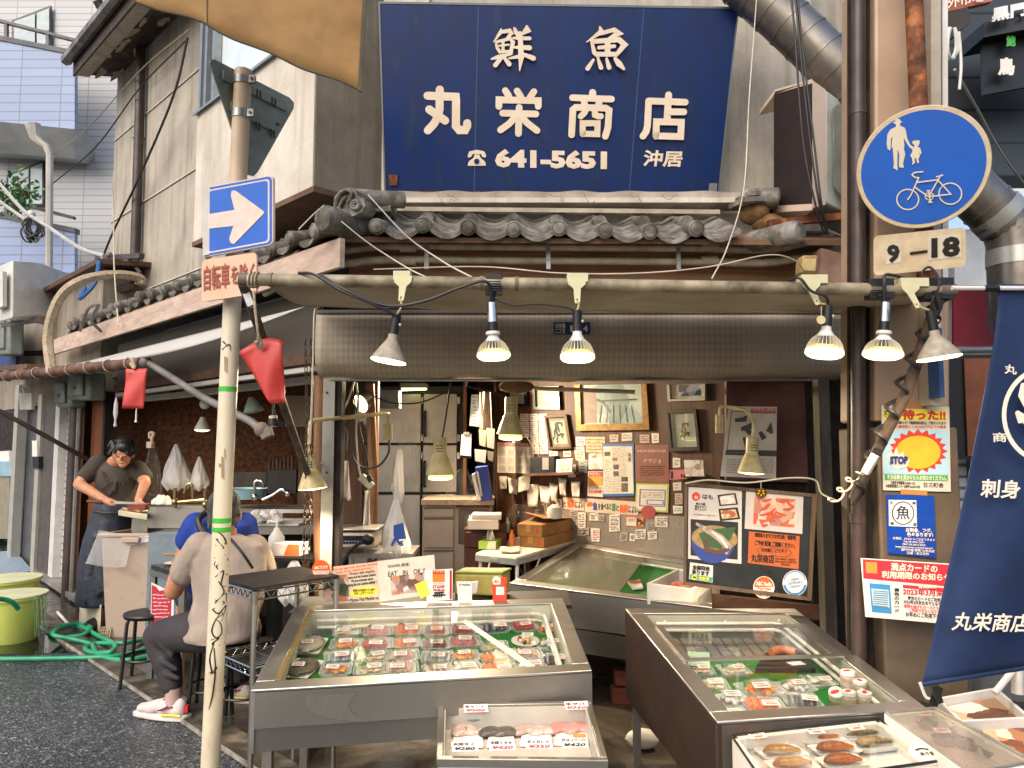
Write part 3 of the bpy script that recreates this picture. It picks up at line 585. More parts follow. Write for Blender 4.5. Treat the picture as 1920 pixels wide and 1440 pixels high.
one(MB(stripes('pale blue ribbed ramp','#a9bccb','#7f93a6',0,.09,.6,.4)).prism([PZ(-30,1092,.03),PZ(60,1072,.03),PZ(28,1034,.1),PZ(-30,1040,.1)],(0,0,.02)),'door_ramp','pale blue ribbed ramp in front of the grey steel door','ramp')
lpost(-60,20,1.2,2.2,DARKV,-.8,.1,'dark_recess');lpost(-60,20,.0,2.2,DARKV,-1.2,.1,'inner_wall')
mb=MB(mat('pale blue counter','#8fb3c2',.5)).prism([LP(-60,865,-.1),LP(21,865,-.1),LP(21,893,-.1),LP(-60,893,-.1)],-nL*.5);mb.use(mat('mossy base','#8d8672',.8)).prism([LP(-60,893,-.12),LP(18,893,-.12),LP(18,1010,-.12),LP(-60,1010,-.12)],-nL*.4);mb.use(FOAM).prism([LP(-60,850,-.15),LP(17,845,-.15),LP(17,865,-.15),LP(-60,865,-.15)],-nL*.4);mb.build('sales_counter',nb)
mb=MB(mat('navy tarpaulin','#2a3f77',.6,c2='#1d2d5a')).prism([LP(-40,605,.2),LP(32,605,.2),LP(30,685,.2),LP(-40,690,.2)],-nL*.03);one(mb,'blue_tarp','navy tarpaulin hung on the grey shop at the far left edge','tarp')
mb=MB(WOOD).prism([LP(-40,690,.5),LP(50,682,.5),LP(50,690,.5),LP(-40,700,.5)],-nL*.5);mb.build('small_canopy',nb)
# white outdoor unit, meter boxes on the left
ac=thing('air_conditioner','white outdoor air conditioner unit on the low grey roof at far left','air conditioner',P(35,600,8.6))
mb=MB(mat('off white enamel','#d3d2cc',.4,c2='#bdbcb5'));mb.prism([P(-4,500,8.4),P(24,488,8.2),P(24,596,8.2),P(-4,604,8.4)],(.0,.02,0));mb.prism([P(24,488,8.2),P(74,492,8.5),P(74,590,8.5),P(24,596,8.2)],(.02,.8,0));mb.build('casing',ac,bev=.01)
mb=MB(WHITEP).prism([P(0,515,8.33),P(13,510,8.2),P(13,575,8.2),P(0,582,8.33)],(-.02,-.04,0));mb.build('grille',ac)
mb=MB(GREYP).bar(P(2,610,8.3),P(74,600,8.5),.05,.05);mb.build('bracket',ac)
METER=mat('grey green meter case','#7d827a',.45,c2='#656a63')
def meter(name,x0,y0,x1,y1,pl,label,grp=None):
 t_=thing(name,label,'meter box',PL((x0+x1)/2,y1,pl),grp);n=pl[1];a,b,c_,d_=[PL(x,y,pl)for x,y in((x0,y0),(x1,y0),(x1,y1),(x0,y1))]
 MB(METER).prism([a,b,c_,d_],n*.16).build('case',t_,bev=.03);ix,iy=(x1-x0)*.15,(y1-y0)*.08
 MB(METER).prism([PL(x,y,pl)+n*.161 for x,y in((x0+ix,y0+iy),(x1-ix,y0+iy),(x1-ix,y1-iy*2),(x0+ix,y1-iy*2))],n*.03).build('cover',t_,bev=.012)
 MB(BLACKP).prism([PL((x0+x1)/2-2,(y0+y1)/2,pl)+n*.192,PL((x0+x1)/2+2,(y0+y1)/2,pl)+n*.192,PL((x0+x1)/2+2,(y0+y1)/2+6,pl)+n*.192,PL((x0+x1)/2-2,(y0+y1)/2+6,pl)+n*.192],n*.004).build('latch',t_);return t_
meter('meter_box',12,598,46,668,off(LF,.25),'rounded grey green meter box beside the low grey roof, under the white unit')
meter('meter_box',136,715,163,765,off(LF,.05),'grey green meter box nearest the white shutter, over the brown post')
meter('meter_box',160,700,200,752,off(LF,.05),'larger grey green meter box under the awning, right of a smaller one')
cable('flexible_hose_pipe',[P(97,700,6.6),P(90,640,6.7),P(98,590,6.7),P(120,548,6.7),P(160,523,6.7),P(220,515,6.9),P(262,522,7.1),P(262,534,7.1)],.045,mat('beige wrapped hose','#b5a48c',.7,c2='#93836c',sc=30),'thick beige wrapped hose looping from wall over the left awning','pipe')
cable('drain_pipe',[PL(253,485,off(LU,.07)),PL(252,530,off(LU,.1)),PL(238,540,off(LU,.2)),PL(205,543,off(LU,.25)),PL(197,552,off(LU,.25)),PL(196,575,off(LU,.25)),PL(180,585,off(LU,.3)),PL(112,598,off(LU,.3))],.045,BROWNP,'black drain pipe zigzagging above the tiled side roof','pipe')
cable('looped_conduit',[LP(150,620,.3),LP(165,580,.35),LP(185,572,.3),LP(172,600,.3),LP(190,622,.2)],.014,GREYP,'thin grey conduit loops over the far end of the side tiles','conduit')
mb=MB(BROWNP).bar(PL(182,484,off(LU,.2)),PL(266,480,off(LU,.2)),.05,.05);mb.bar(PL(240,484,off(LU,.2)),PL(264,512,off(LU,.1)),.03,.03);mb.use(WHITEP).ball(PL(196,484,off(LU,.2)),.04,8);mb.use(GREYP).ball(PL(205,478,off(LU,.22)),.035,8)
one(mb,'wire_bracket','brown steel bracket with insulator on the concrete side wall','bracket')
# ---------------- right side: column, brown pipe, duct, unit, black building ----------------
col=thing('painted_column','tan painted steel column covered with posters at the right','column',V((1.72,3.35,0)))
TAN=mat('tan painted steel','#b3987f',.5,c2='#9a8069',sc=2,bump=.03);TAND=mat('worn brown base','#6a5a49',.55,c2='#4f4336',sc=3)
xa,xb=P(1641,700,3.2).x,P(1782,700,3.2).x
mb=MB(TAN).prism([P(1641,790,3.2),P(1782,790,3.2),P(1779,-80,3.2),P(1641,-80,3.2)],(0,.35,0));mb.build('shaft',col,bev=.012)
mb=MB(TAND).box((xa-.012,3.185,0),(xb+.012,3.56,1.615));mb.build('base',col,bev=.01)
mb=MB(mat('beige side channel','#b5aa98',.5,c2='#9c917f'));x1,x2=P(1742,700,3.15).x,P(1752,700,3.15).x
mb.prism([P(1745,760,3.1),P(1765,760,3.1),P(1764,-80,3.1),P(1746,-80,3.1)],(0,.09,0));mb.use(WHITEP).prism([P(1768,520,3.12),P(1778,520,3.12),P(1777,-80,3.12),P(1767,-80,3.12)],(0,.07,0));mb.build('cable_channel',col)
mb=MB(mat('blue label','#2b4f7f',.5)).box((P(1766,700,3.0).x,3.02,P(1766,745,3.02).z),(P(1775,700,3.0).x,3.1,P(1766,615,3.02).z));lb=mb.build('cable_label',col)
bp=thing('brown_pipe','dark brown painted drain pipe between the shop and the tan column','pipe',V((1.48,3.2,0)))
bq_=lambda y:P(1609,y,3.21);mb=MB(BROWNP).tube([P(1611,1480,3.21),bq_(700),bq_(-80)],.031,16);mb.build('tube',bp)
for y in(215,560,980):p=bq_(y);MB(BROWNP).tube([p,p+Z*.04],.034,16).build('joint',bp)
MB(DARKV).prism([P(1592,1480,3.25),P(1638,1480,3.25),P(1638,-80,3.25),P(1592,-80,3.25)],(0,.02,0)).build('backing',bp)
DUCT=mat('galvanised duct','#9a948b',.32,.85,c2='#77706a',sc=5)
du=thing('ventilation_duct','large galvanised ventilation duct slanting down behind the brown pipe','duct',P(1600,180,4.2))
pts=[P(1360,-60,4.3),P(1480,45,4.25),P(1600,160,4.2),P(1700,250,4.2),P(1850,385,4.2),P(1905,440,4.2)]
MB(DUCT).tube(bez(pts,5),.142,20).build('duct_run',du);mb=MB(DUCT);bb=bez(pts,8)
for k in range(2,len(bb)-2,2):d=(bb[k+1]-bb[k]).normalized();mb.tube([bb[k]-d*.006,bb[k]+d*.006],.147,20)
mb.build('seam',du);MB(DUCT).tube([P(1895,420,4.2),P(1905,455,4.2),P(1912,620,4.2)],.15,20).build('elbow',du);mb=MB(mat('silver tape','#b9b8b2',.3,.6));mb.tube([P(1862,395,4.2),P(1880,412,4.2)],.15,20);mb.tube([P(1907,470,4.2),P(1908,500,4.2)],.157,20);mb.build('tape',du)
uc=thing('outdoor_unit','old rust specked outdoor unit with dark grille on the canopy end','air conditioner',P(1530,400,4.2))
RSP=mat('rust specked cream','#cdb8a4',.5,c2='#c4ab96',c3='#4a2616',sc=28,lo=.28,hi=.36)
mb=MB(mat('dark mesh','#2a1814',.6,c2='#1b0f0d')).prism([P(1453,172,4.35),P(1523,152,4.1),P(1523,388,4.1),P(1453,394,4.35)],(.0,.02,0));mb.build('dark_side',uc)
mb=MB(RSP).prism([P(1523,150,4.1),P(1548,168,4.13),P(1548,384,4.13),P(1523,390,4.1)],(0,.3,0));mb.prism([P(1453,168,4.35),P(1523,148,4.1),P(1523,156,4.1),P(1453,176,4.35)],(0,.3,.0));mb.prism([P(1453,386,4.34),P(1523,382,4.09),P(1523,394,4.09),P(1453,398,4.34)],(0,.3,0));mb.build('rusted_edge',uc)
mb=MB(mat('pale front panel','#c3c6bf',.45,c2='#a9ada5')).prism([P(1548,168,4.13),P(1640,235,4.3),P(1640,425,4.3),P(1548,380,4.13)],(0,.3,0));mb.build('front_panel',uc,bev=.01)
mb=MB(mat('grey fan grille','#6d7069',.5,c2='#565952')).prism([P(a,b,4.12)for a,b in[(1560,205),(1568,196),(1580,198),(1620,232),(1622,395),(1600,385),(1568,360),(1560,345)]],(0,-.012,0));mb.build('fan_grille',uc,bev=.004)
mb=MB(RUST)
mb.bar(P(1440,420,4.2),P(1640,400,4.2),.04,.04);mb.bar(P(1440,402,4.4),P(1640,385,4.5),.04,.04);mb.build('support_rail',uc)
for sx_ in(0,26,40):cable('hanging_cable',[P(1482+sx_*.3,-20,3.9),P(1490+sx_*.3,60,3.9),P(1497+sx_*.4,160,3.9),P(1508+sx_*.5,280,3.9),P(1528+sx_*.3,380,3.9),P(1545+sx_*.2,440,4.0)],.0055,CABLEB,'black cables hanging down in front of the rusty unit',group='black cables at the rusty unit')
mb=MB(CONC).prism([V((2.0,5.1,2.6)),V((2.0,5.05,2.6)),V((2.75,5.1,2.6)),V((2.75,5.2,2.6))],(0,0,5));mb.use(DARKV).prism([P(1440,60,5.0),P(1470,95,5.0),P(1470,110,5.0),P(1440,75,5.0)],(0,.02,0));mb.build('rear_wall',shop)
jb=thing('junction_box','small yellowed junction box standing above the lamp bar','box',P(1520,510,3.9));MB(mat('yellowed plastic','#b99b6a',.5,c2='#8d7347')).prism([P(1505,478,3.9),P(1535,478,3.9),P(1532,512,3.9),P(1503,510,3.9)],(0,.1,0)).build('case',jb,bev=.01);MB(CREAM).prism([P(1508,485,3.895),P(1530,485,3.895),P(1528,508,3.895),P(1506,507,3.895)],(0,-.004,0)).build('lid',jb)
mb=MB(mat('pinkish plaster box','#9a7a66',.7,c2='#6f5546')).prism([P(1540,465,4.1),P(1598,480,4.1),P(1590,530,4.1),P(1535,530,4.1)],(0,.2,0));mb.build('plaster_pier',shop)
# black building beyond, with sign
bk=thing('black_building','black tiled building with hanging sign panel at the top right','building',V((5.5,6.4,0)))
BTL=tilewall('black wall tile','#3b4045','#1b1d20',.95,.28)
MB(BTL).prism([P(1770,-60,6.0),P(2100,-60,6.0),P(2100,330,6.0),P(1770,330,6.0)],(0,.3,0)).build('wall',bk)
mb=MB(mat('black box fascia','#1a1c1e',.35));mb.prism([P(1845,42,5.5),P(2100,-20,5.3),P(2100,20,5.3),P(1845,70,5.5)],(0,.3,0));mb.prism([P(1842,75,5.6),P(2100,22,5.5),P(2100,130,5.5),P(1844,178,5.6)],(0,.03,0));sp_=mb.build('sign_panel',bk)
lettering(sp_,[(ink('#e8e8e4'),'黒門',1858,10,1925,36,FR(5.4),dict(bold=.05,slope=-.2)),(ink('#4fae4a'),'鮑',1886,66,1904,88,FR(5.5),dict(bold=.05)),(ink('#e6e2d8'),'鳥',1870,108,1902,142,FR(5.5),dict(bold=.05))])
MB(mat('salmon sign','#b97256',.5)).prism([P(1768,-30,5.2),P(1870,-50,5.2),P(1860,2,5.2),P(1775,22,5.2)],(0,.05,0)).build('salmon_sign',bk)
lettering(sp_,[(ink('#e8dccb'),'外市場',1776,-12,1845,10,FR(5.18),dict(slope=-.2))])
MB(mat('brown awning box','#3a322d',.5)).prism([P(1762,28,5.0),P(1815,12,5.0),P(1820,42,5.0),P(1772,80,5.0)],(0,.2,0)).build('awning_box',bk)
MB(mat('bright far wall','#d5dde2',.6)).prism([P(1870,280,9),P(2800,280,9),P(2800,560,9),P(1870,560,9)],(0,.1,0)).build('far_wall',bk)
mb=MB(WHITEP);rr=random.Random(8)
for i in range(7):mb.tube(bez([P(1782+rr.uniform(-3,3),52,4.0),P(1774+rr.uniform(-5,3),90,4.0+rr.uniform(-.04,.04)),P(1783+rr.uniform(-4,4),110,4.0),P(1795+rr.uniform(-3,6),85,4.0),P(1790,52,4.0)]),.008,6)
mb.tube(bez([P(1798,60,4.0),P(1802,120,4.0),P(1799,168,4.0)]),.008,6);one(mb,'coiled_rope','white rope tied in a coil below the black building sign','rope')
RSH=stripes('white slatted shutter','#c9cbcc','#5f6163',2,.085,.75,.4,bump=.6)
rs=thing('side_shop','shop front with white slatted shutter and framed window behind the flag','building',P(1840,1200,6))
MB(concretemat('dim street wall','#7d7a75','#55524d',.6)).box((2.3,6.7,0),(11,7,3.2)).build('wall',rs);MB(RSH).prism([P(1740,865,5.6),P(2500,865,5.6),P(2500,1221,5.6),P(1740,1221,5.6)],(0,.05,0)).build('shutter',rs);MB(GREYP).bar(P(1820,860,5.58),P(1826,1290,5.58),.05,.04).build('shutter_guide',rs)
MB(BLACKM).prism([P(1776,665,5.3),P(2500,665,5.3),P(2500,862,5.3),P(1776,862,5.3)],(0,.1,0)).build('window_frame',rs)
MB(mat('orange lit interior','#a5562a',.4,c2='#4a3424',sc=1.5)).prism([P(1808,672,5.28),P(1860,672,5.28),P(1860,855,5.28),P(1815,855,5.28)],(0,.01,0)).build('window',rs)
MB(mat('dark red blind','#8a1f2c',.6,c2='#6f1823',sc=3)).prism([P(1788,540,4.6),P(1880,540,4.6),P(1880,650,4.6),P(1788,648,4.6)],(0,.02,0)).build('x',rs).name='red_blind'
MB(ALU).tube([P(1786,657,4.6),P(1890,655,4.6)],.022,10).build('blind_tube',rs)
MB(mat('corrugated white','#c5cbd0',.5)).prism([P(1790,430,6.5),P(1880,430,6.5),P(1880,535,6.5),P(1790,535,6.5)],(0,.1,0)).build('upper_cladding',rs)
# ---------------- shop sign ----------------
A_,B_,C_=P(722,358,4.62),P(1347,362,4.62),P(712,5,4.36);PS=plane3(A_,B_,C_)
sg=thing('shop_sign','large navy signboard with white Japanese shop name above the tiled canopy','sign',P(1035,362,4.7))
MB(mat('navy sign face','#0b2a60',.35,c2='#0d2450',c3='#1c3765',sc=3,lo=.25,hi=.6,st=(3,3,.35),spec=.4)).prism([PL(x,y,PS)for x,y in((712,5),(1383,15),(1347,362),(722,358))],-PS[1]*.08).build('panel',sg)
mb=MB(mat('sign edge','#7d8086',.4,.5));mb.stroke([(711,5),(1384,15)],PS,4,.002);mb.stroke([(722,359),(711,5)],PS,3,.003);mb.stroke([(1347,362),(1384,15)],PS,3,.004);mb.use(RUST).prism([PL(x,y,PS)+PS[1]*.006 for x,y in((716,358),(1350,362),(1350,369),(716,366))],-PS[1]*.09);mb.build('frame',sg)
mb=MB(mat('sign seam','#33507c',.4))
for a,b in(((897,12),(889,358)),((1207,18),(1180,360))):mb.stroke([a,b],PS,2,.0012)
mb.build('seam',sg)
mb=MB(RUST).px([(730,328),(746,328),(745,348),(730,348)],PS,.01,.002);mb.build('bolt_plate',sg);MB(ALU).px([(1329,344),(1344,344),(1343,361),(1328,361)],PS,.01,.002).build('bolt_plate',sg)
WS=mat('warm white lettering','#ead9c2',.5,c2='#ddc9ae',sc=6)
def kz(pts,x0,y0,k):return[(x0+a/k,y0+b/k)for a,b in pts]
mb=MB(WS);K1=1920/260;li=.003
S1=[[(160,220),(550,235),(556,300),(553,640),(600,695),(680,695),(708,640),(710,600)],[(330,135),(328,400),(300,520),(250,610),(165,700)],[(185,410),(405,565)],[(1237,150),(1285,225)],[(1400,155),(1450,230)],[(1632,165),(1580,240)],[(1148,370),(1150,278),(1692,290),(1692,368)],[(1200,462),(1660,475)],[(1428,385),(1418,745)],[(1390,500),(1290,610),(1170,695)],[(1450,500),(1540,600),(1675,705)]]
W1_=[112,112,112,92,92,92,94,92,94,92,92]
for p_,w_ in zip(S1,W1_):mb.stroke(kz(p_,780,150,K1),PS,w_/K1,li,t=.002);li+=.0006
S2=[[(245,250),(785,270)],[(523,180),(523,250)],[(400,280),(415,350)],[(625,290),(600,350)],[(232,765),(250,420),(290,385),(700,395),(750,425),(735,660),(698,785)],[(440,400),(410,460),(360,510)],[(550,400),(555,490),(600,508),(635,508)],[(385,755),(385,605),(590,605),(585,755),(385,750)],[(1570,215),(1550,560)],[(1800,315),(1295,298)],[(1295,300),(1278,640),(1262,715),(1215,785)],[(1600,448),(1780,450)],[(1395,785),(1402,585),(1745,592),(1735,790),(1395,780)]]
W2_=[90,98,90,90,92,84,84,84,96,92,92,92,92]
for p_,w_ in zip(S2,W2_):mb.stroke(kz(p_,1040,150,K1),PS,w_/K1,li,t=.002);li+=.0006
K3=1920/340
S3=[([(450,150),(440,190),(370,285)],[18,40,10]),([(450,180),(540,165),(560,195),(490,270)],[36,44,40,20]),([(395,300),(410,350),(440,395)],[26,34,36]),([(400,285),(545,250),(575,285),(555,390)],[30,36,44,40]),([(470,270),(470,390)],[30,36]),([(430,325),(530,315)],[22,22]),([(430,390),(550,385)],[30,30]),([(350,465),(420,445),(560,410)],[20,46,28]),([(470,430),(390,530)],[40,50]),([(480,450),(535,520)],[30,52]),([(590,145),(610,190),(625,220)],[30,50,30]),([(720,125),(730,165),(665,210)],[30,70,20]),([(580,245),(640,250),(750,250)],[24,40,40]),([(580,345),(650,345),(750,350)],[20,44,52]),([(535,460),(650,440),(700,425),(790,460)],[20,44,40,54]),([(650,200),(662,450),(645,590)],[50,60,10]),([(1490,130),(1510,180),(1350,290)],[20,54,10]),([(1500,200),(1640,160),(1690,200),(1570,265)],[40,44,60,24]),([(1400,270),(1430,400),(1470,440)],[30,46,44]),([(1420,285),(1690,265),(1750,320),(1660,430)],[50,56,60,40]),([(1570,280),(1570,420)],[60,60]),([(1480,350),(1640,335)],[40,40]),([(1450,420),(1650,420)],[50,50]),([(1420,480),(1360,570)],[30,50]),([(1470,470),(1500,560)],[30,50]),([(1560,470),(1585,560)],[30,50]),([(1650,470),(1690,520),(1740,575)],[40,66,30])]
for p_,w_ in S3:mb.stroke(kz(p_,860,30,K3),PS,[q/K3 for q in w_],li,t=.002);li+=.0006
tpx(mb,'641-5651',928,281,1138,316,PS,.055,.004,slope=.018);tpx(mb,'沖居',1206,282,1280,313,PS,.03,.004,shear=.1,slope=.02)
mb.px([(877,292),(880,284),(894,281),(908,284),(912,292),(910,296),(904,294),(902,289),(886,289),(884,294),(878,296)],PS,.002,.004);mb.px([(890,290),(899,290),(901,296),(910,304),(911,311),(877,311),(879,303),(888,296)],PS,.002,.005)
mb.build('lettering',sg);MB(mat('navy sign face','#0b2a60')).lathe(PL(894,303,PS)+PS[1]*.009,PS[1],[(.017,0),(.017,.001)],14).build('dial',sg)
# ---------------- tan canopy overhead ----------------
def tc(u,v):
 x=250+440*u;yb=[(-60,-30),(0,5),(.05,10),(.3,45),(.55,95),(.85,145),(1,172),(2,190)]
 for(a,p),(b,q)in zip(yb,yb[1:]):
  if a<=u<=b:yy=p+(q-p)*(u-a)/(b-a)
 x=x+(-20*v if u>.9 else 0)*(u-.9)*10*0;y=yy+(-140-yy)*v
 return P(x-18*(1-v)*u+6,y+3*sin(u*19)*(1-v),2.75+.75*v*0+.0*u+.15*v)
TC=mat('tan canvas','#8f6d3a',.8,c2='#7a5a2e',c3='#664a26',sc=2.5,lo=.25,hi=.6);nt_=TC.node_tree;b_=nt_.nodes['Principled BSDF']
b_.inputs['Transmission Weight'].default_value=0
mb=MB(TC).grid(tc,40,8);cn=thing('tan_canopy','tan canvas awning corner hanging at the top of the view','awning',P(480,60,2.8));mb.build('canvas',cn,solid=.004)
mb=MB(mat('canvas hem','#57492f',.8));mb.tube([tc(u/30,.0)-V((0,.004,0))for u in range(31)],.005,6);mb.build('hem',cn);mb=MB(mat('canvas seam','#8d7040',.8));mb.tube([tc(.31,v/6)-V((0,.004,0))for v in range(7)],.004,6);mb.build('seam',cn);mb=MB(mat('dark canvas edge','#4a4438',.8));mb.prism([tc(.985,0)-V((0,.006,0)),tc(1,0)-V((0,.006,0)),tc(1,1)-V((0,.006,0)),tc(.985,1)-V((0,.006,0))],(0,.002,0));mb.build('edge_tape',cn)
# ---------------- left sign post ----------------
POLEM=mat('scuffed cream pole','#d3c7ad',.45,c2='#c2b497',c3='#8d7c62',sc=7,lo=.22,hi=.5,st=(1,1,.4))
pb_,pt_=P(391,1505,3.3),P(456,137,3.3);pd=(pt_-pb_).normalized()
def pole(y):k=(P(455-(y-137)*.0465,y,3.3).z-pb_.z)/(pt_.z-pb_.z);return pb_+(pt_-pb_)*k
sp1=thing('sign_post','cream painted sign post with graffiti, green tape bands and a one way arrow sign','sign post',(pb_.x,3.3,0))
PR=.039
mb=MB(POLEM).tube([pb_,pole(560)],PR,20);mb.use(mat('tan pole top','#cdb79c',.45,c2='#bba386')).tube([pole(560),pt_],PR,20);mb.tube([pt_,pt_+pd*.012],PR*.97,20);mb.build('pole',sp1)
mb=MB(ink('#3fae32'));
for y in(730,975,992):mb.tube([pole(y+4),pole(y-4)],PR+.0012,20,caps=False);
for k,y in enumerate((730,975,992)):t_=MB(ink('#3fae32')).tube([pole(y+4.5),pole(y-4.5)],PR+.0014,20,caps=False).build('green_tape',sp1)
def onpole(x,y,r=PR+.0012):
 o=V((0,0,H));d=ray(x,y);a=pole(y);n=V((0,-1,0));h=P(x,y,3.3).x-a.x
 h=max(-r*.97,min(r*.97,h));return V((a.x+h,a.y-sqrt(r*r-h*h),P(x,y,3.3-sqrt(r*r-h*h)).z))
GR=[[(415,997),(424,1005),(428,1020),(412,1010),(425,1028),(410,1022)],[(408,1045),(430,1048),(412,1062),(428,1078),(408,1058),(427,1040)],[(410,1082),(424,1070),(420,1095),(426,1100)],[(416,1090),(424,1110),(410,1130),(426,1112),(428,1128)],[(410,1125),(424,1130),(406,1143),(422,1150),(412,1160)],[(404,1142),(416,1150),(428,1135),(420,1165)],[(418,1150),(408,1168),(404,1185),(412,1196),(420,1186),(418,1168),(410,1160)],[(402,1200),(416,1196),(404,1208),(418,1210)],[(408,1205),(400,1235),(406,1262),(412,1250),(402,1265)],[(408,1215),(410,1255),(407,1290),(402,1318),(398,1330)],[(400,1262),(414,1252)],[(424,640),(434,650)],[(422,656),(436,646),(438,658)]]
mb=MB(ink('#14110f'))
for g in GR:bb=bez([onpole(*q)for q in g],4);N=len(bb);mb.tube(bb,[.0012+.0022*sin(pi*min(1,(i+2)/N))for i in range(N)],5)
mb.build('graffiti',sp1)
mb=MB(mat('torn sticker residue','#a8987a',.8,c2='#8d7a5a'));
for(x,y0,y1,wd)in((424,855,900,5),(421,868,880,9),(428,840,862,2),(430,667,700,6)):mb.prism([onpole(x-wd/2,y0),onpole(x+wd/2,y0+4),onpole(x+wd/2,y1),onpole(x-wd/2,y1-5)],(0,-.001,0))
mb.build('sticker_residue',sp1)
PO=(P(450,405,3.15),V((-.45,-.89,0)).normalized());BLS=mat('sign blue','#1f5fc0',.35,c2='#1a55ae',sc=3);PKW=mat('faded retroreflective white','#d9c6ba',.4,c2='#cdb8ab',sc=20)
def rrect(x0,y0,x1,y1,r,sl,n=5):
 o=[]
 for cx,cy,a in((x0+r,y0+r,pi),(x1-r,y0+r,1.5*pi),(x1-r,y1-r,0),(x0+r,y1-r,.5*pi)):
  for k in range(n):q=a+pi/2*k/(n-1);xx,yy=cx+r*cos(q),cy+r*sin(q);o.append((xx,yy+sl*(xx-x0)))
 return o
ow=MB(PKW).px(rrect(384,351,512,482,9,-.185),PO,-.012).build('one_way_sign',sp1)
MB(BLS).px(rrect(386,353,510,480,8,-.185),PO,.001,.001).build('sign_face',ow)
bd=rrect(389,357,506,476,6,-.185);mb=MB(PKW);N=len(bd);ct=(448,404)
for k in range(N):
 a,b=bd[k],bd[(k+1)%N];s_=lambda q:(q[0]+(ct[0]-q[0])*.05,q[1]+(ct[1]-q[1])*.045);mb.px([a,b,s_(b),s_(a)],PO,.0006,.002)
mb.build('border',ow)
mb=MB(PKW).px([(386,403),(441,394),(434,366),(436,358),(443,358),(495,396),(497,400),(440,458),(434,456),(431,448),(439,424),(386,430)],PO,.0008,.0035);mb.build('arrow',ow)
mb=MB(mat('bent white flange','#c9c6c0',.45));mb.prism([PL(383,345,PO),PL(390,352,PO),PL(392,480,PO),PL(383,484,PO)],V((-.0,.03,0)));mb.prism([PL(388,350,PO)+PO[1]*.012,PL(394,352,PO)+PO[1]*.002,PL(393,477,PO)+PO[1]*.002,PL(387,480,PO)+PO[1]*.012],V((-.012,.012,0)));mb.build('bent_edge',ow)
PP2=(P(430,520,3.17),V((-.35,-.93,0)).normalized())
pl2=MB(mat('peach plate','#d9b598',.45,c2='#cba78a')).px(rrect(378,488,481,566,9,-.15),PP2,-.01).build('supplementary_plate',sp1)
lettering(pl2,[(mat('faded red brown ink','#9b4a36',.6,c2='#8f4632'),'自転車',383,496,431,543,PP2,dict(slope=-.14,bold=.02)),(mat('faded red brown ink','#9b4a36'),'を除く',434,494,478,532,PP2,dict(slope=-.14,bold=.015))])
PTR=(P(465,200,3.37),V((.85,-.53,0)).normalized());GRB=mat('grey sign back','#868d80',.5,c2='#6f766b',sc=9)
tr=[(393,118),(396,112),(402,111),(543,183),(551,192),(551,203),(484,322),(476,330),(466,328),(460,318)]
ts=MB(GRB).px(tr,PTR,-.006).build('triangular_sign',sp1);mb=MB(mat('sign back rib','#7c8377',.5))
for(y0,y1,a0,a1)in((132,152,415,535),(190,208,430,514)):
 mb.px([(a0,y0+.53*(a0-415)),(a1,y0+.53*(a1-415)),(a1,y1+.53*(a1-415)),(a0,y1+.53*(a0-415))]if 0 else[(a0,y0),(a1,y0+.5*(a1-a0)),(a1,y0+.5*(a1-a0)+18),(a0,y0+18)],PTR,.012,.001)
mb.build('rib',ts,bev=.003);mb=MB(BLACK)
for(x,y)in((477,168),(483,171),(505,183),(511,186),(475,228),(481,231),(503,242),(509,245)):mb.px([(x,y),(x+3,y+1),(x+3,y+16),(x,y+15)],PTR,.001,.0135)
mb.px([(457,238),(463,240),(463,242),(457,240)],PTR,.001,.0025);mb.px([(517,230),(523,232),(523,236),(517,234)],PTR,.001,.002);mb.build('slot',ts)
mb=MB(ALU)
for y in(153,216):p=pole(y);mb.tube([p-pd*.018,p+pd*.018],PR+.004,20);mb.obox(p+V((PR+.012,-.02,0)),(.014,0,0),(0,.01,0),(0,0,.017))
mb.use(RUST)
for y in(153,216):p=pole(y);mb.lathe(p+V((PR+.012,-.03,0)),(0,-1,0),[(.007,0),(.007,.006)],6)
mb.build('clamp',sp1)
# ---------------- right sign post: shared path sign ----------------
cc=P(1728,315,2.95);PC=(cc,(V((0,0,H))-cc).normalized());rt=(PL(1728+.467*110,315+.885*110,PC)-cc).length
sp2=thing('sign_post','rusty post with round blue walking and cycling sign in front of the tan column','sign post',P(1718,528,3.07))
MB(RUST).tube([V((P(1718,100,3.07).x,3.07,P(1718,528,3.07).z)),V((P(1718,100,3.07).x,3.07,5))],.036,16).build('pole',sp2)
rs2=MB(mat('yellowed white sign edge','#d3c2a2',.4,c2='#bda988',sc=18)).lathe(cc,PC[1],[(rt,-.008),(rt*1.012,0),(rt,.004)],64).build('round_sign',sp2)
MB(mat('sign blue','#1f5fc0',.22)).lathe(cc+PC[1]*.0045,PC[1],[(rt*.935,0),(rt*.935,.001)],64).build('sign_face',rs2)
K4=6.0;kq=lambda l:[(1600+a/K4,190+b/K4)for a,b in l];CRW=mat('cream sign symbol','#dcd2ba',.4,c2='#d2c6ac')
mb=MB(CRW);mb.px(kq([(445,240),(470,228),(475,205),(500,196),(525,205),(530,222),(556,232),(530,242),(525,275),(575,295),(592,330),(605,410),(640,490),(672,512),(660,538),(630,515),(565,410),(575,490),(570,540),(585,590),(560,700),(570,748),(515,742),(512,700),(518,600),(500,540),(495,700),(500,780),(450,750),(458,700),(445,530),(430,515),(440,400),(425,420),(418,555),(385,535),(375,470),(385,370),(415,320),(480,285),(478,260)]),PC,.0008,.007)
mb.px(kq([(660,465),(670,445),(740,438),(750,460),(735,500),(720,505),(755,530),(768,580),(750,605),(735,540),(748,620),(730,650),(742,690),(720,698),(705,640),(690,640),(695,690),(660,718),(668,690),(660,640),(640,610),(668,560),(660,538),(680,510),(692,500),(672,480)]),PC,.0008,.0082);mb.build('walkers_symbol',rs2)
mb=MB(CRW);li=.007
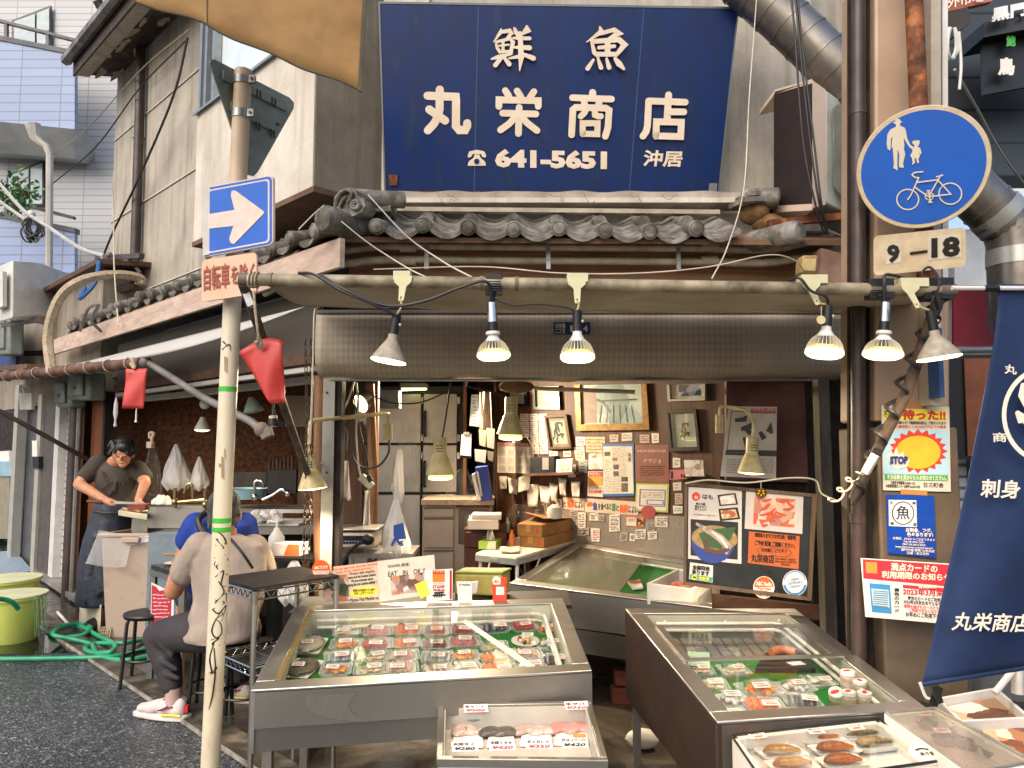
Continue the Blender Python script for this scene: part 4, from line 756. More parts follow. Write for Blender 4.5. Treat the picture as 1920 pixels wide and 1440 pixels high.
def ring(cx,cy,r,wd):
 global li
 pts=[(cx+r*cos(q),cy+r*sin(q)*.93)for q in[2*pi*k/32 for k in range(33)]];
 for k in range(32):mb.px(kq([pts[k],pts[k+1],(cx+(pts[k+1][0]-cx)*(1-wd/r),cy+(pts[k+1][1]-cy)*(1-wd/r)),(cx+(pts[k][0]-cx)*(1-wd/r),cy+(pts[k][1]-cy)*(1-wd/r))]),PC,.0008,li)
 li+=.0009
ring(613,1103,130,15);ring(1090,1038,135,15);ring(856,1068,52,13)
for l in([(612,1105),(650,1050),(690,960),(735,860),(690,855),(660,825),(690,800),(785,792)],[(715,912),(960,880)],[(692,965),(850,1075)],[(860,1065),(880,1010),(985,830)],[(935,850),(1005,830)],[(955,890),(1095,1042),(860,1070)],[(845,1005),(865,1130)],[(830,1005),(860,1003)],[(850,1133),(885,1130)]):mb.stroke(kq(l),PC,15/K4,li,seg=4,t=.0008);li+=.0009
mb.build('bicycle_symbol',rs2)
PC2=(P(1725,470,2.97),PC[1]);pl3=MB(mat('yellowed white sign edge','#d3c2a2')).px(rrect(1638,443,1811,517,9,-.1),PC2,-.008).build('time_plate',sp2)
mb=MB(mat('pale patch','#d8cdb8',.5));mb.px([(1661,456),(1689,453),(1690,492),(1662,495)],PC2,.0006,.001);mb.px([(1739,444),(1801,438),(1803,482),(1741,488)],PC2,.0006,.001);mb.build('patch',pl3)
lettering(pl3,[(BLACK,'9',1663,458,1687,493,PC2,dict(bold=.045)),(BLACK,'18',1746,444,1800,482,PC2,dict(bold=.045,slope=-.07))]);MB(BLACK).stroke([(1708,475),(1737,471)],PC2,5,.003).build('dash',pl3)
# ---------------- front awning on its lamp bar ----------------
bar0,bar1=P(450,524,2.75),P(1786,545,2.75)
aw=thing('front_awning','grey canvas awning on a pipe over the fish cases, lamps clipped along it','awning',P(1100,545,2.75))
BARM=mat('dusty beige pipe','#a3977c',.55,c2='#867a61',c3='#5c5140',sc=9)
mb=MB(BARM).tube([bar0,bar1],.0235,14);mb.use(mat('weathered pipe end','#6b5f52',.6)).tube([bar1-V((.05,0,0)),bar1+V((.006,0,0))],.027,14);mb.tube([bar0,bar0+V((.03,0,0))],.026,12);mb.build('pipe',aw)
mb=MB(mat('worn pipe collar','#776b55',.6))
for x in(505,900,965):p=P(x,524+(x-450)*.0157,2.75);mb.tube([p,p+V((.014,0,0))],.027,14)
mb.build('collar',aw)
AWN=mat('greyed awning canvas','#aea38f',.85,c2='#8f8573',sc=2);BACKT=4.15
def awf(u,v):
 a=bar0+(bar1-bar0)*(.035+.965*u-.0*v);b=P(590+1010*u,572+5*u,BACKT);p=a.lerp(b,v);p.z-=.05*sin(pi*v)*(.5+.5*sin(pi*u));p.z-=.01+.004*sin(u*40+v*5)
 return p
MB(AWN).grid(awf,60,10).build('canvas',aw,solid=.003)
mb=MB(ROPE)
for x in(470,477,483):p=P(x,525,2.75);mb.tube([p+V((.004*cos(q),sin(q)*.029,cos(q)*.029))for q in[k*pi/5 for k in range(11)]],.004,5)
mb.tube(bez([P(476,545,2.72),P(478,575,2.72),P(484,625,2.74),P(487,640,2.76)]),.005,6);mb.build('rope_lashing',aw)
ARM=mat('brown grey arm','#5a4a3f',.6,c2='#3d322b',sc=12)
mb=MB(ARM).tube([P(455,530,2.75),P(484,610,3.0),P(530,755,3.6),P(570,870,4.2),P(584,905,4.45)],.02,10);mb.use(ALU).obox(P(468,560,2.8),(.012,0,-.03),(0,.02,0),(.012,0,.005));mb.build('brace',aw)
mb=MB(ARM).tube([P(1760,560,2.75),P(1700,735,2.93),P(1600,935,3.15)],.022,10);mb.build('brace',aw)
pts=[]
for k in range(70):t_=k/69;c=P(1760-160*t_,560+375*t_,2.75+t_*.4);pts.append(c+V((.027*cos(k*.75),-.01+.027*sin(k*.75),0)))
one(MB(CABLEB).tube(bez(pts,2),.009,6),'wrapped_cable','black cables wound tightly round the slanting right awning arm','cable')
# black and white coil lead, plug
pl_=thing('cable_connector','white plug connector hanging on the wound right awning arm','plug',P(1632,870,3.0));MB(WHITEP).bar(P(1642,852,3.0),P(1622,888,3.03),.034,.03).build('body',pl_,bev=.004);MB(BLACKP).bar(P(1648,842,3.0),P(1643,852,3.0),.03,.026).build('plug',pl_)
mb=MB(CABLEW).tube(bez([P(1620,890,3.03),P(1605,885,3.06)]+[P(1604-16*k/5+10*cos(k*1.25),890+45*k/12*1+8*sin(k*1.25),3.1)for k in range(14)]+[P(1572,940,3.3),P(1540,925,3.5),P(1528,900,3.6),P(1480,896,3.65),P(1400,905,3.7),P(1330,900,3.75),P(1285,906,3.8)],5),.0042,6);one(mb,'coiled_lead','white lead coiled below the plug and running along the top of the menu board','cable')
# ---------------- lamps on the bar ----------------
EMW=mat('lit lamp lens','#fff6d8',.4,emit='#ffe9ae',es=3);EMY=mat('yellow lit rim','#e8dc60',.4,emit='#f0e060',es=1.6);SHADE=mat('matte lamp body','#a89e8d',.7,c2='#8b8071',sc=30);FIN=mat('lamp fins','#cfc6b4',.35,.3,c2='#bdb29d')
CLIPC=mat('cream steel clip','#d5cfa8',.4,c2='#bcb58c')
def clip(par,cx,cy,black,tx,ty,Y=2.75):
 if black:
  mb=MB(BLACKP).box(P(cx-16,cy+26,Y-.02),P(cx+16,cy-6,Y+.03));
  for k in range(5):mb.box(P(cx-14,cy+2+k*4+2,Y-.024),P(cx+14,cy+2+k*4,Y-.02))
  mb.bar(P(cx,cy+20,Y-.03),P(tx,ty,Y-.02),.018,.012)
 else:
  mb=MB(CLIPC).prism([P(cx-18,cy-6,Y-.028),P(cx+18,cy-6,Y-.028),P(cx+16,cy+6,Y-.03),P(cx+7,cy+14,Y-.032),P(cx+6+(tx-cx)*.4,cy+40,Y-.032),P(cx-4+(tx-cx)*.4,cy+42,Y-.032),P(cx-7,cy+14,Y-.032),P(cx-16,cy+6,Y-.03)],(0,.006,0));mb.box(P(cx-18,cy+1,Y-.028),P(cx+18,cy-9,Y+.03));mb.use(BLACK).lathe(P(cx+(tx-cx)*.3,cy+34,Y-.033),(0,-1,0),[(.003,0),(.003,.002)],8)
 return mb.build('clip',par,bev=.002)
def barlamp(kind,cx,cy,black,sx,sy,rx,ry,rp,label,en,Y=2.72,chrome=False):
 s,r=P(sx,sy,Y),P(rx,ry,Y);a=(r-s).normalized();L=(r-s).length;rr_=rp*Y/F
 t_=thing('clip_lamp',label,'lamp',r,'clip lamps on the awning bar');clip(t_,cx,cy,black,sx,sy)
 MB(CREAM if not black else BLACKP).tube(bez([P(cx+(sx-cx)*.4,cy+36,2.72),P((cx+sx)/2+3,(cy+36+sy)/2,2.72),s]),.004,6).build('hook',t_)
 MB(CHROME if chrome else BLACKP).lathe(s,a,[(.013,0),(.017,.003),(.0175,L*.42 if not chrome else L*.36),(.0,L*.42)],18).build('socket',t_)
 if chrome:MB(BLACKP).lathe(s+a*L*.36,a,[(.0172,0),(.0172,L*.15),(0,L*.15)],18).build('socket_base',t_);MB(WHITEP).lathe(s+a*L*.52,a,[(.018,0),(.026,.002),(.027,.012),(.018,.016)],20).build('collar',t_)
 else:MB(CLIPC).ball(s+a*L*.22+V((.019,-.004,0)),.006,8).build('wing_screw',t_)
 b0=L*(.42 if not chrome else .55)
 if kind=='cone':
  MB(SHADE).lathe(s+a*b0,a,[(.017,0),(.018,L*.1),(rr_*.62,L*.3),(rr_*.9,L*.47),(rr_,L*.55)],28).build('bulb',t_);ln=MB(EMW).lathe(s+a*(b0+L*.55),a,[(rr_*1.0,0),(rr_*1.02,.006),(rr_*.8,.011),(0,.013)],28).build('lens',t_);tip=b0+L*.55
 else:
  hh=L-b0;MB(WHITEP).lathe(s+a*b0,a,[(.017,0),(.018,hh*.12),(rr_*.5,hh*.34),(rr_*.5,hh*.36)],20).build('neck',t_)
  MB(BLACKM).lathe(s+a*(b0+hh*.3),a,[(rr_*.42,0),(rr_*.6,hh*.3),(rr_*.72,hh*.5)],20).build('core',t_)
  mb=MB(FIN);u=a.orthogonal().normalized();v=a.cross(u)
  for k in range(26):
   q=2*pi*k/26;d=u*cos(q)+v*sin(q);w_=a.cross(d)*.0011;P_=[s+a*(b0+hh*t1)+d*rr_*r1 for t1,r1 in((.3,.4),(.32,.52),(.45,.74),(.6,.88),(.78,.97),(.8,.7),(.5,.45))];mb.prism([p-w_ for p in P_],w_*2)
  mb.build('heat_sink',t_);MB(EMY).lathe(s+a*(b0+hh*.66),a,[(rr_*.7,0),(rr_*.84,hh*.1),(rr_*.84,hh*.13)],26).build('glow_ring',t_)
  MB(mat('clear lamp rim','#e6e2c8',.2,emit='#f6edb8',es=.8)).lathe(s+a*(b0+hh*.78),a,[(rr_*.97,0),(rr_,hh*.06),(rr_,hh*.16),(rr_*.9,hh*.22)],28).build('rim',t_);ln=MB(EMW).lathe(s+a*(b0+hh),a,[(rr_*.88,0),(rr_*.7,.006),(0,.009)],26).build('lens',t_);tip=L
 lampl('lamp_light',s+a*(tip+.03),en,spot=165,aim=a,par=t_,size=.05);return t_
EB=15
barlamp('cone',755,523,0,744,590,728,678,33,'matte cone lamp tilted left, first on the awning bar beside the sign post',EB)
barlamp('fin',926,525,1,922,566,926,672,32,'finned bulb in chrome holder, second lamp on the bar, left of the blue address plate',EB,chrome=True)
barlamp('fin',1082,527,0,1082,582,1083,676,33,'finned bulb in black holder hanging before the blue address plate',EB)
barlamp('fin',1522,530,0,1553,572,1545,668,35,'finned bulb with a dangling round tag, first of the three right lamps',EB)
barlamp('fin',1648,533,1,1660,566,1655,670,36,'finned bulb in chrome holder between tagged lamp and tilted cone lamp at right',EB,chrome=True)
barlamp('cone',1708,536,0,1744,582,1761,672,38,'matte cone lamp tilted right, last on the bar beside the navy flag',EB)
mb=MB(ROPE).tube([P(1540,575,2.7),P(1540,594,2.69)],.002,5);mb.use(mat('cream tag','#d5c690',.5)).lathe(P(1539,600,2.69),(0,-1,0),[(.016,0),(.016,.004)],18);one(mb,'round_tag','round cream tag dangling from lamp holder at right','tag')
mb=MB(BLACKP).box(P(1734,560,2.73),P(1768,528,2.8));mb.bar(P(1752,545,2.7),P(1762,580,2.7),.02,.014);one(mb,'black_clip','black spring clip on the awning bar next to the last cone lamp','clip')
cable('lamp_cable',[P(560,512,2.74),P(590,515,2.7),P(640,545,2.68),P(700,570,2.68),P(745,592,2.7)],.006,CABLEB,'black cable sagging from the bar to the first cone lamp')
cable('lamp_cable',[P(600,515,2.74),P(640,540,2.68),P(720,572,2.68),P(790,566,2.68),P(860,540,2.68),P(905,527,2.68),P(921,540,2.69),P(922,568,2.71)],.0065,CABLEB,'black cable looping under the bar to the second lamp')
cable('lamp_cable',[P(925,560,2.72),P(960,572,2.72),P(1010,570,2.72),P(1060,576,2.72),P(1080,584,2.72)],.004,CABLEB,'thin cable between second and third bar lamps')
cable('lamp_cable',[P(1480,525,2.74),P(1500,522,2.7),P(1520,545,2.7),P(1548,556,2.7),P(1553,574,2.72)],.0055,CABLEB,'black cable running to the lamp with round tag')
cable('lamp_cable',[P(1658,568,2.72),P(1658,530,2.7),P(1662,515,2.72),P(1690,520,2.74),P(1712,530,2.74)],.006,CABLEB,'black cable arching over the bar by the right chrome lamp')
cable('lamp_cable',[P(1745,584,2.72),P(1750,560,2.7),P(1762,530,2.7),P(1745,502,2.72),P(1730,510,2.74),P(1733,535,2.74)],.005,CABLEB,'black cable looping over the bar end at the last lamp')
# ---------------- vinyl roll curtain ----------------
def vinyl():
 M_,t,b=newmat('grey diamond vinyl');vec=coord(t);s=nd(t,'ShaderNodeSeparateXYZ');t.links.new(vec,s.inputs[0])
 def m(op,a,b2):
  n=nd(t,'ShaderNodeMath',operation=op)
  for i,k in enumerate((a,b2)):
   if isinstance(k,(int,float)):n.inputs[i].default_value=k
   else:t.links.new(k,n.inputs[i])
  return n.outputs[0]
 x=m('MULTIPLY',s.outputs[0],1/.06);z=m('MULTIPLY',s.outputs[2],1/.085);a=m('ADD',x,z);b2=m('SUBTRACT',x,z)
 f=lambda q:m('LESS_THAN',m('FRACT',q,0),.5);ck=m('ABSOLUTE',m('SUBTRACT',f(a),f(b2)),0)
 n=noise(t,coord(t,(1,1,.6)),2.2,5);fade=ramp(t,n,[(.3,(.08,)*3+(1,)),(.65,(.34,)*3+(1,))]);fac=m('MULTIPLY',ck,fade)
 base=ramp(t,noise(t,coord(t,(1,1,.3)),1.5,6),[(.3,hx('#85796a')),(.7,hx('#aaa090'))]);mx=nd(t,'ShaderNodeMix',data_type='RGBA');t.links.new(fac,mx.inputs[0]);t.links.new(base,mx.inputs[6]);mx.inputs[7].default_value=hx('#c7bca9')
 t.links.new(mx.outputs[2],b.inputs['Base Color']);b.inputs['Roughness'].default_value=.5;b.inputs['Specular IOR Level'].default_value=.35;bumpn(t,b,noise(t,vec,14,3),.3,.006);return M_
zt,zb=P(1000,588,4.2).z,P(1000,708,4.2).z;xL,xR=P(592,640,4.2).x,P(1600,640,4.2).x
def vf(u,v):
 x=xL+(xR-xL)*u;pr=[(0,0),(.3,.012),(.6,.015),(.8,.0),(.93,-.05),(1,-.11)];z=zt+(zb-zt)*min(1,v*1.0+.0)
 for(a,p),(b,q)in zip(pr,pr[1:]):
  if a<=v<=b:dy=p+(q-p)*(v-a)/(b-a)
 sag=.018*max(0,v-.6)*max(0,1-abs(u-.47)*22);c=max(0,1-(1-u)*22)*max(0,v-.7);return V((x-c*.16+.0*v,4.2-dy+.008*sin(u*50)*v,z-sag*2+.006*sin(u*23+1)*v))
rc=thing('roll_curtain','grey vinyl roll curtain with faded diamond pattern above the shop opening','curtain',V(((xL+xR)/2,4.25,zb)))
MB(vinyl()).grid(vf,80,14).build('sheet',rc,solid=.004);MB(mat('grey curtain rail','#5c554a',.5)).box((xL,4.19,zt),(xR,4.3,zt+.02)).build('rail',rc)
MB(mat('curtain end','#57503f',.6)).prism([V((xR-.01,4.2,zt)),V((xR-.01,4.3,zt)),V((xR-.01,4.32,zb+.02)),V((xR-.03,4.2,zb+.05))],(.012,0,0)).build('end_cover',rc);MB(ALU).tube([V((xL+.06,4.30,zb-.005)),V((xR-.14,4.30,zb-.005))],.008,8).build('bottom_rod',rc)
MB(AWN).stroke([(1119,590),(1118,650),(1110,708)],FR(4.178),1.2,.002).build('curtain_seam',rc)
apl=thing('address_plate','small blue street address plate on the grey roll curtain','sign',P(1073,627,4.17));PA=FR(4.168)
MB(mat('plate blue','#1c3f7d',.35)).px([(1038,604),(1107,604),(1107,627),(1038,627)],PA,-.006).build('plate',apl);lettering(apl,[(WHITEINK,'日本橋\n二丁目',1041,606,1060,625,PA),(WHITEINK,'1',1069,610,1074,622,PA,dict(bold=.03)),(WHITEINK,'4',1093,610,1102,622,PA,dict(bold=.03)),(WHITEINK,'-',1078,615,1083,617,PA)]);MB(mat('plate blue dark','#16356b',.35)).px([(1061,604),(1062,604),(1062,627),(1061,627)],PA,.0006,.001).build('plate_line',apl)
# ---------------- left awning ----------------
la=thing('side_awning','worn white awning sheet on a rope lashed rusty pipe over the side counter','awning',P(200,690,6.2))
q0,q1=P(266,680,5.7),P(-60,712,7.8);BRP=mat('rusty brown pipe','#7d5a48',.6,c2='#5c3f31',c3='#3a2820',sc=8)
mb=MB(BRP).tube([q0,q1],.044,12);mb.use(mat('grey elbow','#6f6a63',.5)).ball(q0+V((.03,0,.0)),.05,10);mb.build('pipe',la)
mb=MB(ROPE)
for k in range(9):c=q0.lerp(q1,.05+k*.095);d=(q1-q0).normalized();u=d.cross(Z).normalized();mb.tube([c+u*cos(q)*.05+Z*sin(q)*.05+d*.012*sin(q)for q in[j*pi/6 for j in range(13)]],.006,5)
mb.build('rope_lashing',la)
b0_,b1_=LE[0]+nL*.0+dL*.25+Z*2.335,LE[0]+dL*5.6+Z*2.335
WSH=mat('weathered white sheet','#b5b1aa',.7,c2='#9c9284',c3='#7d6248',sc=2.2,lo=.2,hi=.45)
MB(WSH).grid(lambda u,v:(q0.lerp(q1,u)+Z*.03).lerp(b0_.lerp(b1_,u),v)-Z*(.03*sin(pi*v)),30,8).build('canvas',la,solid=.004)
mb=MB(GREYP).tube([q0+V((.05,0,0)),P(380,745,5.2),P(470,790,4.95),P(490,806,4.9)],.026,10);mb.build('brace',la);mb=MB(BROWNP).tube([P(-30,755,7.0),P(90,820,7.2),P(165,862,7.5)],.022,8);mb.build('brace',la)
mb=MB(mat('grey cast fitting','#7d7268',.6)).ball(P(490,805,4.88),(.05,.04,.05),10);mb.obox(P(500,812,4.88),(.035,0,.015),(0,.03,0),(-.01,0,.03));mb.build('wall_fitting',la,bev=.006)
def cloth(px4,Y,wav=.01):
 a,b,c_,d=[P(x,y,Y)for x,y in px4]
 return lambda u,v:a.lerp(b,u).lerp(d.lerp(c_,u),v)+V((0,wav*sin(v*5+u*4),0))
REDC=mat('red vinyl','#c0392f',.4,c2='#a52b26',sc=6,bump=.2,bsc=20)
rf=thing('red_flag','small coral red vinyl flag tied to the side awning pipe','flag',P(252,765,5.55));MB(mat('coral vinyl','#cf4a44',.4,c2='#b93a38',sc=6)).grid(cloth([(236,692),(277,691),(268,766),(230,766)],5.55),8,10).build('cloth',rf,solid=.003);MB(ROPE).tube(bez([P(247,672,5.6),P(252,690,5.55),P(245,682,5.62)]),.012,6).build('tie',rf)
rf=thing('red_flag','tapered dark red vinyl flag hanging from the front awning arm by the sign post','flag',P(500,757,2.9));f_=cloth([(447,660),(532,640),(532,755),(508,757)],2.85,.014);MB(REDC).grid(lambda u,v:f_(u,v)+V((0,0,.03*(1-v)*sin(pi*u))),10,12).build('cloth',rf,solid=.004);MB(ROPE).tube(bez([P(484,632,2.82),P(490,645,2.83),P(486,652,2.84),P(480,640,2.82)]),.008,6).build('knot',rf)
for x,y0,y1,l in((218,745,798,'limp pale fish bladder shaped balloon hanging by the red flag'),(256,766,790,'short white knotted string end below the coral red flag')):
 mb=MB(BAGM if x<230 else WHITEP).lathe(P(x,y0,5.5),(0,0,-1),[(.003,0),(.014 if x<230 else .007,.05),(.016 if x<230 else .006,.12 if x<230 else .06),(.006,.17 if x<230 else .085),(.012,.21 if x<230 else .1),(0,.22 if x<230 else .101)],10);one(mb,'hanging_streamer',l,'streamer')
 # ---------------- navy flag at right ----------------
FY=2.5
def ff(u,v):
 lx=[(0,1868),(.04,1872),(.16,1862),(.5,1813),(1,1729)]
 for(a,p),(b,q)in zip(lx,lx[1:]):
  if a<=v<=b:x0=p+(q-p)*(v-a)/(b-a)
 x=x0+212*u-12*v*u;y=533+(1283-533-32*u)*v;return P(x,y,FY+.03*sin(u*5+v*3)*v+.02*u)
fl=thing('shop_flag','navy vertical shop flag with white lettering at the right edge','flag',P(1800,1283,FY));MB(NAVY).grid(ff,24,40).build('cloth',fl,solid=.003)
PF=FR(FY-.035);rg=MB(WHITEINK);
cxf,cyf,rf_=1962,778,85
for k in range(48):
 a,b=2*pi*k/48,2*pi*(k+1)/48;rg.px([(cxf+rf_*cos(a),cyf+rf_*1.08*sin(a)),(cxf+rf_*cos(b),cyf+rf_*1.08*sin(b)),(cxf+(rf_-8)*cos(b),cyf+(rf_-8)*1.08*sin(b)),(cxf+(rf_-8)*cos(a),cyf+(rf_-8)*1.08*sin(a))],PF,.001,.004)
rg.stroke([(1916,722),(1918,740),(1925,760)],PF,[8,22,16],.004);rg.stroke([(1906,775),(1912,785),(1920,785)],PF,[10,18,14],.006);tpx(rg,'魚',1915,720,2010,800,PF,.04,.005);rg.build('emblem',fl)
lettering(fl,[(WHITEINK,'丸',1882,684,1905,702,PF,dict(bold=.02,slope=.1)),(WHITEINK,'商',1860,811,1886,829,PF,dict(bold=.02)),(WHITEINK,'刺身',1838,899,1912,934,PF,dict(bold=.025,skew=-.1,slope=.05)),(WHITEINK,'丸栄商店',1786,1149,1930,1184,PF,dict(bold=.02,skew=-.25,slope=.03))])
mb=MB(WHITEP).tube([P(1785,540,FY-.01),P(2090,541,FY-.01)],.008,8);mb.use(BLACKP).tube([P(1846,541,FY-.012),P(1872,541,FY-.012)],.0105,8);one(mb,'flag_rod','thin white rod carrying the navy shop flag','pole')
mb=MB(NAVY).tube([ff(k/20,1)-Z*.0 for k in range(21)],.008,6);mb.build('hem',fl)
fs=thing('flag_stand_clip','black clamp with white clips at the bottom corner of the navy flag','clamp',P(1750,1330,2.5));MB(BLACKM).bar(P(1745,1320,2.5),P(1755,1285,2.5),.03,.03).build('clamp',fs);MB(WHITEP).tube(bez([P(1725,1280,2.48),P(1735,1305,2.48),P(1742,1310,2.48)]),.005,6).build('clip',fs);MB(BLACKM).bar(P(1752,1285,2.47),P(1762,1318,2.47),.012,.02).build('lever',fs)
# ---------------- inside the shop: back wall ----------------
PW1=off(PW,.004)
def sheet(name,label,cat,pts,pl,m,items=None,group=None,t=.0015,lift=.002,extra=None):
 """a flat sheet of paper or card; items are printed on it"""
 if not items and not extra:return one(MB(m).px(pts,pl,t,lift),name,label,cat,group)
 c=PL(sum(p[0]for p in pts)/len(pts),max(p[1]for p in pts),pl);t_=thing(name,label,cat,c,group);MB(m).px(pts,pl,t,lift).build('sheet',t_)
 if items:lettering(t_,[(i[0],i[1],i[2],i[3],i[4],i[5],pl,dict({'lift':lift+t+.0012},**(i[6]if len(i)>6 else{})))for i in items])
 for nm,mm,q,*l in(extra or[]):MB(mm).px(q,pl,.0008,lift+t+(l[0]if l else .0003)).build(nm,t_)
 return t_
def rect(x0,y0,x1,y1,s=0):return[(x0,y0),(x1,y0+s),(x1,y1+s),(x0,y1)]
def picture(name,label,outer,inner,fm,bg,prints=(),depth=.025,pl=PW):
 c=PL(outer[3][0],outer[3][1],pl);t_=thing(name,label,'picture',c);mb=MB(fm)
 for k in range(4):j=(k+1)%4;mb.px([outer[k],outer[j],inner[j],inner[k]],pl,depth,.003)
 mb.build('frame',t_,bev=.002);MB(bg).px(inner,pl,.006,.004).build('print',t_)
 for nm,mm,fn in prints:b=MB(mm);fn(b);b.build(nm,t_)
 MB(GLASS).px(inner,pl,.001,.018).build('glass',t_)if prints is not None else None
 return t_
GOLD=mat('worn gilt frame','#8f6d35',.4,.5,c2='#5a4020',sc=20);FBLK=mat('black frame','#161310',.35);FBRN=woodmat('brown frame','#6d4527','#3f2614');FDK=mat('dark olive frame','#3b3327',.4)
GREYREFL=photomat('painted glass reflections',['#b9c2c8','#a4adb3','#c6ced2','#8d969b','#d2d6d8'],5)  # grey patches and lines paint the reflections in the picture glass
def wr(b):
 b.stroke([(1122,750),(1132,754),(1145,772)],PW,[5,4,4],.011);b.stroke([(1125,752),(1195,749)],PW,3,.012)
 for k in range(6):b.stroke([(1130+11*k,760),(1126+13*k,792)],PW,1,.0125)
picture('picture_frame','large gilt framed picture with pale grey print at the top of the panelled wall',[(1081,722),(1216,720),(1222,806),(1085,808)],[(1091,722),(1206,720),(1209,794),(1094,796)],GOLD,GREYREFL,[('pink_panel',ink('#b58d86'),lambda b:b.px([(1092,735),(1118,735),(1121,792),(1095,794)],PW,.0005,.0105)),('reflection_lines',ink('#5a5f63'),wr)])
DOCM=mat('white certificate','#cfd0cc',.5,c2='#c3c4be');lin=lambda x0,x1,ys:(lambda b:[b.stroke([(x0,y),(x1,y)],PW,.8,.0115+.0002*i)for i,y in enumerate(ys)])
picture('picture_frame','black framed certificate left of the gilt picture, whole frame in view',[(1002,724),(1052,724),(1054,768),(1004,768)],[(1007,724),(1046,724),(1047,763),(1008,763)],FBLK,DOCM,[('text_lines',ink('#6d6d6a'),lin(1012,1042,(738,743,748,753,757)))])
picture('picture_frame','black framed certificate half hidden behind a beige hanging lamp',[(953,724),(991,724),(993,762),(955,762)],[(957,724),(985,724),(987,757),(958,757)],FBLK,DOCM,[('text_lines',ink('#6d6d6a'),lin(962,982,(737,742,747,752)))])
def horse(x0,y0,k,fl=1):
 T_=lambda l:[(x0+fl*a*k,y0+b*k)for a,b in l]
 def fn(b):
  for i,(l,w_)in enumerate([([(0,0),(6,-6),(14,-4),(16,4),(12,5)],[5,8,7,4,2]),([(0,0),(-3,12),(-1,24),(4,34)],[9,8,6,5]),([(2,2),(5,14),(8,24)],[4,5,3]),([(4,34),(14,28),(20,30),(16,38)],[5,6,4,2]),([(-3,12),(-8,22),(-6,34),(-12,46)],[5,4,3,2]),([(2,36),(0,46),(4,56)],[4,3,2]),([(-6,4),(-4,-4),(2,-8)],[3,4,2]),([(14,34),(20,44)],[3,1])]):b.stroke(T_(l),PW,[q*k for q in w_],.0112+.0003*i,flat=True)
 return fn
INK=ink('#2b2724')
picture('picture_frame','brown framed ink drawing of a horse tilted on the panelled wall',[(1024,779),(1066,777),(1076,841),(1033,843)],[(1028,784),(1062,782),(1071,837),(1037,838)],FBRN,mat('grey mat board','#a1958a',.7),[('drawing_paper',PAPER,lambda b:b.px([(1034,790),(1059,788),(1066,832),(1041,833)],PW,.0004,.0104)),('ink_horse',INK,horse(1046,796,.62))])
picture('picture_frame','dark framed ink drawing of a rearing horse near the right end of the wall',[(1253,769),(1309,767),(1317,845),(1259,847)],[(1258,776),(1304,774),(1311,838),(1264,839)],FDK,mat('cream mat board','#d5cfc4',.7),[('drawing_paper',PAPER,lambda b:b.px([(1272,792),(1294,791),(1298,825),(1275,826)],PW,.0004,.0104)),('ink_horse',INK,horse(1284,797,.5))])
picture('picture_frame','thin white framed blue photograph partly hidden under the dark beam at right',[(1254,722),(1326,720),(1326,751),(1256,753)],[(1259,722),(1322,720),(1322,747),(1261,749)],mat('white wood frame','#b5b0a6',.5),PAPER,[('photograph',photomat('blue print',['#27366b','#1a2244','#58679a','#c3c7d0'],12),lambda b:b.px([(1274,722),(1316,721),(1316,742),(1275,743)],PW,.0004,.0104))])
# papers
def scrib(x0,y0,x1,y1,n,seed,m=None,w_=1.0,pl=PW,lift=.0045):
 rr=random.Random(seed);b=MB(m or ink('#4b4440'));h=(y1-y0)/n
 for i in range(n):
  y=y0+h*(i+.5);x=x0+rr.uniform(0,2)
  while x<x1-3:
   e=min(x1,x+rr.uniform(3,9));b.stroke([(x,y+rr.uniform(-.6,.6)),((x+e)/2,y+rr.uniform(-1.2,1.2)),(e,y+rr.uniform(-.6,.6))],pl,w_,lift,flat=True);x=e+rr.uniform(.8,2.5)
 return b
def note(label,pts,m,n=4,seed=0,inkm=None,w_=1.0,name='paper_note',cat='note',group=None,pl=PW,lift=.002):
 x0=max(pts[0][0],pts[3][0])+1.5;x1=min(pts[1][0],pts[2][0])-1.5;y0=max(pts[0][1],pts[1][1])+2;y1=min(pts[2][1],pts[3][1])-2
 t_=thing(name,label,cat,PL((x0+x1)/2,y1,pl),group);MB(m).px(pts,pl,.0012,lift).build('sheet',t_);scrib(x0,y0,x1,y1,n,seed,inkm,w_,pl,lift+.0018).build('writing',t_);return t_
for r in range(5):
 for c in range(4):
  if(r,c)in((0,0),(1,0),(4,0),(3,1)):continue
  x,y=959+c*17+r*.6,776+r*15.2;note('small white ticket in the grid of slips pinned left of the brown horse drawing',[(x,y),(x+15.5,y-.3),(x+15.8,y+14),(x+.3,y+14.3)],WHITEPAPER,3,r*7+c,group='white tickets pinned in a grid',w_=.9,name='ticket')
cal=sheet('calendar','pink headed year calendar sheet left of the black radio','calendar',[(933,829),(1002,832),(1001,888),(933,886)],PW1,PAPER,[(ink('#6d4a48'),'CALENDAR',942,831,996,837,dict(slope=.03))],extra=[('header',ink('#d8a8a0'),[(933,829),(1002,832),(1002,839),(933,837)])])
mb=MB(ink('#8a7f78'))
for c in range(4):
 for r in range(3):
  for k in range(5):x=937+c*16.5;y=843+r*15+k*2.4;mb.px(rect(x,y,x+11,y+1,.2),PW1,.0005,.004)
mb.build('date_rows',cal)
ra=thing('radio','black portable radio on the ledge under the white tickets','radio',PL(1032,888,off(PW,.08)));MB(BLACKP).px([(1008,857),(1054,855),(1054,886),(1008,888)],PW,.07,.02).build('body',ra,bev=.005);MB(mat('grey radio dial','#8f8d8a',.4)).px(rect(1032,858,1044,880),PW,.003,.091).build('dial',ra);MB(ALU).tube([PL(1012,857,off(PW,.08)),PL(968,790,off(PW,.1))],.0025,6).build('aerial',ra)
MB(WOODX).px([(1000,887),(1095,884),(1095,889),(1000,892)],PW,.12,.0).build('shelf',shop)
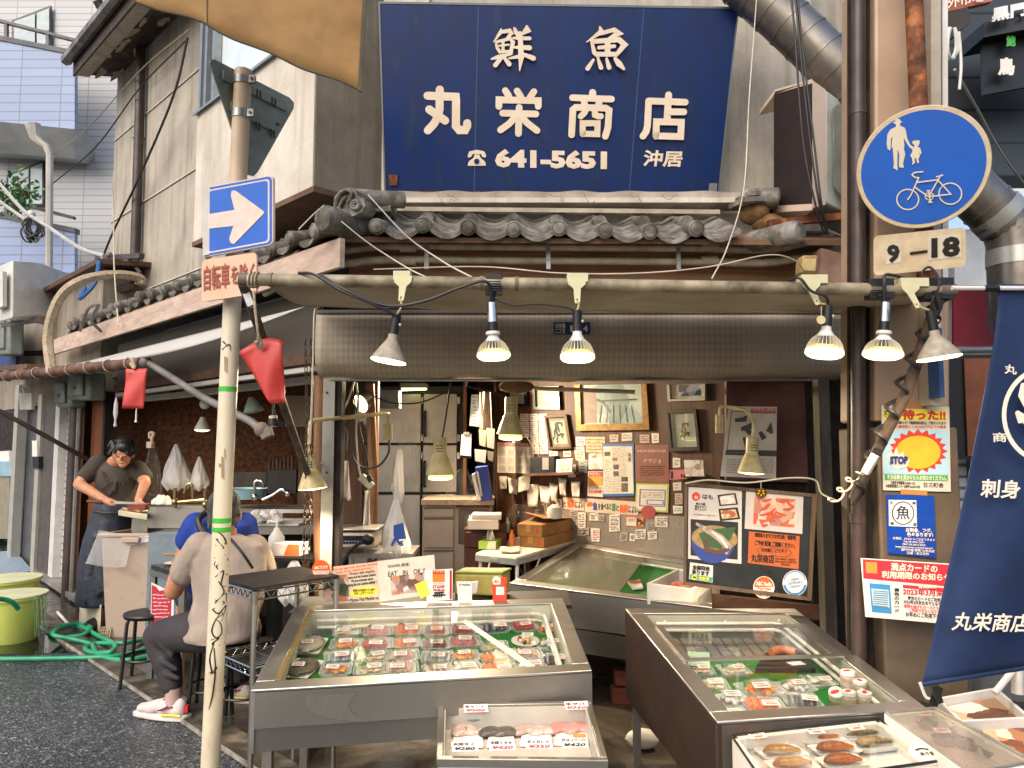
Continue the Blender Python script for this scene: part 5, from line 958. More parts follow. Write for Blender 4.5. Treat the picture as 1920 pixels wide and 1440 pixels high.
pf=thing('small_picture','small white photo frame standing beside the black radio','picture',PL(1072,888,off(PW,.08)));MB(WHITEPAPER).px([(1056,861),(1086,859),(1084,889),(1054,887)],PW,.008,.07).build('frame',pf);MB(photomat('pinkish portrait',['#d39d8a','#e8c0ae','#a06a58','#efe4da'],20)).px([(1061,865),(1081,864),(1079,883),(1060,882)],PW,.001,.079).build('photograph',pf)
nw_=sheet('newspaper_page','blue bordered newspaper page with small photos on the panelled wall','poster',[(1130,832),(1189,832),(1190,930),(1131,931)],PW1,ink('#2f5f9e'),[(ink('#3f3b38'),'丸\n栄',1178,848,1184,866,dict(lift=.0065))],extra=[('page',PAPER,[(1132,837),(1186,837),(1189,925),(1132,926)],.0003),('page_photo',ink('#4f4038'),rect(1134,847,1145,855),.0012),('page_photo',ink('#7a5b50'),rect(1149,858,1158,864),.0012),('page_photo',ink('#3d3531'),rect(1151,871,1161,880),.0012),('page_photo',ink('#4f4038'),rect(1151,884,1161,892),.0012),('page_photo',ink('#3d3531'),rect(1166,894,1178,903),.0012),('page_photo',ink('#5d4a41'),rect(1166,906,1178,922),.0012)])
scrib(1148,838,1176,924,26,5,ink('#8d857d'),.7,PW1,.0052).build('writing',nw_);scrib(1133,862,1147,924,18,6,ink('#8d857d'),.7,PW1,.0053).build('writing',nw_)
bp_=sheet('poster','brown rose tinted poster right of the newspaper page','poster',[(1191,834),(1254,834),(1255,906),(1192,905)],PW1,mat('rose brown poster','#8d5b4c',.4,c2='#754739',sc=6),[(ink('#cfae9e'),'HONEBONE',1196,843,1249,848),(ink('#cfae9e'),'ナマジョ',1207,860,1240,868)]);scrib(1200,872,1246,892,5,9,ink('#5a2a22'),1.2,PW1,.005).build('writing',bp_)
gs=sheet('notice','white notice with lime green border hung below the brown poster','notice',[(1193,906),(1255,907),(1253,961),(1191,958)],PW1,ink('#a3b544'),extra=[('page',PAPER,[(1196,909),(1252,910),(1250,958),(1194,955)])]);mb=MB(ink('#6d4f8f'));mb.stroke([(1201,918),(1248,919),(1247,949),(1200,948),(1201,918)],PW1,1.4,.005);mb.use(ink('#4f7fc0')).stroke([(1214,937),(1244,938),(1244,946),(1214,945),(1214,937)],PW1,1.2,.0055);mb.build('printed_border',gs);scrib(1203,922,1244,934,4,3,ink('#8d7f78'),.7,PW1,.005).build('writing',gs)
sheet('poster','yellow and red stamp poster overlapped by the newspaper page','poster',[(1103,884),(1131,884),(1131,932),(1102,930)],PW1,PAPER,[(RED,'STAMP',1104,919,1130,925,dict(bold=.04)),(ink('#6d2a22'),'フレッシュ',1105,912,1129,917),(WHITEINK,'クロモン',1106,886,1128,892,dict(lift=.0065))],extra=[('orange_block',ink('#d9902f'),rect(1105,885,1130,911)),('red_block',ink('#b5322c'),rect(1105,885,1130,893),.0012)])
note('yellowed card with handwriting above the stamp poster',[(1099,819),(1135,819),(1135,849),(1099,848)],mat('yellowed card','#cdb994',.7),4,31,w_=1.2)
note('white card printed with a cross, left of the yellowed card',[(1080,819),(1098,819),(1098,835),(1080,836)],WHITEPAPER,3,32,ink('#4a3f6d'),1.6)
note('long white slip hanging beside the small photo frame',[(1076,838),(1096,837),(1098,870),(1080,862)],PAPER,4,33,w_=1.3);note('grey green slip behind the small photo frame',[(1085,861),(1102,862),(1101,887),(1086,886)],mat('green grey paper','#a9b0a4',.7),3,34,w_=1.2)
sheet('plastic_packet','glossy pale packet pinned over the yellow stamp poster','packet',[(1104,850),(1130,850),(1131,880),(1103,880)],PW1,photomat('glossy packet print',['#b5a294','#d8cdc2','#8d7465','#e5ded4'],30,.15))
for i,(x,y,w_,h_)in enumerate([(1004,936,17,13),(1024,938,14,18),(1041,935,13,15),(1003,955,15,16),(1020,960,18,14),(1042,953,12,17),(1066,872,14,22),(1098,898,0,0),(1030,845,16,9),(1056,846,15,10),(1200,815,18,15),(1222,812,14,18),(1166,812,20,14),(1143,815,17,13),(1262,858,14,18),(1262,905,16,14),(1266,925,14,20),(1262,948,18,14)]):
 if w_:note('small pale memo pinned straight on the panelled wood among the larger sheets',[(x,y),(x+w_,y+(i%3-1)),(x+w_,y+h_),(x+(i%2),y+h_+1)],[PAPER,mat('pinkish slip','#cfb0a2',.7),WHITEPAPER][i%3],max(2,h_//5),200+i,None,1.1,group='memos pinned on the panelled wall')
bn=sheet('banner','long paper banner in coloured characters about eating fish, above the steel splashback','banner',[(1098,934),(1198,941),(1197,966),(1097,960)],PW1,mat('banner paper','#cdb9a5',.7),[(ink('#2a3f8d'),'魚',1112,941,1121,957,dict(bold=.05)),(BLACK,'を食べると',1122,943,1147,956),(ink('#2f7f4a'),'頭',1148,944,1155,959,dict(bold=.04)),(BLACK,'と',1156,947,1161,958),(ORANGE,'健康',1162,945,1178,962,dict(bold=.04)),(BLACK,'によい',1179,948,1196,962,dict(slope=.05))],extra=[('fish_mark',ORANGE,[(1102,944),(1108,940),(1113,944),(1112,949),(1106,950),(1101,950)])])
bn=sheet('banner','shorter paper banner end with red characters left of the long banner','banner',[(1056,932),(1097,935),(1096,958),(1056,954)],PW1,mat('banner paper','#cdb9a5',.7),[(BLACK,'と',1057,940,1062,950),(ORANGE,'健康',1064,936,1078,952,dict(bold=.04)),(BLACK,'によい',1079,939,1095,953,dict(slope=.05))])
rr=random.Random(77)
for i,(x,y,w_,h_)in enumerate([(1069,955,16,30),(1083,960,16,44),(1106,962,16,14),(1120,965,14,12),(1143,965,19,32),(1108,990,17,25),(1163,998,15,17),(1181,1000,10,14),(1192,993,20,18),(1212,980,17,15),(1214,997,18,15),(1228,968,24,20),(1093,990,12,14)]):
 s=rr.uniform(-1.5,1.5);note('small handwritten slip taped to the steel splashback',[(x,y),(x+w_,y+s),(x+w_+rr.uniform(-2,1),y+h_+s),(x+rr.uniform(-1,2),y+h_)],PAPER if i%3 else mat('greyed slip','#a39a90',.7),max(2,int(h_/4.5)),100+i,ink('#a03a34')if i in(5,)else None,1.2,group='handwritten slips on the splashback',pl=off(PW,.006))
sheet('card','orange edged card with a tiny portrait on the steel splashback','card',[(1175,967),(1209,969),(1207,988),(1174,986)],off(PW,.006),ink('#c96b3a'),[(ink('#6b4a3a'),'ひまわり',1178,972,1192,978)],extra=[('page',PAPER,[(1176,970),(1194,971),(1193,986),(1175,985)],.0002),('portrait',photomat('tiny portrait',['#d9a62f','#c58a6a','#3a2a22'],60),[(1195,971),(1207,972),(1206,986),(1195,985)],.0006)])
one(MB(ink('#a0443c')).px([(1216+14*cos(q),960+12*sin(q))for q in[k*pi/10 for k in range(20)]],off(PW,.007),.001,.002),'round_sticker','round dark red sticker under the lime bordered notice','sticker')
nb_=thing('ticket_box','pink ticket box lettered NR61 at the right end of the wall','box',PL(1285,905,off(PW,.1)));MB(ink('#c06a72')).px([(1268,881),(1301,880),(1301,897),(1268,899)],PW,.06,.02).build('box',nb_);lettering(nb_,[(BLACK,'NR61',1277,888,1300,896,off(PW,.08),dict(bold=.05))]);MB(BLACK).px(rect(1270,883,1274,897),PW,.001,.081).build('stripe',nb_)
one(MB(photomat('crumpled packet',['#cfc2b4','#a58f80','#e0d8cc'],25)).px([(1302,862),(1338,862),(1340,892),(1305,892)],PW,.03,.1),'packet','crumpled cream packet next to the pink ticket box','packet')
for i,(x,y,w_,h_,s)in enumerate([(936,893,15,24,0),(952,895,19,30,3),(972,896,22,28,-6),(988,908,22,42,0),(1011,910,22,32,4),(1030,905,16,34,5),(1047,896,15,32,3),(1071,903,17,28,0)]):
 a,b,c_,d=PL(x,y,off(PW,.03)),PL(x+w_,y+s,off(PW,.03)),PL(x+w_-2,y+h_+s,off(PW,.05)),PL(x+2+s*.4,y+h_,off(PW,.05))
 one(MB(PAPER).grid(lambda u,v:a.lerp(b,u).lerp(d.lerp(c_,u),v)+nW*(.02*sin(u*3.1)*sin(v*5+i)),6,8),'paper_bundle','bundle of white slips hooked in the row under the calendar and radio','papers','slip bundles hooked in a row',solid=.004)
bk2=MB(mat('clutter white','#cfc6bb',.6,c2='#9a8f85',sc=20))
# ---------------- fridge and things round it ----------------
FG=6.2;fr=thing('refrigerator','tall stainless refrigerator with four doors and black handles','refrigerator',V((P(775,900,FG).x,FG,0)))
g=lambda x,y,Y=FG:P(x,y,Y)
mb=MB(mat('dark teal fridge casing','#2d3736',.5)).box((g(660,900).x,FG+.03,0),(g(868,900).x,FG+.75,2.02));mb.build('cabinet',fr)
for(x0,x1)in((664,789),(793,857)):
 for(y0,y1)in((738,831),(834,923),(927,1120)):
  d=MB(STEELB).box((g(x0,900).x,FG-.02,g(700,y1).z),(g(x1,900).x,FG+.02,g(700,y0).z)).build('door',fr,bev=.006)
  if x0>700 and y0<900:zc=g(700,(y0+y1)/2+10).z;MB(BLACKP).tube([V((g(797,900).x,FG-.02,zc+.1)),V((g(797,900).x,FG-.07,zc+.09)),V((g(797,900).x,FG-.07,zc-.09)),V((g(797,900).x,FG-.02,zc-.1))],.012,8).build('handle',d)
mb=MB(WHITEP)
for y in(745,815,848):mb.box((g(857,900).x,FG-.03,g(700,y+12).z),(g(862,900).x,FG-.01,g(700,y).z));mb.box((g(789.5,900).x,FG-.03,g(700,y+12).z),(g(792.5,900).x,FG-.022,g(700,y).z))
mb.build('hinge',fr)
st_=thing('strip_lamp','lit yellow green strip lamp over the refrigerator under the ceiling','lamp',g(776,730,6.0));MB(GREYP).box(g(750,727,5.95),g(803,721,6.1)).build('housing',st_);MB(mat('lit yellow green tube','#e5e58a',.4,emit='#eef09a',es=3)).tube([g(753,730,6.0),g(800,728,6.0)],.014,8).build('tube',st_);ll=bpy.data.lights.new('lamp_light','AREA');ll.shape='RECTANGLE';ll.size=.5;ll.size_y=.06;ll.energy=48;ll.color=(1,.78,.52);lo2=bpy.data.objects.new('lamp_light',ll);COL.objects.link(lo2);WL[lo2]=P(815,733,5.75);lo2.location=WL[lo2];lo2.rotation_euler=V((.5,-.72,-.48)).to_track_quat('-Z','Y').to_euler();lo2.parent=st_;lo2.matrix_parent_inverse=Matrix.Translation(-WL[st_])
eb=thing('electric_box','grey electric box on the post before the refrigerator','box',P(730,768,5.2));MB(mat('grey enamel box','#6f7577',.5,c2='#5d6365')).prism([P(712,731,5.2),P(748,731,5.15),P(748,766,5.15),P(712,766,5.2)],(0,.12,0)).build('case',eb,bev=.006);mb=MB(BLACK)
for x,y in((726,735),(742,762)):mb.lathe(P(x,y,5.15),(0,-1,0),[(.005,0),(.005,.004)],8)
mb.build('screw',eb);MB(BLACKP).px(rect(745,738,747,744),FR(5.14),.005).build('hinge',eb)
bgm=lambda f,nu=14,nv=14:MB(BAGM).grid(f,nu,nv)
def bag(name,label,x,y0,y1,w0,w1,Y,m=BAGM,dep=.07,cat='plastic bag',group=None,seed=1):
 rr=random.Random(seed);ph=rr.uniform(0,6);p0,p1=P(x,y0,Y),P(x,y1,Y);hw0,hw1=w0*Y/F/2,w1*Y/F/2
 def f(u,v):
  q=2*pi*u;w_=hw0+(hw1-hw0)*min(1,v*1.25)**.8;r=1+.14*sin(q*3+ph+v*3)+.09*sin(q*7+ph*2-v*5)+.05*sin(q*11+v*9);
  if v>.85:r*=1-(v-.85)*2.2
  return p0.lerp(p1,v)+V((cos(q)*w_*r,sin(q)*dep*r*min(1,.2+v*1.3),.015*sin(q*4+ph)*v))
 t_=MB(m).grid(f,40,18);return one(t_,name,label,cat,group)
bag('plastic_bag','clear plastic sack draped down the front of the refrigerator',762,785,905,6,46,5.9,FILM,.08,seed=3)
bag('plastic_bag','pinkish white rolled bag hanging beside the clear sack by the refrigerator',748,842,942,9,20,5.85,BAGM,.04,seed=4)
hb=bag('shopping_bag','white shopping bag with blue print hanging from a hook before the refrigerator',743,938,1045,8,50,5.0,BAGM,.08,seed=5)
PB=FR(4.9);mb=MB(ink('#1f4fa0'));mb.px([(738,985),(756,980),(762,1010),(744,1012),(738,1005)],PB,.001);mb.stroke([(735,1022),(742,1008),(750,1020)],PB,5,.002);o_=mb.build('blue_print',hb);lettering(hb,[(ink('#1f4fa0'),'S',750,1013,757,1024,PB,dict(bold=.06))],'print_letter')
one(MB(WHITEP).tube(bez([P(735,918,5.0),P(736,908,5.0),P(741,918,5.0),P(741,940,5.0)]),.005,6),'hook','white wire hook above the blue printed shopping bag','hook')
# hanging mops, towels, poles by the inner post
for x0,y0,x1,y1,r,m,l in((645,820,643,1010,.008,WOOD,'slim wooden broom handle leaning behind the grey post'),(636,810,638,930,.006,GREYP,'grey metal rod hanging behind the steel post')):one(MB(m).tube([P(x0,y0,5.7),P(x1,y1,5.7)],r,8),'broom_handle' if r>.007 else 'metal_rod',l,'handle')
cd_=MB(GREYP).tube(bez([P(634,800,5.6),P(640,790,5.6),P(646,800,5.6),P(646,818,5.6)]),.005,6);cd_.tube(bez([P(630,808,5.6),P(646,802,5.6),P(652,815,5.6),P(650,845,5.6)]),.005,6);one(cd_,'wire_hanger','grey wire loops holding tools behind the steel post','wire')
def towel(x,y0,y1,w_,Y,label,m=None):
 a,b=P(x,y0,Y),P(x,y1,Y);hw=w_*Y/F/2
 return one(MB(m or mat('white towel','#d5cdc2',.9,c2='#bfb5a8',bump=.4,bsc=200)).grid(lambda u,v:a.lerp(b,v)+V(((u-.5)*2*hw*(.35+.65*v),.02*sin(u*9+v*3),.01*sin(u*6)*v)),10,10),'towel',label,'towel',solid=.006)
towel(648,864,936,22,5.6,'white towel hanging by the broom handle');towel(688,920,995,16,5.15,'white towel hung behind the inner timber post')
PLY=woodmat('dark grained board','#6b4422','#331d0c',sc=9);one(MB(PLY).prism([P(636,790,6.0),P(680,790,6.0),P(678,1000,6.0),P(636,1000,6.0)],(0,.03,0)),'wooden_board','grained brown board standing behind the towels','board')
one(MB(mat('pale cabinet side','#9fb0ae',.5)).prism([P(630,735,6.6),P(640,735,6.6),P(640,790,6.6),P(630,790,6.6)],(0,.2,0)),'wall_locker','pale blue locker edge seen beside the steel post','locker')
sc_=thing('weighing_scale','cream shop scale with steel pan behind the steel post','scale',P(660,1035,5.0));S0=P(632,1028,4.9);ux=V((.24,.0,0));uy=V((.0,.28,0))
MB(mat('cream scale body','#d2c5b2',.5)).prism([S0,S0+ux,S0+ux+uy,S0+uy],(0,0,.10)).build('body',sc_,bev=.015);MB(STEEL).prism([S0+V((-.015,-.01,.112)),S0+ux+V((.02,-.01,.112)),S0+ux+uy+V((.02,0,.112)),S0+uy+V((-.015,0,.112))],(0,0,.012)).build('pan',sc_,bev=.004);MB(mat('dark display','#1c2530',.2)).prism([S0+V((.015,-.002,.03)),S0+V((.17,-.002,.03)),S0+V((.17,-.002,.08)),S0+V((.015,-.002,.08))],(0,-.004,0)).build('display',sc_);mb=MB(ink('#7f8fae'))
for k in range(6):mb.box(S0+V((.03+.02*k,-.009,.04)),S0+V((.042+.02*k,-.006,.05)))
mb.build('key',sc_)
tb0=P(630,1038,4.95);tb=thing('side_table','low dark table under the cream scale','table',V((tb0.x+.2,5.0,0)));MB(STEELD).prism([tb0,tb0+V((.5,0,0)),tb0+V((.5,.4,0)),tb0+V((0,.4,0))],(0,0,-.03)).build('top',tb)
for dx,dy in((.02,.02),(.48,.02),(.02,.38),(.48,.38)):MB(GREYP).bar(tb0+V((dx,dy,-.03)),V((tb0.x+dx,tb0.y+dy,0)),.03,.03).build('leg',tb)
bag('plastic_bag','crumpled clear bag of trimmings on the table beside the scale',712,1008,1048,30,58,4.85,FILM,.1,seed=8)
one(MB(BLACKP).tube(bez([P(640,1060,4.7),P(655,1035,4.75),P(672,1020,4.8),P(690,1012,4.8)]),.012,8).ball(P(690,1012,4.8),(.04,.03,.035),10),'torch','black gooseneck torch lying by the scale','torch')
# drawer cabinet, wooden cabinet, clutter
CB=mat('beige steel drawers','#b3a596',.5,c2='#9c8f81',sc=3);cb=thing('drawer_cabinet','beige drawer cabinet with marbled top beside the refrigerator','cabinet',V((P(850,1000,5.7).x,5.7,0)))
bx=lambda x0,y0,x1,y1,Y,d=.4:(V((P(x0,900,Y).x,Y,P(900,y1,Y).z)),V((P(x1,900,Y).x,Y+d,P(900,y0,Y).z)))
MB(CB).box(*bx(793,948,922,1180,5.72)).build('carcass',cb);MB(mat('marbled top','#b9a18c',.3,c2='#8d7562',sc=20)).box(*bx(790,937,926,947,5.66,.5)).build('top',cb)
for y0,y1 in((952,969),(972,1027),(1032,1090)):d=MB(CB).box(*bx(795,y0,851,y1,5.70,.02)).build('drawer',cb,bev=.004);MB(mat('dark handle slot','#5f554b',.5)).box(*bx(795,y0,851,y0+2,5.69,.02)).build('handle',d)
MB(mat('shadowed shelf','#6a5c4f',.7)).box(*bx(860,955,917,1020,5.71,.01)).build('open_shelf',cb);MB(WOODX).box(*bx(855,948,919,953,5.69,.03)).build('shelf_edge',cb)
bag('plastic_bag','crumpled grey bag on the open shelf of the drawer cabinet',892,962,985,26,40,5.65,FILM,.1,seed=9)
wc=thing('wooden_cabinet','reddish wooden cabinet under the white parcels','cabinet',V((P(910,1000,5.45).x,5.45,0)));MB(woodmat('red brown cabinet','#6b3018','#3d180a')).box(*bx(871,992,950,1200,5.45)).build('carcass',wc)
for y0,y1 in((998,1026),(1030,1080)):d=MB(woodmat('red brown cabinet','#6b3018','#3d180a')).box(*bx(873,y0,948,y1,5.43,.03)).build('drawer',wc,bev=.003);MB(CHROME).tube([P(905,y0+8,5.41),P(915,y0+8,5.41)],.004,6).build('handle',d)
for(a,l)in((bx(877,975,935,993,5.3,.25),'long white parcel on the reddish wooden cabinet'),(bx(884,965,940,975,5.32,.22),'flat white parcel stacked on the long white parcel')):one(MB(mat('cream parcel','#d8c9b6',.6)).box(*a),'parcel',l,'parcel',bev=.006)
bdr=thing('ring_binder','blue ring binder leaning upright on the drawer cabinet','binder',P(905,938,5.6));MB(mat('blue binder','#1f3a9c',.4)).prism([P(891,876,5.6),P(913,874,5.6),P(922,938,5.6),P(900,940,5.6)],(0,.25,0)).build('cover',bdr,bev=.004);MB(WHITEPAPER).prism([P(893,885,5.59),P(897,885,5.59),P(905,930,5.59),P(901,931,5.59)],(0,.008,0)).build('spine_label',bdr)
one(MB(WHITEPAPER).prism([P(884,890,5.55),P(889,888,5.55),P(902,938,5.55),P(895,939,5.55)],(0,.2,0)),'paper_file','white file leaning against the blue ring binder','file')
bag('plastic_bag','loose clear bag slumped on the marbled top left of the binder',868,880,937,12,60,5.45,FILM,.1,seed=10)
cbp=thing('clipboard','clipboard thick with papers hanging right of the refrigerator','clipboard',P(876,862,6.0));MB(BLACKP).px([(864,812),(885,812),(884,860),(862,858)],FR(6.0),.006).build('board',cbp);MB(WHITEPAPER).px([(866,815),(884,815),(883,855),(863,853)],FR(5.99),.02).build('papers',cbp);MB(ALU).px(rect(869,810,880,815),FR(5.965),.01).build('clip',cbp)
MB(woodmat('light batten','#8d5c30','#5d3a1c')).box((P(868,900,6.1).x,6.1,.9),(P(874,900,6.1).x,6.2,2.15)).build('batten',shop)
note('pale blue delivery list hanging above the clipboard',[(884,740),(900,740),(898,800),(880,798)],mat('blue white paper','#b9c9cf',.6),9,41,pl=FR(6.05));
mb=MB(PAPER);rr=random.Random(4)
a_=P(898,735,5.95);one(mb.grid(lambda u,v:P(900+20*u+6*v*sin(u*9),735+72*v,5.95)+V((0,.05*sin(u*11),0)),14,8),'paper_bundle','thick hanging bundle of greyish papers beside the pale blue list','papers',solid=.004)
for i,(x0,y0,x1,y1,c)in enumerate([(898,805,912,838,'#c9b59b'),(912,802,928,842,'#d5b9ae'),(890,842,912,868,'#c5c0ba'),(914,845,926,866,'#8d7f6a')]):sheet('paper_note',['tan note pinned above the face mask by the clipboard','pink note pinned nearest the panelled wall edge','pale grey cloth mask hanging by the clipboard','small olive tag hanging near the blue binder'][i],'note',[(x0,y0),(x1,y0+2),(x1-2,y1),(x0+1,y1-4)],FR(5.9),mat('note '+c,c,.7),t=.004)
MB(DARKV).box((P(926,900,6.0).x,6.0,.5),(P(930,900,6.0).x,6.05,2.2)).build('wall_edge',shop)
# folding table with boxes
TW=mat('cream folding table','#cfbfa8',.5,c2='#b5a58f',sc=6);zt_=.80;q=[PZ(893,1040,zt_),PZ(968,1048,zt_),PZ(1082,1016,zt_),PZ(985,1004,zt_)]
ft=thing('folding_table','cream folding camp table with angled white legs','table',V(((q[0].x+q[2].x)/2,(q[0].y+q[2].y)/2,0)));MB(TW).prism(q,(0,0,.012)).build('top',ft);mb=MB(ALU)
for k in range(4):mb.bar(q[k]-Z*.02,q[(k+1)%4]-Z*.02,.015,.04)
mb.build('frame',ft)
cq=sum(q,V())/4
for k in range(4):p=q[k].lerp(cq,.08);MB(WHITEP).tube([p-Z*.03,V((p.x,p.y,0))],.012,8).build('leg',ft);n_=q[k].lerp(q[(k+1)%4],.35);MB(WHITEP).tube([n_-Z*.04,V((p.x,p.y,.45))],.007,6).build('strut',ft)
MB(ALU).bar(q[0].lerp(q[1],.35)-Z*.02+V((0,-.014,0)),q[0].lerp(q[1],.55)-Z*.02+V((0,-.014,0)),.006,.02).build('latch',ft)
def cbox(z0,h,q4,label,open_=False):
 t_=thing('cardboard_box',label,'box',q4[0]);mb=MB(CARD).prism([V((p.x,p.y,z0))for p in q4],(0,0,h));mb.build('carton',t_,bev=.003);
 if open_:a,b,c_,d=[V((p.x,p.y,z0+h+.002))for p in q4];MB(CARD).prism([d,c_,c_.lerp(b,.9)+Z*.035,d.lerp(a,.7)+Z*.06],(0,0,.004)).build('lid_flap',t_)
 f0,f1=[V((q4[k].x,q4[k].y,z0))for k in(0,1)];n_=(f1-f0).cross(Z).normalized();c=f0.lerp(f1,.82)+Z*h*.45+n_*.002;u=(f1-f0).normalized()*.012;MB(RED).prism([c-u-Z*.01,c+u-Z*.01,c+u*.6+Z*.012,c-u*.6+Z*.012],n_*.001).build('red_mark',t_);c=f0.lerp(f1,.45)+Z*h*.6+n_*.002;MB(mat('tape tan','#b58a50',.3)).prism([c-u*1.5-Z*.02,c+u*1.5-Z*.02,c+u*1.5+Z*h*.36,c-u*1.5+Z*h*.36],n_*.001).build('tape',t_)
qa=[PZ(974,1024,.815),PZ(1020,1027,.815),PZ(1076,1012,.815),PZ(1012,1002,.815)]
cbox(.813,.075,qa,'closed tan cardboard carton under another on the folding table');qb=[V((p.x-.015,p.y-.01,0))for p in qa];cbox(.889,.085,qb,'tan cardboard carton with raised lid on top of the closed carton',True)
def tissue(label,q0,ux,uy,h,m1,m2,paper=True,z=None):
 t_=thing('tissue_box',label,'tissue box',q0+(ux+uy)/2);MB(m1).prism([q0,q0+ux,q0+ux+uy,q0+uy],(0,0,h)).build('carton',t_,bev=.002);n_=V((ux.y,-ux.x,0)).normalized();MB(m2).prism([q0+n_*.001+ux*.45+Z*.0,q0+n_*.001+ux*1.0+Z*.0,q0+n_*.001+ux*1.0+Z*h*.99,q0+n_*.001+ux*.6+Z*h*.99],n_*.001).build('printed_panel',t_)
 if paper:c=q0+(ux+uy)*.5+Z*h;MB(WHITEPAPER).grid(lambda u,v:c+ux*(.5*(u-.5))*(1-.3*v)+uy*(.12*sin(u*7))+Z*(.09*v*(1-.5*abs(u-.5)))+uy*(.3*v*sin(u*4)),10,6).build('tissue',t_)
 return t_
tissue('green tissue box with a tissue pulled up on the folding table corner',PZ(897,1030,.815),V((.12,.0,0)),V((.04,.21,0)),.055,mat('tissue green','#8fb03a',.5),mat('tissue pale','#c9cdb5',.5))
rr=random.Random(15)
for i,(x,y,w_,h_,l)in enumerate([(960,1012,8,26,'small orange and white sauce bottle on the folding table'),(952,985,9,28,'white capped bottle among the parcels')]):p=PZ(x,y+14,.815);one(MB(mat(['orange label','white bottle'][i],['#c96a35','#cfc8bd'][i],.4)).lathe(p,Z,[(.022,0),(.024,.06),(.02,.085),(.009,.1),(.009,.12),(0,.12)],12),'bottle',l,'bottle')
bag('plastic_bag','heap of crumpled clear wrap behind the cartons',985,945,985,40,70,5.6,FILM,.12,seed=12)
one(MB(mat('white kettle','#cdc6bc',.4)).lathe(P(1040,972,5.5),Z,[(.05,0),(.06,.04),(.05,.08),(.02,.1),(0,.1)],14),'jar','small white jar with dark lid behind the cartons','jar');one(MB(mat('folded cloth','#c5ab93',.9,bump=.4)).grid(lambda u,v:PZ(938+36*u,1026+8*v,.83)+Z*(.012*sin(u*8)*sin(v*3)),10,6),'folded_cloth','folded beige cloth on the near edge of the folding table','cloth',solid=.012)
# association poster and lamp arm at right
PQ=plane3(P(1365,762,4.2),P(1457,763,4.1),P(1360,893,4.2));ps=sheet('poster','white poster with bold black brush characters leaning at the right side of the shop','poster',[(1366,762),(1457,763),(1455,898),(1351,893)],PQ,mat('greyish poster paper','#c5bbb0',.6),[(RED,'組合加盟店証',1408,765,1456,776),(ink('#4a4440'),'大阪府鮮魚商',1366,847,1404,851),(WHITEINK,'豊かな食を守る',1372,843,1440,851,dict(lift=.006))],t=.006,extra=[('black_band',BLACK,[(1362,843),(1457,845),(1456,856),(1360,853)])])
mb=MB(BLACK);K7=3.0;kk=lambda l:[(960+a/K7,480+b/K7)for a,b in l]
for i,(l,w_)in enumerate([([(1255,925),(1310,920),(1320,900)],[16,22,8]),([(1290,975),(1340,960),(1368,925)],[18,26,8]),([(1300,960),(1345,1000)],[14,24]),([(1340,940),(1365,970)],[20,26]),([(1305,1020),(1330,1080)],[12,30]),([(1440,990),(1455,960),(1460,1000)],[20,24,14]),([(1395,990),(1420,1030)],[18,26])]):mb.stroke(kk(l),PQ,[q_/K7*1.2 for q_ in w_],.009+.0005*i,flat=True)
mb.build('brush_strokes',ps);mb=MB(BLACK).stroke([(1372,772),(1454,773)],PQ,1.2,.0085);mb.stroke([(1372,772),(1364,842)],PQ,1.2,.0085);mb.build('rule',ps);scrib(1362,860,1450,888,6,8,ink('#5a524c'),1.0,PQ,.0088).build('writing',ps)
EMS=mat('lit lamp bottom','#fff4dc',.4,emit='#ffe2a8',es=4);YG=mat('yellow green lit fins','#dfe08a',.4,emit='#e3ea80',es=1.1)
def shadelamp(label,bx_,by,rx,ry,hw,Y,nk,arm,en=44,tilt=(0,0,-1),led=True,lit=EMS,group='cream lamps inside the shop opening'):
 r=P(rx,ry,Y);s=P(bx_,by,Y);a=(r-s).normalized();L=(r-s).length;R0=hw*Y/F;t_=thing('shade_lamp',label,'lamp',r,group)
 MB(CREAM).lathe(s,a,[(R0*.46,0),(R0*.46,L*.42),(R0*.52,L*.44)],20).build('neck',t_);MB(CREAM).lathe(s+a*L*.44,a,[(R0*.52,0),(R0,L*.46),(R0*.98,L*.47)],26).build('shade',t_)
 mb=MB(BLACK)
 for k in range(3):c=s+a*(L*(.2+.07*k))+V((0,-R0*.465,0));mb.box(c-V((R0*.25,.001,.002)),c+V((R0*.25,.001,.002)))
 mb.build('vent',t_)
 if led:MB(YG).lathe(s+a*L*.88,a,[(R0*.8,0),(R0*.82,L*.08)],26).build('glow_ring',t_);MB(mat('clear lamp rim','#e6e2c8')).lathe(s+a*L*.96,a,[(R0*.85,0),(R0*.84,L*.06)],26).build('rim',t_)
 e=L*(1.02 if led else .92);MB(lit).lathe(s+a*e,a,[(R0*(.8 if led else .97),0),(R0*.5,.006),(0,.009)],24).build('lens',t_)
 for m_,pts,rd in arm:MB(m_).tube(bez([P(*p)for p in pts],4),rd,8).build('arm',t_)
 lampl('lamp_light',s+a*(e+.03),en,spot=95,aim=a,par=t_);return t_
shadelamp('cream shade lamp on a black rod before the refrigerator',825,820,826,897,27,4.9,0,[(BLACKP,[(829,822,4.9),(836,780,4.9),(845,718,4.9)],.006)])
shadelamp('cream shade lamp hanging before the black certificates',959,745,957,822,26,4.7,0,[(BLACKP,[(955,748,4.7),(925,735,4.72),(880,725,4.75),(877,715,4.75)],.006)])
t_=shadelamp('cream lamp on a long swing arm before the steel post',581,852,587,922,27,4.35,0,[(CREAM,[(580,850,4.35),(580,815,4.35),(583,792,4.36),(600,787,4.38),(660,782,4.6),(720,776,4.95),(728,782,5.0),(728,815,5.0)],.013)],led=False);MB(CREAM).prism([P(718,794,5.0),P(735,794,5.0),P(735,825,5.0),P(718,825,5.0)],(0,.015,0)).build('bracket',t_);mb=MB(CREAM)
for y in(833,845):mb.ball(P(580,y,4.35),(.025,.02,.014),10)
mb.build('knuckle',t_)
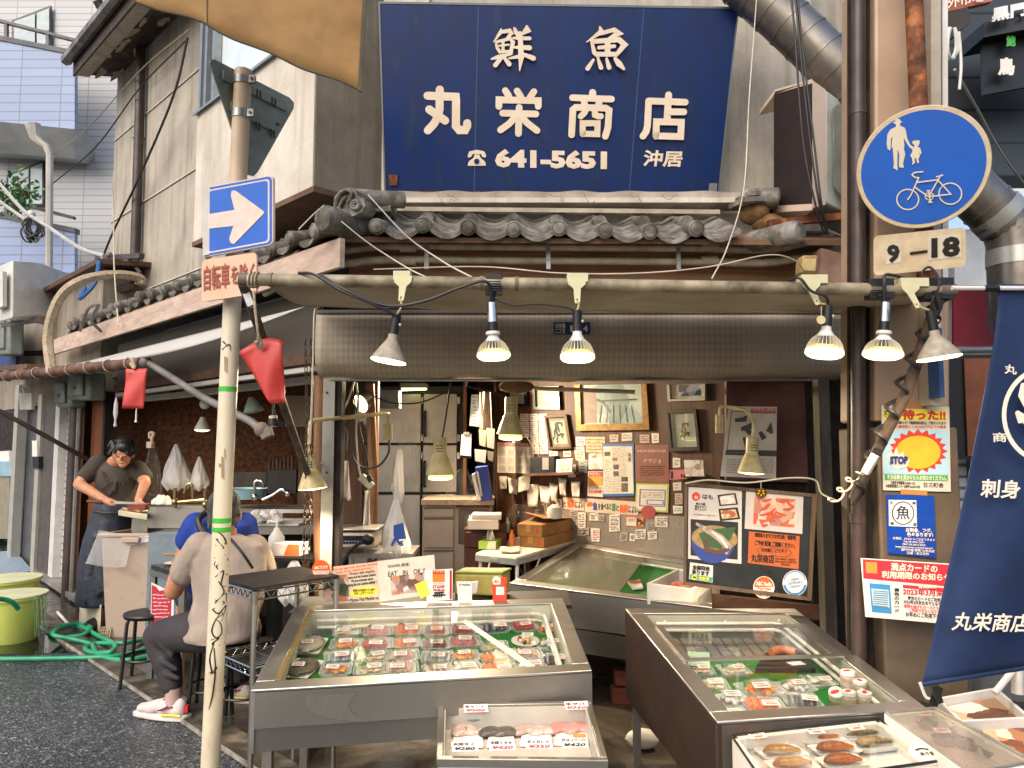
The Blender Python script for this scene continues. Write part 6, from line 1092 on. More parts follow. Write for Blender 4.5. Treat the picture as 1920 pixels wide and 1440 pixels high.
t_=shadelamp('cream lamp on a gooseneck arm over the menu board',1411,820,1408,893,25,3.95,0,[(CREAM,[(1411,822,3.95),(1413,795,3.95),(1405,775,3.95),(1390,767,3.97),(1358,763,4.05),(1350,770,4.06),(1350,810,4.06)],.01)],led=False);MB(CREAM).prism([P(1343,777,4.06),P(1356,777,4.06),P(1356,812,4.06),P(1343,812,4.06)],(0,.015,0)).build('bracket',t_)
mb=thing('flood_lamp','silver lamp with glowing oval face tilted up behind the steel post','lamp',P(675,760,5.1));c=P(676,757,5.05);ax=V((-.55,-.75,-.45)).normalized();MB(mat('silver reflector','#8d8d88',.3,.8)).lathe(c,ax,[(.02,-.12),(.045,-.09),(.06,-.02),(.066,0)],20).build('reflector',mb);MB(EMW).lathe(c,ax,[(.064,0),(.04,.006),(0,.008)],22).build('lens',mb)
pc=thing('pendant_lamp','small white lamp glowing over the particle board wall','lamp',P(380,808,6.6));Yp=6.6;MB(WHITEP).ball(P(384,758,Yp),.045,12).build('ceiling_cap',pc);MB(BLACKP).tube(bez([P(384,765,Yp),P(381,775,Yp),P(382,782,Yp)]),.008,6).build('cord',pc);MB(mat('white lamp shade','#d9d5c8',.4)).lathe(P(380,782,Yp),(0,0,-1),[(.02,0),(.03,.03),(.066,.1),(.07,.115)],20).build('shade',pc);MB(EMS).lathe(P(380,782,Yp)-Z*.114,(0,0,-1),[(.068,0),(.04,.012),(0,.016)],20).build('lens',pc);lampl('lamp_light',P(380,782,Yp)-Z*.16,26,spot=160,aim=(0,0,-1),par=pc)
pc=thing('pendant_lamp','greenish glass shade lamp right of the sign post under the rail','lamp',P(475,768,6.0));MB(mat('pale green shade','#a9bfb5',.3)).lathe(P(470,745,6.0),V((.25,0,-1)),[(.02,0),(.05,.05),(.085,.12)],18).build('shade',pc);MB(mat('unlit bulb','#d5d0c2',.3)).ball(P(474,766,6.0),.035,10).build('bulb',pc)
# cables hanging in the opening
cable('hanging_cable',[P(664,716,4.8),P(655,745,4.8),P(637,790,4.8),P(628,830,4.8),P(612,862,4.6),P(597,872,4.4)],.006,CABLEW,'cream cable hanging down to the swing arm lamp');cable('hanging_cable',[P(668,716,4.8),P(672,760,4.8),P(668,810,4.8),P(672,870,4.8),P(676,892,4.8)],.006,CABLEW,'cream cable down to the white plug socket')
cable('hanging_cable',[P(664,716,4.82),P(662,735,4.82),P(676,810,4.82),P(688,860,4.82),P(689,890,4.82)],.005,CABLEB,'black cable beside the cream cable at the inner post');cable('hanging_cable',[P(730,826,4.95),P(728,850,4.9),P(712,872,4.9),P(690,878,4.9),P(668,868,4.9),P(660,840,4.9),P(668,790,4.9),P(672,740,4.9)],.007,CABLEB,'black cable loop from the swing arm bracket');cable('hanging_cable',[P(668,714,4.78),P(700,742,4.8),P(740,756,4.8),P(790,754,4.8),P(835,735,4.8),P(842,722,4.8)],.005,CABLEB,'black cable swagged before the electric box')
sk=thing('plug_socket','cream extension socket hanging at the inner timber post','socket',P(688,915,4.75));MB(mat('cream plastic','#cfc5a5',.4)).bar(P(676,893,4.75),P(698,914,4.75),.035,.05).build('body',sk,bev=.006);MB(BLACKP).bar(P(690,892,4.74),P(696,903,4.74),.02,.03).build('plug',sk)
ch=MB(mat('rusty chain steel','#5a4a3c',.6,.4))
for s_,Yc in((572,4.3),(582,4.32)):
 for k in range(44):
  y=640+k*10.5
  if y>1095:break
  c=P(s_+3*sin(y*.01),y,Yc);d=V((.0075,.001,0))if k%2 else V((.001,.0075,0));ch.tube([c+d*cos(q)+Z*(.021*sin(q))for q in[j*pi/4 for j in range(8)]],.0028,5,closed=True)
one(ch,'chain','double rusty chain hanging beside the log post','chain');cable('hanging_cable',[P(598,575,4.1),P(590,585,4.1),P(588,640,4.1),P(585,740,4.12),P(583,800,4.15),P(582,830,4.18)],.0055,CABLEW,'white cord hanging at the left end of the roll curtain')
for x0,l in((520,'black'),):pass
so_=thing('lamp_socket','black and cream bulb holder hanging below the dark red flag','socket',P(512,800,3.7));MB(BLACKP).lathe(P(513,757,3.7),(0,0,-1),[(.006,0),(.008,.05),(.024,.08),(.024,.11),(0,.11)],14).build('cap',so_);MB(mat('cream socket','#cfc6b0',.4)).lathe(P(512,783,3.7),V((.1,0,-1)),[(.02,-.01),(.02,.045),(0,.045)],14).build('body',so_);MB(BLACKP).bar(P(518,790,3.68),P(532,797,3.7),.02,.02).build('switch',so_)
# ---------------- refrigerated cases ----------------
CGLASS=glassmat('case glass',(.97,.985,.98,1),.0,.015,ior=1.35);COILW=mat('frosted white pipe','#d6d3c8',.5,c2='#bdb8a9',sc=12)
def case(name,label,q,h,sidemat,inner,rim=.045,drop=.085,legs=True,coil=True,lids=1,front=None):
 FL,FR_,BR,BL=q;n=(FR_-FL).cross(BL-FL).normalized();c=(FL+FR_+BR+BL)/4;t_=thing(name,label,'display case',V((c.x,c.y,0)))
 ins=lambda p,k:p+(c-p)*k
 flr=lambda p:V((p.x,p.y,FL.z-h));fm=front or STEELD
 mb=MB(fm).prism([FL,FR_,FR_+(c-FR_)*.03,FL+(c-FL)*.03],V((0,0,-h*.62)))if 0 else MB(fm)
 def wall(a,b,zt_,zb_,th=.015,m=None):
  d=(b-a);nn=V((d.y,-d.x,0)).normalized()
  if nn.dot(a-c)<0:nn=-nn
  mb.prism([a,b,V((b.x,b.y,zb_)),V((a.x,a.y,zb_))],-nn*th)
 wall(FL,FR_,0,FL.z-h*.6);mb2=mb;mb.build('front_panel',t_)
 mb=MB(steel('stainless lower panel','#98948c',.3));f0,f1=FL+V((0,.012,0)),FR_+V((0,.012,0));wall(V((f0.x,f0.y,FL.z-h*.6)),V((f1.x,f1.y,FR_.z-h*.6)),0,FL.z-h);mb.build('lower_panel',t_)
 for a,b in((FR_,BR),(BR,BL),(BL,FL)):mb=MB(sidemat);wall(a,b,0,FL.z-h);mb.build('side_panel',t_)
 mb=MB(STEELD).prism([flr(ins(p,.03))for p in q],(0,0,.01));mb.build('underside',t_)
 iw=rim/((FR_-FL).length)*1.6;il=rim/((BL-FL).length)*1.6
 def uv(u,v,d=0):return FL.lerp(FR_,u).lerp(BL.lerp(BR,u),v)-n*d
 t_['_']=0;del t_['_']
 mb=MB(STEEL)
 for(u0,u1,v0,v1)in((0,1,0,il),(0,1,1-il,1),(0,iw,il,1-il),(1-iw,1,il,1-il)):mb.prism([uv(u0,v0),uv(u1,v0),uv(u1,v1),uv(u0,v1)],n*.012)
 rm=mb.build('rim',t_,bev=.004)
 mb=MB(inner)
 for(u0,v0,u1,v1)in((iw,il,1-iw,il),(1-iw,il,1-iw,1-il),(1-iw,1-il,iw,1-il),(iw,1-il,iw,il)):mb.prism([uv(u0,v0),uv(u1,v1),uv(u1,v1,drop+.03),uv(u0,v0,drop+.03)],(uv(u1,v1)-uv(u0,v0)).cross(n).normalized()*.006)
 mb.build('inner_wall',t_)
 if coil:
  mb=MB(COILW)
  for d in(.028,.06):mb.tube([uv(iw*1.6,1-il*1.5,d),uv(1-iw*1.9,1-il*1.5,d),uv(1-iw*1.5,1-il*2.0,d),uv(1-iw*1.5,il*1.8,d)],.0085,8)
  for u in(.2,.55,.86):mb.bar(uv(u,1-il*1.35,.015),uv(u,1-il*1.35,.075),.012,.006)
  mb.build('cooling_pipe',t_)
 if legs:
  for p in q:a=ins(p,.09);MB(STEELD).bar(V((a.x,a.y,FL.z-h)),V((a.x,a.y,0)),.035,.035).build('leg',t_)
 return t_,uv,n,iw,il
SQ=[PZ(470,1300,.63),PZ(1110,1262,.63),PZ(1055,1125,.75),PZ(555,1140,.75)]
sc1,uv1,n1,iw1,il1=case('sashimi_case','stainless glass topped case of packed sashimi on green matting',SQ,.215,STEELB,mat('white case lining','#c9c6b8',.5))
mb=MB(GREENMAT).prism([uv1(iw1*.9,il1*.9,.085),uv1(1-iw1*.9,il1*.9,.085),uv1(1-iw1*.9,1-il1*1.9,.085),uv1(iw1*.9,1-il1*1.9,.085)],-n1*.01);mb.build('green_mat',sc1)
MB(CGLASS).prism([uv1(iw1*.8,il1*.8,.004),uv1(1-iw1*.8,il1*.8,.004),uv1(1-iw1*.8,1-il1*.8,.004),uv1(iw1*.8,1-il1*.8,.004)],n1*.004).build('glass',sc1);MB(GLASS).prism([uv1(.5,il1*.8,-.003),uv1(.525,il1*.8,-.003),uv1(.525,1-il1*.8,-.003),uv1(.5,1-il1*.8,-.003)],n1*.004).build('glass_joint',sc1)
MB(mat('brass strip','#b59a5a',.3,.7)).prism([uv1(iw1*1.0,il1,.0)+n1*.013,uv1(iw1*1.25,il1,.0)+n1*.013,uv1(iw1*1.25,1-il1,0)+n1*.013,uv1(iw1*1.0,1-il1,0)+n1*.013],n1*.003).build('runner',sc1)
mb=MB(mat('painted steel reflection','#7b7872',.5,.6,c2='#6d6a64',sc=40));PFC=plane3(SQ[0]+V((0,-.001,0)),SQ[1]+V((0,-.001,0)),SQ[0]-Z*.1+V((0,-.001,0)))  # darker patch paints a reflection onto the steel front
mb.px([(q.x,q.y)for q in bez([(573,1303,0),(572,1315,0),(580,1330,0),(605,1344,0),(650,1351,0),(692,1353,0),(668,1342,0),(655,1328,0),(657,1312,0),(672,1298,0)],5)],PFC,.0004,.001);mb.build('painted_reflection',sc1)
PM1=(uv1(.5,.5,.083),n1)
ax1=(SQ[1]-SQ[0]).xy.to_3d().normalized();rz1=math.atan2(ax1.y,ax1.x);tilt1=Matrix((ax1,n1.cross(ax1),n1)).transposed().to_euler()
# ---- packs of fish ----
TRAYC=glassmat('clear tray',(.97,.97,.97,1),.03,.1,.3,(.85,.85,.84,1),.22);TRAYW=mat('white tray','#ddd8cf',.4,c2='#d0cac0');DAIKON=mat('white shreds','#cfd0c2',.6,c2='#b9bcaa',sc=60,bump=.6,bsc=150)
def rbox(mb,x,y,z0,z1,r=.012,ins=.0):
 o=[]
 for cx,cy,a in((x-r,y-r,0),(-x+r,y-r,pi/2),(-x+r,-y+r,pi),(x-r,-y+r,1.5*pi)):
  for k in range(4):q=a+pi/6*k;o.append((cx+r*cos(q),cy+r*sin(q)))
 N=len(o);ps=[]
 for z,s,d in((z0,.86,0),(z1,1,0),(z1+.001,1.05,0),(z1-.001,.97,0),(z0+.003,.84,0)):ps.append([(a*s,b*s,z)for a,b in o])
 vs_=[p for l in ps for p in l];fs=[(i*N+k,i*N+(k+1)%N,(i+1)*N+(k+1)%N,(i+1)*N+k)for i in range(4)for k in range(N)]+[tuple(range(N))[::-1],tuple(4*N+k for k in range(N))]
 return mb.add(vs_,fs)
TAGP=mat('price tag paper','#e2ddd5',.5,c2='#dad4ca')
def tagpart(par,x,y,z,rz,seed,w_=.052,h_=.024):
 rr=random.Random(seed);M3=Matrix.Rotation(rz,3,'Z');t0=V((x,y,z));f=lambda a,b,d=0:t0+M3@V((a,b*.96,b*.28+d))
 t_=MB(TAGP).add([f(-w_/2,-h_/2),f(w_/2,-h_/2),f(w_/2,h_/2),f(-w_/2,h_/2),f(-w_/2,-h_/2,-.0008),f(w_/2,-h_/2,-.0008),f(w_/2,h_/2,-.0008),f(-w_/2,h_/2,-.0008)],[(0,1,2,3),(4,7,6,5),(0,4,5,1),(1,5,6,2),(2,6,7,3),(3,7,4,0)]).build('price_tag',par)
 mb=MB(BLACK);a=-w_*.4
 while a<w_*.3:e=a+rr.uniform(.003,.007);mb.add([f(a,.003,.0006),f(e,.004,.0006),f(e,.0075,.0006),f(a,.0065,.0006)],[(0,1,2,3)]);a=e+.0018
 mb.use(RED);a=-w_*.28
 while a<w_*.36:e=a+rr.uniform(.004,.006);mb.add([f(a,-.008,.0006),f(e,-.008,.0006),f(e,-.001,.0006),f(a+.001,-.001,.0006)],[(0,1,2,3)]);a=e+.002
 mb.build('price_writing',t_);return t_
def film(par,x,y,h,seed):
 rr=random.Random(seed);ph=rr.uniform(0,6);d=lambda u,v:V(((u-.5)*2*x,(v-.5)*2*y,.012+h*(1-abs(2*u-1)**3)*(1-abs(2*v-1)**3)+.002*sin(u*17+ph)*sin(v*13)))
 return MB(FILM).grid(d,12,10).build('film',par)
def pack(kind,cols,seed,tag_=True,tray='c',sx=.062,sy=.053):
 rr=random.Random(seed);t_=thing('fish_pack','x','fish pack',(0,0,0));rbox(MB(TRAYC if tray=='c' else TRAYW),sx,sy,0,.016).build('tray',t_)
 ms=[mat('fish flesh '+c,c,.28,c2=tuple(k*.72 for k in hx(c)[:3])+(1,),sc=45,sss=.05,coat=.3)for c in cols]
 mb=MB(ms[0])
 if kind=='slices':
  n=7
  for i in range(n):
   mb.use(ms[i%len(ms)]);a=-sx*.68+i*sx*1.3/n+rr.uniform(-.002,.002);c=V((a,rr.uniform(-.004,.004),.017));mb.obox(c,(.0055,0,.007),(0,sy*.52,0),(-.008,0,.004))
  nm='fish_slices'
 elif kind=='block':
  mb.obox((0,0,.019),(sx*.68,.004,0),(-.003,sy*.5,0),(0,0,.011));nm='fish_block'
 elif kind=='heap':
  for i in range(46):mb.use(ms[i%len(ms)]);q=rr.uniform(0,6.28);r=sqrt(rr.uniform(0,1));mb.ball((r*sx*.72*cos(q),r*sy*.66*sin(q),.014+.014*(1-r)),(rr.uniform(.006,.010),rr.uniform(.005,.009),.006),7)
  nm='heap'
 elif kind=='strips':
  for i in range(9):mb.use(ms[i%len(ms)]);a=-sx*.7+i*sx*1.4/8;mb.tube(bez([(a-.006,-sy*.6,.013),(a,0,.021+rr.uniform(0,.004)),(a+.007,sy*.6,.013)],4),.0052,7)
  nm='fillet_strips'
 elif kind=='disc':
  for i in range(9):mb.use(ms[i%len(ms)]);mb.lathe((rr.uniform(-.6,.6)*sx,rr.uniform(-.55,.55)*sy,.012+.001*i),(rr.uniform(-.3,.3),rr.uniform(-.3,.3),1),[(.012,0),(.0135,.003),(.012,.006),(0,.0065)],12)
  nm='shellfish_slices'
 mb.build(nm,t_,bev=.0015 if kind in('slices','block')else 0)
 if kind in('slices','disc'):rbox(MB(DAIKON),sx*.84,sy*.82,.004,.012).build('white_shreds',t_)
 if kind!='strips':mb=MB(mat('leaf garnish','#3f7a35',.5,c2='#2a5a24'));mb.grid(lambda u,v:V((-sx*.75+.03*u,sy*(.35+.4*v*(1-abs(2*u-1)**2)),.018+.012*v)),6,3);mb.build('leaf',t_)
 if tag_:tagpart(t_,rr.uniform(-.02,.02),-sy*.35+rr.uniform(-.012,.014),.036,rr.uniform(-.25,.25),seed)
 film(t_,sx,sy,.026,seed);return t_
KINDS={'scallop':('disc',['#d8c08a','#c9a55f']),'uni':('heap',['#d98a3a','#c9702a','#e0a050']),'silver':('strips',['#b9bcc0','#8d9298','#d0cfca']),'roe':('heap',['#e07a28','#d9662a','#e89a3a']),'tuna':('slices',['#a83a44','#b5484f']),'pinktuna':('slices',['#b9666a','#c27a78']),'palescallop':('disc',['#dcc9a5','#d0b990']),'salmon':('slices',['#e0703f','#e88a58','#d9683a']),'snapper':('slices',['#dcbcae','#d5a79c','#cf958c']),'bonito':('slices',['#7a3038','#5a2a2e','#93505a']),'octopus':('slices',['#d8c0bc','#9a4a50']),'white':('disc',['#dcd9cf','#cfccc0']),'block':('block',['#b8323e']),'whitebait':('heap',['#d5d2cb','#bdbab4','#c9c6c0']),'darkfillet':('strips',['#4a4a50','#8d8d92','#2a2a30'])}
RT={}
def put(kind,x,y,label,pl,eul,seed=0,rz=0,sx=1.0,first=True):
 key=kind
 if key not in RT:RT[key]=pack(*KINDS[kind],seed=abs(hash(kind))%97 if 0 else sum(map(ord,kind))%97);o=RT[key];o['label']=label;o['group']='fish packs in the cases'
 else:o=dup(RT[key],(0,0,0),0,label,'fish packs in the cases')
 o.location=PL(x,y,pl);e=Matrix((ax1,n1.cross(ax1),n1)).transposed()if eul is None else eul;o.rotation_euler=(e@Matrix.Rotation(rz,3,'Z')).to_euler();o.scale=(sx,)*3
 return o
LST=[('scallop',650,1189,'yellow scallop pack at the back left, beside the white flatfish'),('uni',648,1214,'orange shellfish pack just in front of the yellow scallop pack'),('silver',640,1238,'silver fillet pack behind the orange roe pack at front left'),('roe',630,1261,'bright orange roe pack at the front, right of the brown flatfish'),('pinktuna',709,1189,'pale pink tuna pack in the back row, second column of packs'),('tuna',706,1214,'deep red tuna slices behind the pale scallop packs'),('palescallop',701,1237,'pale scallop pack directly in front of the deep red tuna'),('palescallop',694,1261,'pale scallop pack at the front left edge of the case'),('salmon',766,1187,'orange salmon slices in the back row left of the dark bonito'),('salmon',762,1211,'orange salmon slices in the second row beside the red tuna'),('snapper',757,1235,'pale pink snapper slices in front of the two salmon packs'),('snapper',752,1258,'pale pink snapper slices at the front beside bare green mat'),('bonito',819,1188,'dark seared bonito in the back row, left of the glass joint'),('bonito',819,1214,'dark seared bonito second from the back at mid case'),('silver',821,1239,'silver skinned strips between bonito and octopus'),('octopus',822,1262,'white and purple octopus slices at the front middle'),('tuna',872,1186,'deep red tuna slices in the back row right of the bonito'),('pinktuna',872,1209,'pink tuna slices behind the sea urchin box'),('uni',870,1235,'orange sea urchin pack in the middle front of the case'),('white',871,1258,'white squid pack at the front right of the octopus'),('darkfillet',926,1182,'black and silver fillet pack in the back row'),('palescallop',926,1217,'pale shellfish pack behind the right hand salmon packs'),('salmon',930,1240,'orange salmon slices behind another salmon pack near the front right'),('salmon',935,1261,'orange salmon slices at the very front right of centre'),('block',981,1179,'red tuna block pack in the back row, beside the roe'),('snapper',988,1232,'pale orange pack in front of the round dish'),('white',992,1254,'pale squid pack at the front, left of the small silver fish'),('roe',1029,1183,'orange roe pack in the back right corner'),('whitebait',1033,1214,'whitebait pack at the right side behind the silver fish'),('darkfillet',1042,1243,'small silver fish pack in the front right corner')]
for i,(k,x,y,l)in enumerate(LST):put(k,x,y,l,PM1,None,i,random.Random(i).uniform(-.12,.12),1.08+.06*((i*7)%3-1))
def flatfish(label,x,y,m,L,W,rz):
 t_=thing('flatfish_tray',label,'fish',(0,0,0));rbox(MB(TRAYW),.06,.085,0,.014).build('tray',t_)
 mb=MB(m);pr=[(-.5,.02),(-.42,.30),(-.25,.46),(-.05,.5),(.15,.42),(.3,.24),(.38,.1),(.42,.1),(.5,.24)]
 N=len(pr);vs_=[];fs=[]
 for yv,w_ in pr:
  for k in range(7):a=(k/6-.5)*2;vs_.append((a*w_*W,-yv*L,.018+.014*(1-a*a)*(w_*2)**.5))
 for i in range(N-1):
  for k in range(6):fs.append((i*7+k,i*7+k+1,(i+1)*7+k+1,(i+1)*7+k))
 mb.add(vs_,fs,True).build('flatfish',t_,solid=.004);mb=MB(BLACK);mb.ball((.012,.4*L,.034),.004,6);mb.ball((-.008,.41*L,.034),.004,6);mb.build('eye',t_)
 tagpart(t_,-.006,-.02,.042,.15,5);film(t_,.055,.08,.03,4);t_.location=PL(x,y,PM1);t_.rotation_euler=(Matrix((ax1,n1.cross(ax1),n1)).transposed()@Matrix.Rotation(rz,3,'Z')).to_euler();return t_
flatfish('whole pale flatfish on a white tray at the back left of the sashimi case',581,1216,mat('pale flatfish','#b5a995',.3,c2='#8f8473',sc=30),.19,.12,-.2)
flatfish('whole dark brown flatfish on a white tray at the front left of the sashimi case',566,1259,mat('brown flatfish','#5f5442',.35,c2='#3d3529',sc=30),.17,.13,-.35)
rd=thing('round_dish','round frilled white dish of mixed seafood at the right of the sashimi case','dish',PL(985,1206,PM1));c=PL(985,1206,PM1);mb=MB(TRAYW)
mb.add([c+n1*(.004 if r<.05 else .012+.003*(k%2))+ax1*(r*cos(2*pi*k/48))+n1.cross(ax1)*(r*sin(2*pi*k/48))for r in(.045,.066)for k in range(48)],[tuple(range(48))]+[(k,(k+1)%48,48+(k+1)%48,48+k)for k in range(48)]);mb.build('plate',rd,solid=.002);mb=MB(mat('fish flesh #e0703f','#e0703f'));rr=random.Random(6)
for i in range(26):mb.use([mat('fish flesh #e0703f','#e0703f'),mat('lemon','#cdb84a',.5),BLACKP,mat('fish flesh #dcd9cf','#dcd9cf'),mat('leaf garnish','#3f7a35')][i%5]);q=rr.uniform(0,6.28);r=rr.uniform(0,.036);mb.ball(c+n1*.014+ax1*(r*cos(q))+n1.cross(ax1)*(r*sin(q)),rr.uniform(.006,.011),7)
mb.build('mixed_seafood',rd);t_=tagpart(rd,0,0,0,0,21);t_.location=c+n1*.04+ax1*.01;
# reflection of a lit tube, painted as a pale strip over the glass
pt1=(uv1(.5,.5,-.006),n1);one(MB(mat('painted tube reflection','#d5dcb9',.3)).px([(866,1166),(874,1163),(1004,1250),(992,1254)],pt1,.003),'tube_reflection','pale strip lying diagonally on the glass of the sashimi case','strip')
# ---- signs standing along the back of the sashimi case ----
PSG=plane3(SQ[3]+V((0,.02,0)),SQ[2]+V((0,.02,0)),SQ[3]+V((0,.0,.4)));psf=lambda d:off(PSG,d)
SHADOWC=mat('card','#d8cdbd',.6)
one(MB(ORANGE).px([(602+17*cos(q),1068+18*sin(q))for q in[k*pi/14 for k in range(28)]],psf(.03),.003),'x','round orange radio sticker card hung on the log post above the sashimi case','sticker');st0=bpy.data.objects[-1]if 0 else None
for o in[o for o in COL.objects if o.name=='x']:o.name='round_sticker';st0=o
WL[st0]=st0.location.copy();mb=MB(WHITEINK);
def arcpx(cx,cy,r,a0,a1,n=12):return[(cx+r*cos(a0+(a1-a0)*k/n),cy+r*1.05*sin(a0+(a1-a0)*k/n))for k in range(n+1)]
mb.px(arcpx(602,1068,15.5,.12,pi-.12),psf(.034),.0005);mb.build('white_half',st0);lettering(st0,[(WHITEINK,'ABCラジオ',589,1060,615,1067,psf(.035),dict(bold=.05,slope=-.06)),(ORANGE,'タイムテーブル',590,1070,615,1074,psf(.035),dict(bold=.03)),(ORANGE,'配布',597,1076,608,1082,psf(.035),dict(bold=.04))])
hs=sheet('menu_card','handwritten card with orange English headline and yellow oval on the sashimi case','sign',[(606,1073),(708,1052),(714,1128),(604,1131)],psf(.012),mat('cream sign card','#d9c9b2',.6),[(mat('orange red ink','#c9562f',.5),'You can eat your favorite Sashimi\nnow, if you select and buy !',623,1060,707,1072,dict(slope=-.14,bold=.03)),(BLACK,'We have a table, chopsticks,\nsauce and the freshest Sashimi.\nWe are particular about\nslicing fish into Sashimi skilfully !',652,1070,706,1098,dict(slope=-.12,bold=.03)),(BLACK,'Marue Fish Market co.',657,1119,711,1126,dict(slope=-.1,bold=.02)),(ink('#5a4a2a'),'新鮮なお刺身をその場で\nお召し上がりください',662,1103,704,1114,dict(slope=-.05,lift=.006))],extra=[('headline_band',ink('#e0b59a'),[(625,1062),(707,1053),(707,1074),(650,1076),(626,1074)]),('yellow_oval',YELLOW,[(683+27*cos(q),1109+10*sin(q)-.08*27*cos(q))for q in[k*pi/12 for k in range(24)]]),('printed_photo',photomat('stall photo',['#4a3a30','#8d7a6a','#d8cfc4','#c9705a','#3a4a30'],30),[(610,1080),(652,1076),(655,1126),(607,1129)])])
es=sheet('menu_card','white card reading SASHIMI EAT IN OK with a photo of packs','sign',[(707,1052),(814,1040),(819,1112),(713,1128)],psf(.02),mat('white sign card','#dcd4c6',.6),[(BLACK,'SASHIMI (刺身)',727,1056,768,1064,dict(slope=-.1,bold=.008)),(BLACK,'EAT　IN　OK !!',728,1068,797,1078,dict(slope=-.1,bold=.008))],extra=[('printed_photo',photomat('sashimi photo',['#c9695a','#d8cfc8','#e08a5a','#8d6a60','#b5a8a0','#6a4a44'],34),[(732,1081),(793,1073),(797,1108),(734,1116)])])
one(MB(YELLOW).px([(777,1096),(797,1088),(807,1114),(789,1122)],psf(.03),.002),'paper_note','plain yellow note leaning between the EAT IN card and the stamp card','note')
so2=sheet('stamp_card','white STAMP card with orange square and dark red edge','sign',[(796,1069),(849,1066),(848,1124),(800,1128)],psf(.026),WHITEPAPER,[(ink('#a51f28'),'フレッシュ',813,1092,832,1096),(ink('#a51f28'),'STAMP',811,1097,834,1103,dict(bold=.04)),(ink('#a51f28'),'取扱店',812,1104,834,1108,dict(bold=.04)),(WHITEINK,'クロモン',812,1069,834,1073,dict(lift=.006))],extra=[('orange_square',ink('#dd7a2a'),rect(811,1074,834,1091)),('red_square',ink('#c9342a'),rect(811,1069,834,1076),.0008),('red_edge',ink('#a51f28'),rect(843,1069,847,1123))])
mb=MB(BLACK);mb.stroke([(812,1116),(834,1115)],psf(.026),3,.005);mb.stroke([(815,1111),(831,1110)],psf(.026),3,.0055)
for x in(816,820,824,828):mb.stroke([(x,1112),(x-1,1119)],psf(.026),2,.006)
mb.build('roof_emblem',so2)
pp2=sheet('payment_card','small white PayPay payment card on the back rim of the sashimi case','sign',[(856,1090),(884,1090),(885,1126),(859,1126)],psf(.03),WHITEPAPER,[(ink('#4a4a52'),'PayPay',866,1094,882,1099,dict(bold=.04)),(ink('#c9342a'),'P',861,1094,864,1099,dict(bold=.08))])
rp_=sheet('payment_stand','red payment stand with white square panel on the rim of the sashimi case','sign',[(922,1096),(949,1096),(950,1136),(925,1136)],psf(.03),ink('#d2402f'),None,extra=[('white_panel',WHITEPAPER,rect(930,1100,945,1115))]);mb=MB(WHITEPAPER).px(arcpx(931,1089,8,0,2*pi,20),psf(.03),.002);mb.use(ink('#d2402f')).px(rrect(939,1082,950,1095,2,0),psf(.03),.0025);mb.build('round_logo',rp_);lettering(rp_,[(ink('#5a5a5a'),'d払い',926,1087,936,1092,psf(.033))],'logo_letters')
bxy=thing('storage_box','yellowed plastic storage box with green end behind the sashimi case','box',P(905,1115,4.15));a0=P(852,1116,4.2);MB(mat('yellowed plastic tub','#b5a55c',.5,c2='#94863f',sc=8)).prism([a0,P(940,1119,4.05),P(940,1119,4.05)+V((.05,.14,0)),a0+V((.05,.14,0))],(0,0,.115)).build('tub',bxy,bev=.012);MB(mat('green tub lid','#7f8f3a',.5)).prism([a0+Z*.117,P(942,1119,4.05)+Z*.117,P(942,1119,4.05)+V((.05,.14,.117)),a0+V((.05,.14,.117))],(0,0,.012)).build('lid',bxy,bev=.004)
tb_=MB(WHITEP).prism([P(857,1094,3.98),P(897,1090,3.98),P(895,1113,3.98),P(860,1118,3.98)],(0,.02,0));one(tb_,'white_dish','small white tub behind the payment card','dish',bev=.004)
one(MB(mat('black shelf','#1a1817',.5)).prism([V((SQ[3].x-.05,SQ[3].y+.03,.70)),V((SQ[2].x+.05,SQ[2].y+.03,.70)),V((SQ[2].x+.05,SQ[2].y+.42,.70)),V((SQ[3].x-.05,SQ[3].y+.42,.70))],(0,0,.02)).bar(V((SQ[3].x+.05,SQ[3].y+.2,.7)),V((SQ[3].x+.05,SQ[3].y+.2,0)),.04,.3).bar(V((SQ[2].x-.1,SQ[2].y+.2,.7)),V((SQ[2].x-.1,SQ[2].y+.2,0)),.04,.3),'back_shelf','dark shelf behind the sashimi case carrying the yellowed box','shelf')
# ---- fish box in front of the sashimi case ----
FQ=[PZ(818,1422,.50),PZ(1141,1426,.50),PZ(1108,1313,.54),PZ(822,1318,.54)]
fb=thing('fish_box','white fish box with steel rim holding whole fish and price cards','fish box',V(((FQ[0].x+FQ[1].x)/2,FQ[0].y+.15,0)));fc=sum(FQ,V())/4
def fuv(u,v,d=0):return FQ[0].lerp(FQ[1],u).lerp(FQ[3].lerp(FQ[2],u),v)-Z*d
mb=MB(mat('pale green grey box','#b9bcb0',.5,c2='#a3a79a',sc=4));
for a,b in((0,1),(1,2),(2,3),(3,0)):mb.prism([fuv(*{0:(.01,.01),1:(.98,.01),2:(.98,.99),3:(.01,.99)}[k],d)for k,d in((a,.02),(b,.02),(b,.34),(a,.34))],((FQ[b]-FQ[a]).cross(Z)).normalized()*-.012)
mb.build('box_wall',fb);mb=MB(STEELD)
for(u0,u1,v0,v1)in((0,1,0,.05),(0,1,.95,1),(0,.04,.05,.95),(.96,1,.05,.95)):mb.prism([fuv(u0,v0),fuv(u1,v0),fuv(u1,v1),fuv(u0,v1)],(0,0,-.028))
mb.build('rim',fb,bev=.003);mb=MB(mat('white box lining','#b5b0a4',.45));mb.prism([fuv(.05,.05,.09),fuv(.95,.05,.09),fuv(.95,.95,.09),fuv(.05,.95,.09)],(0,0,-.01));
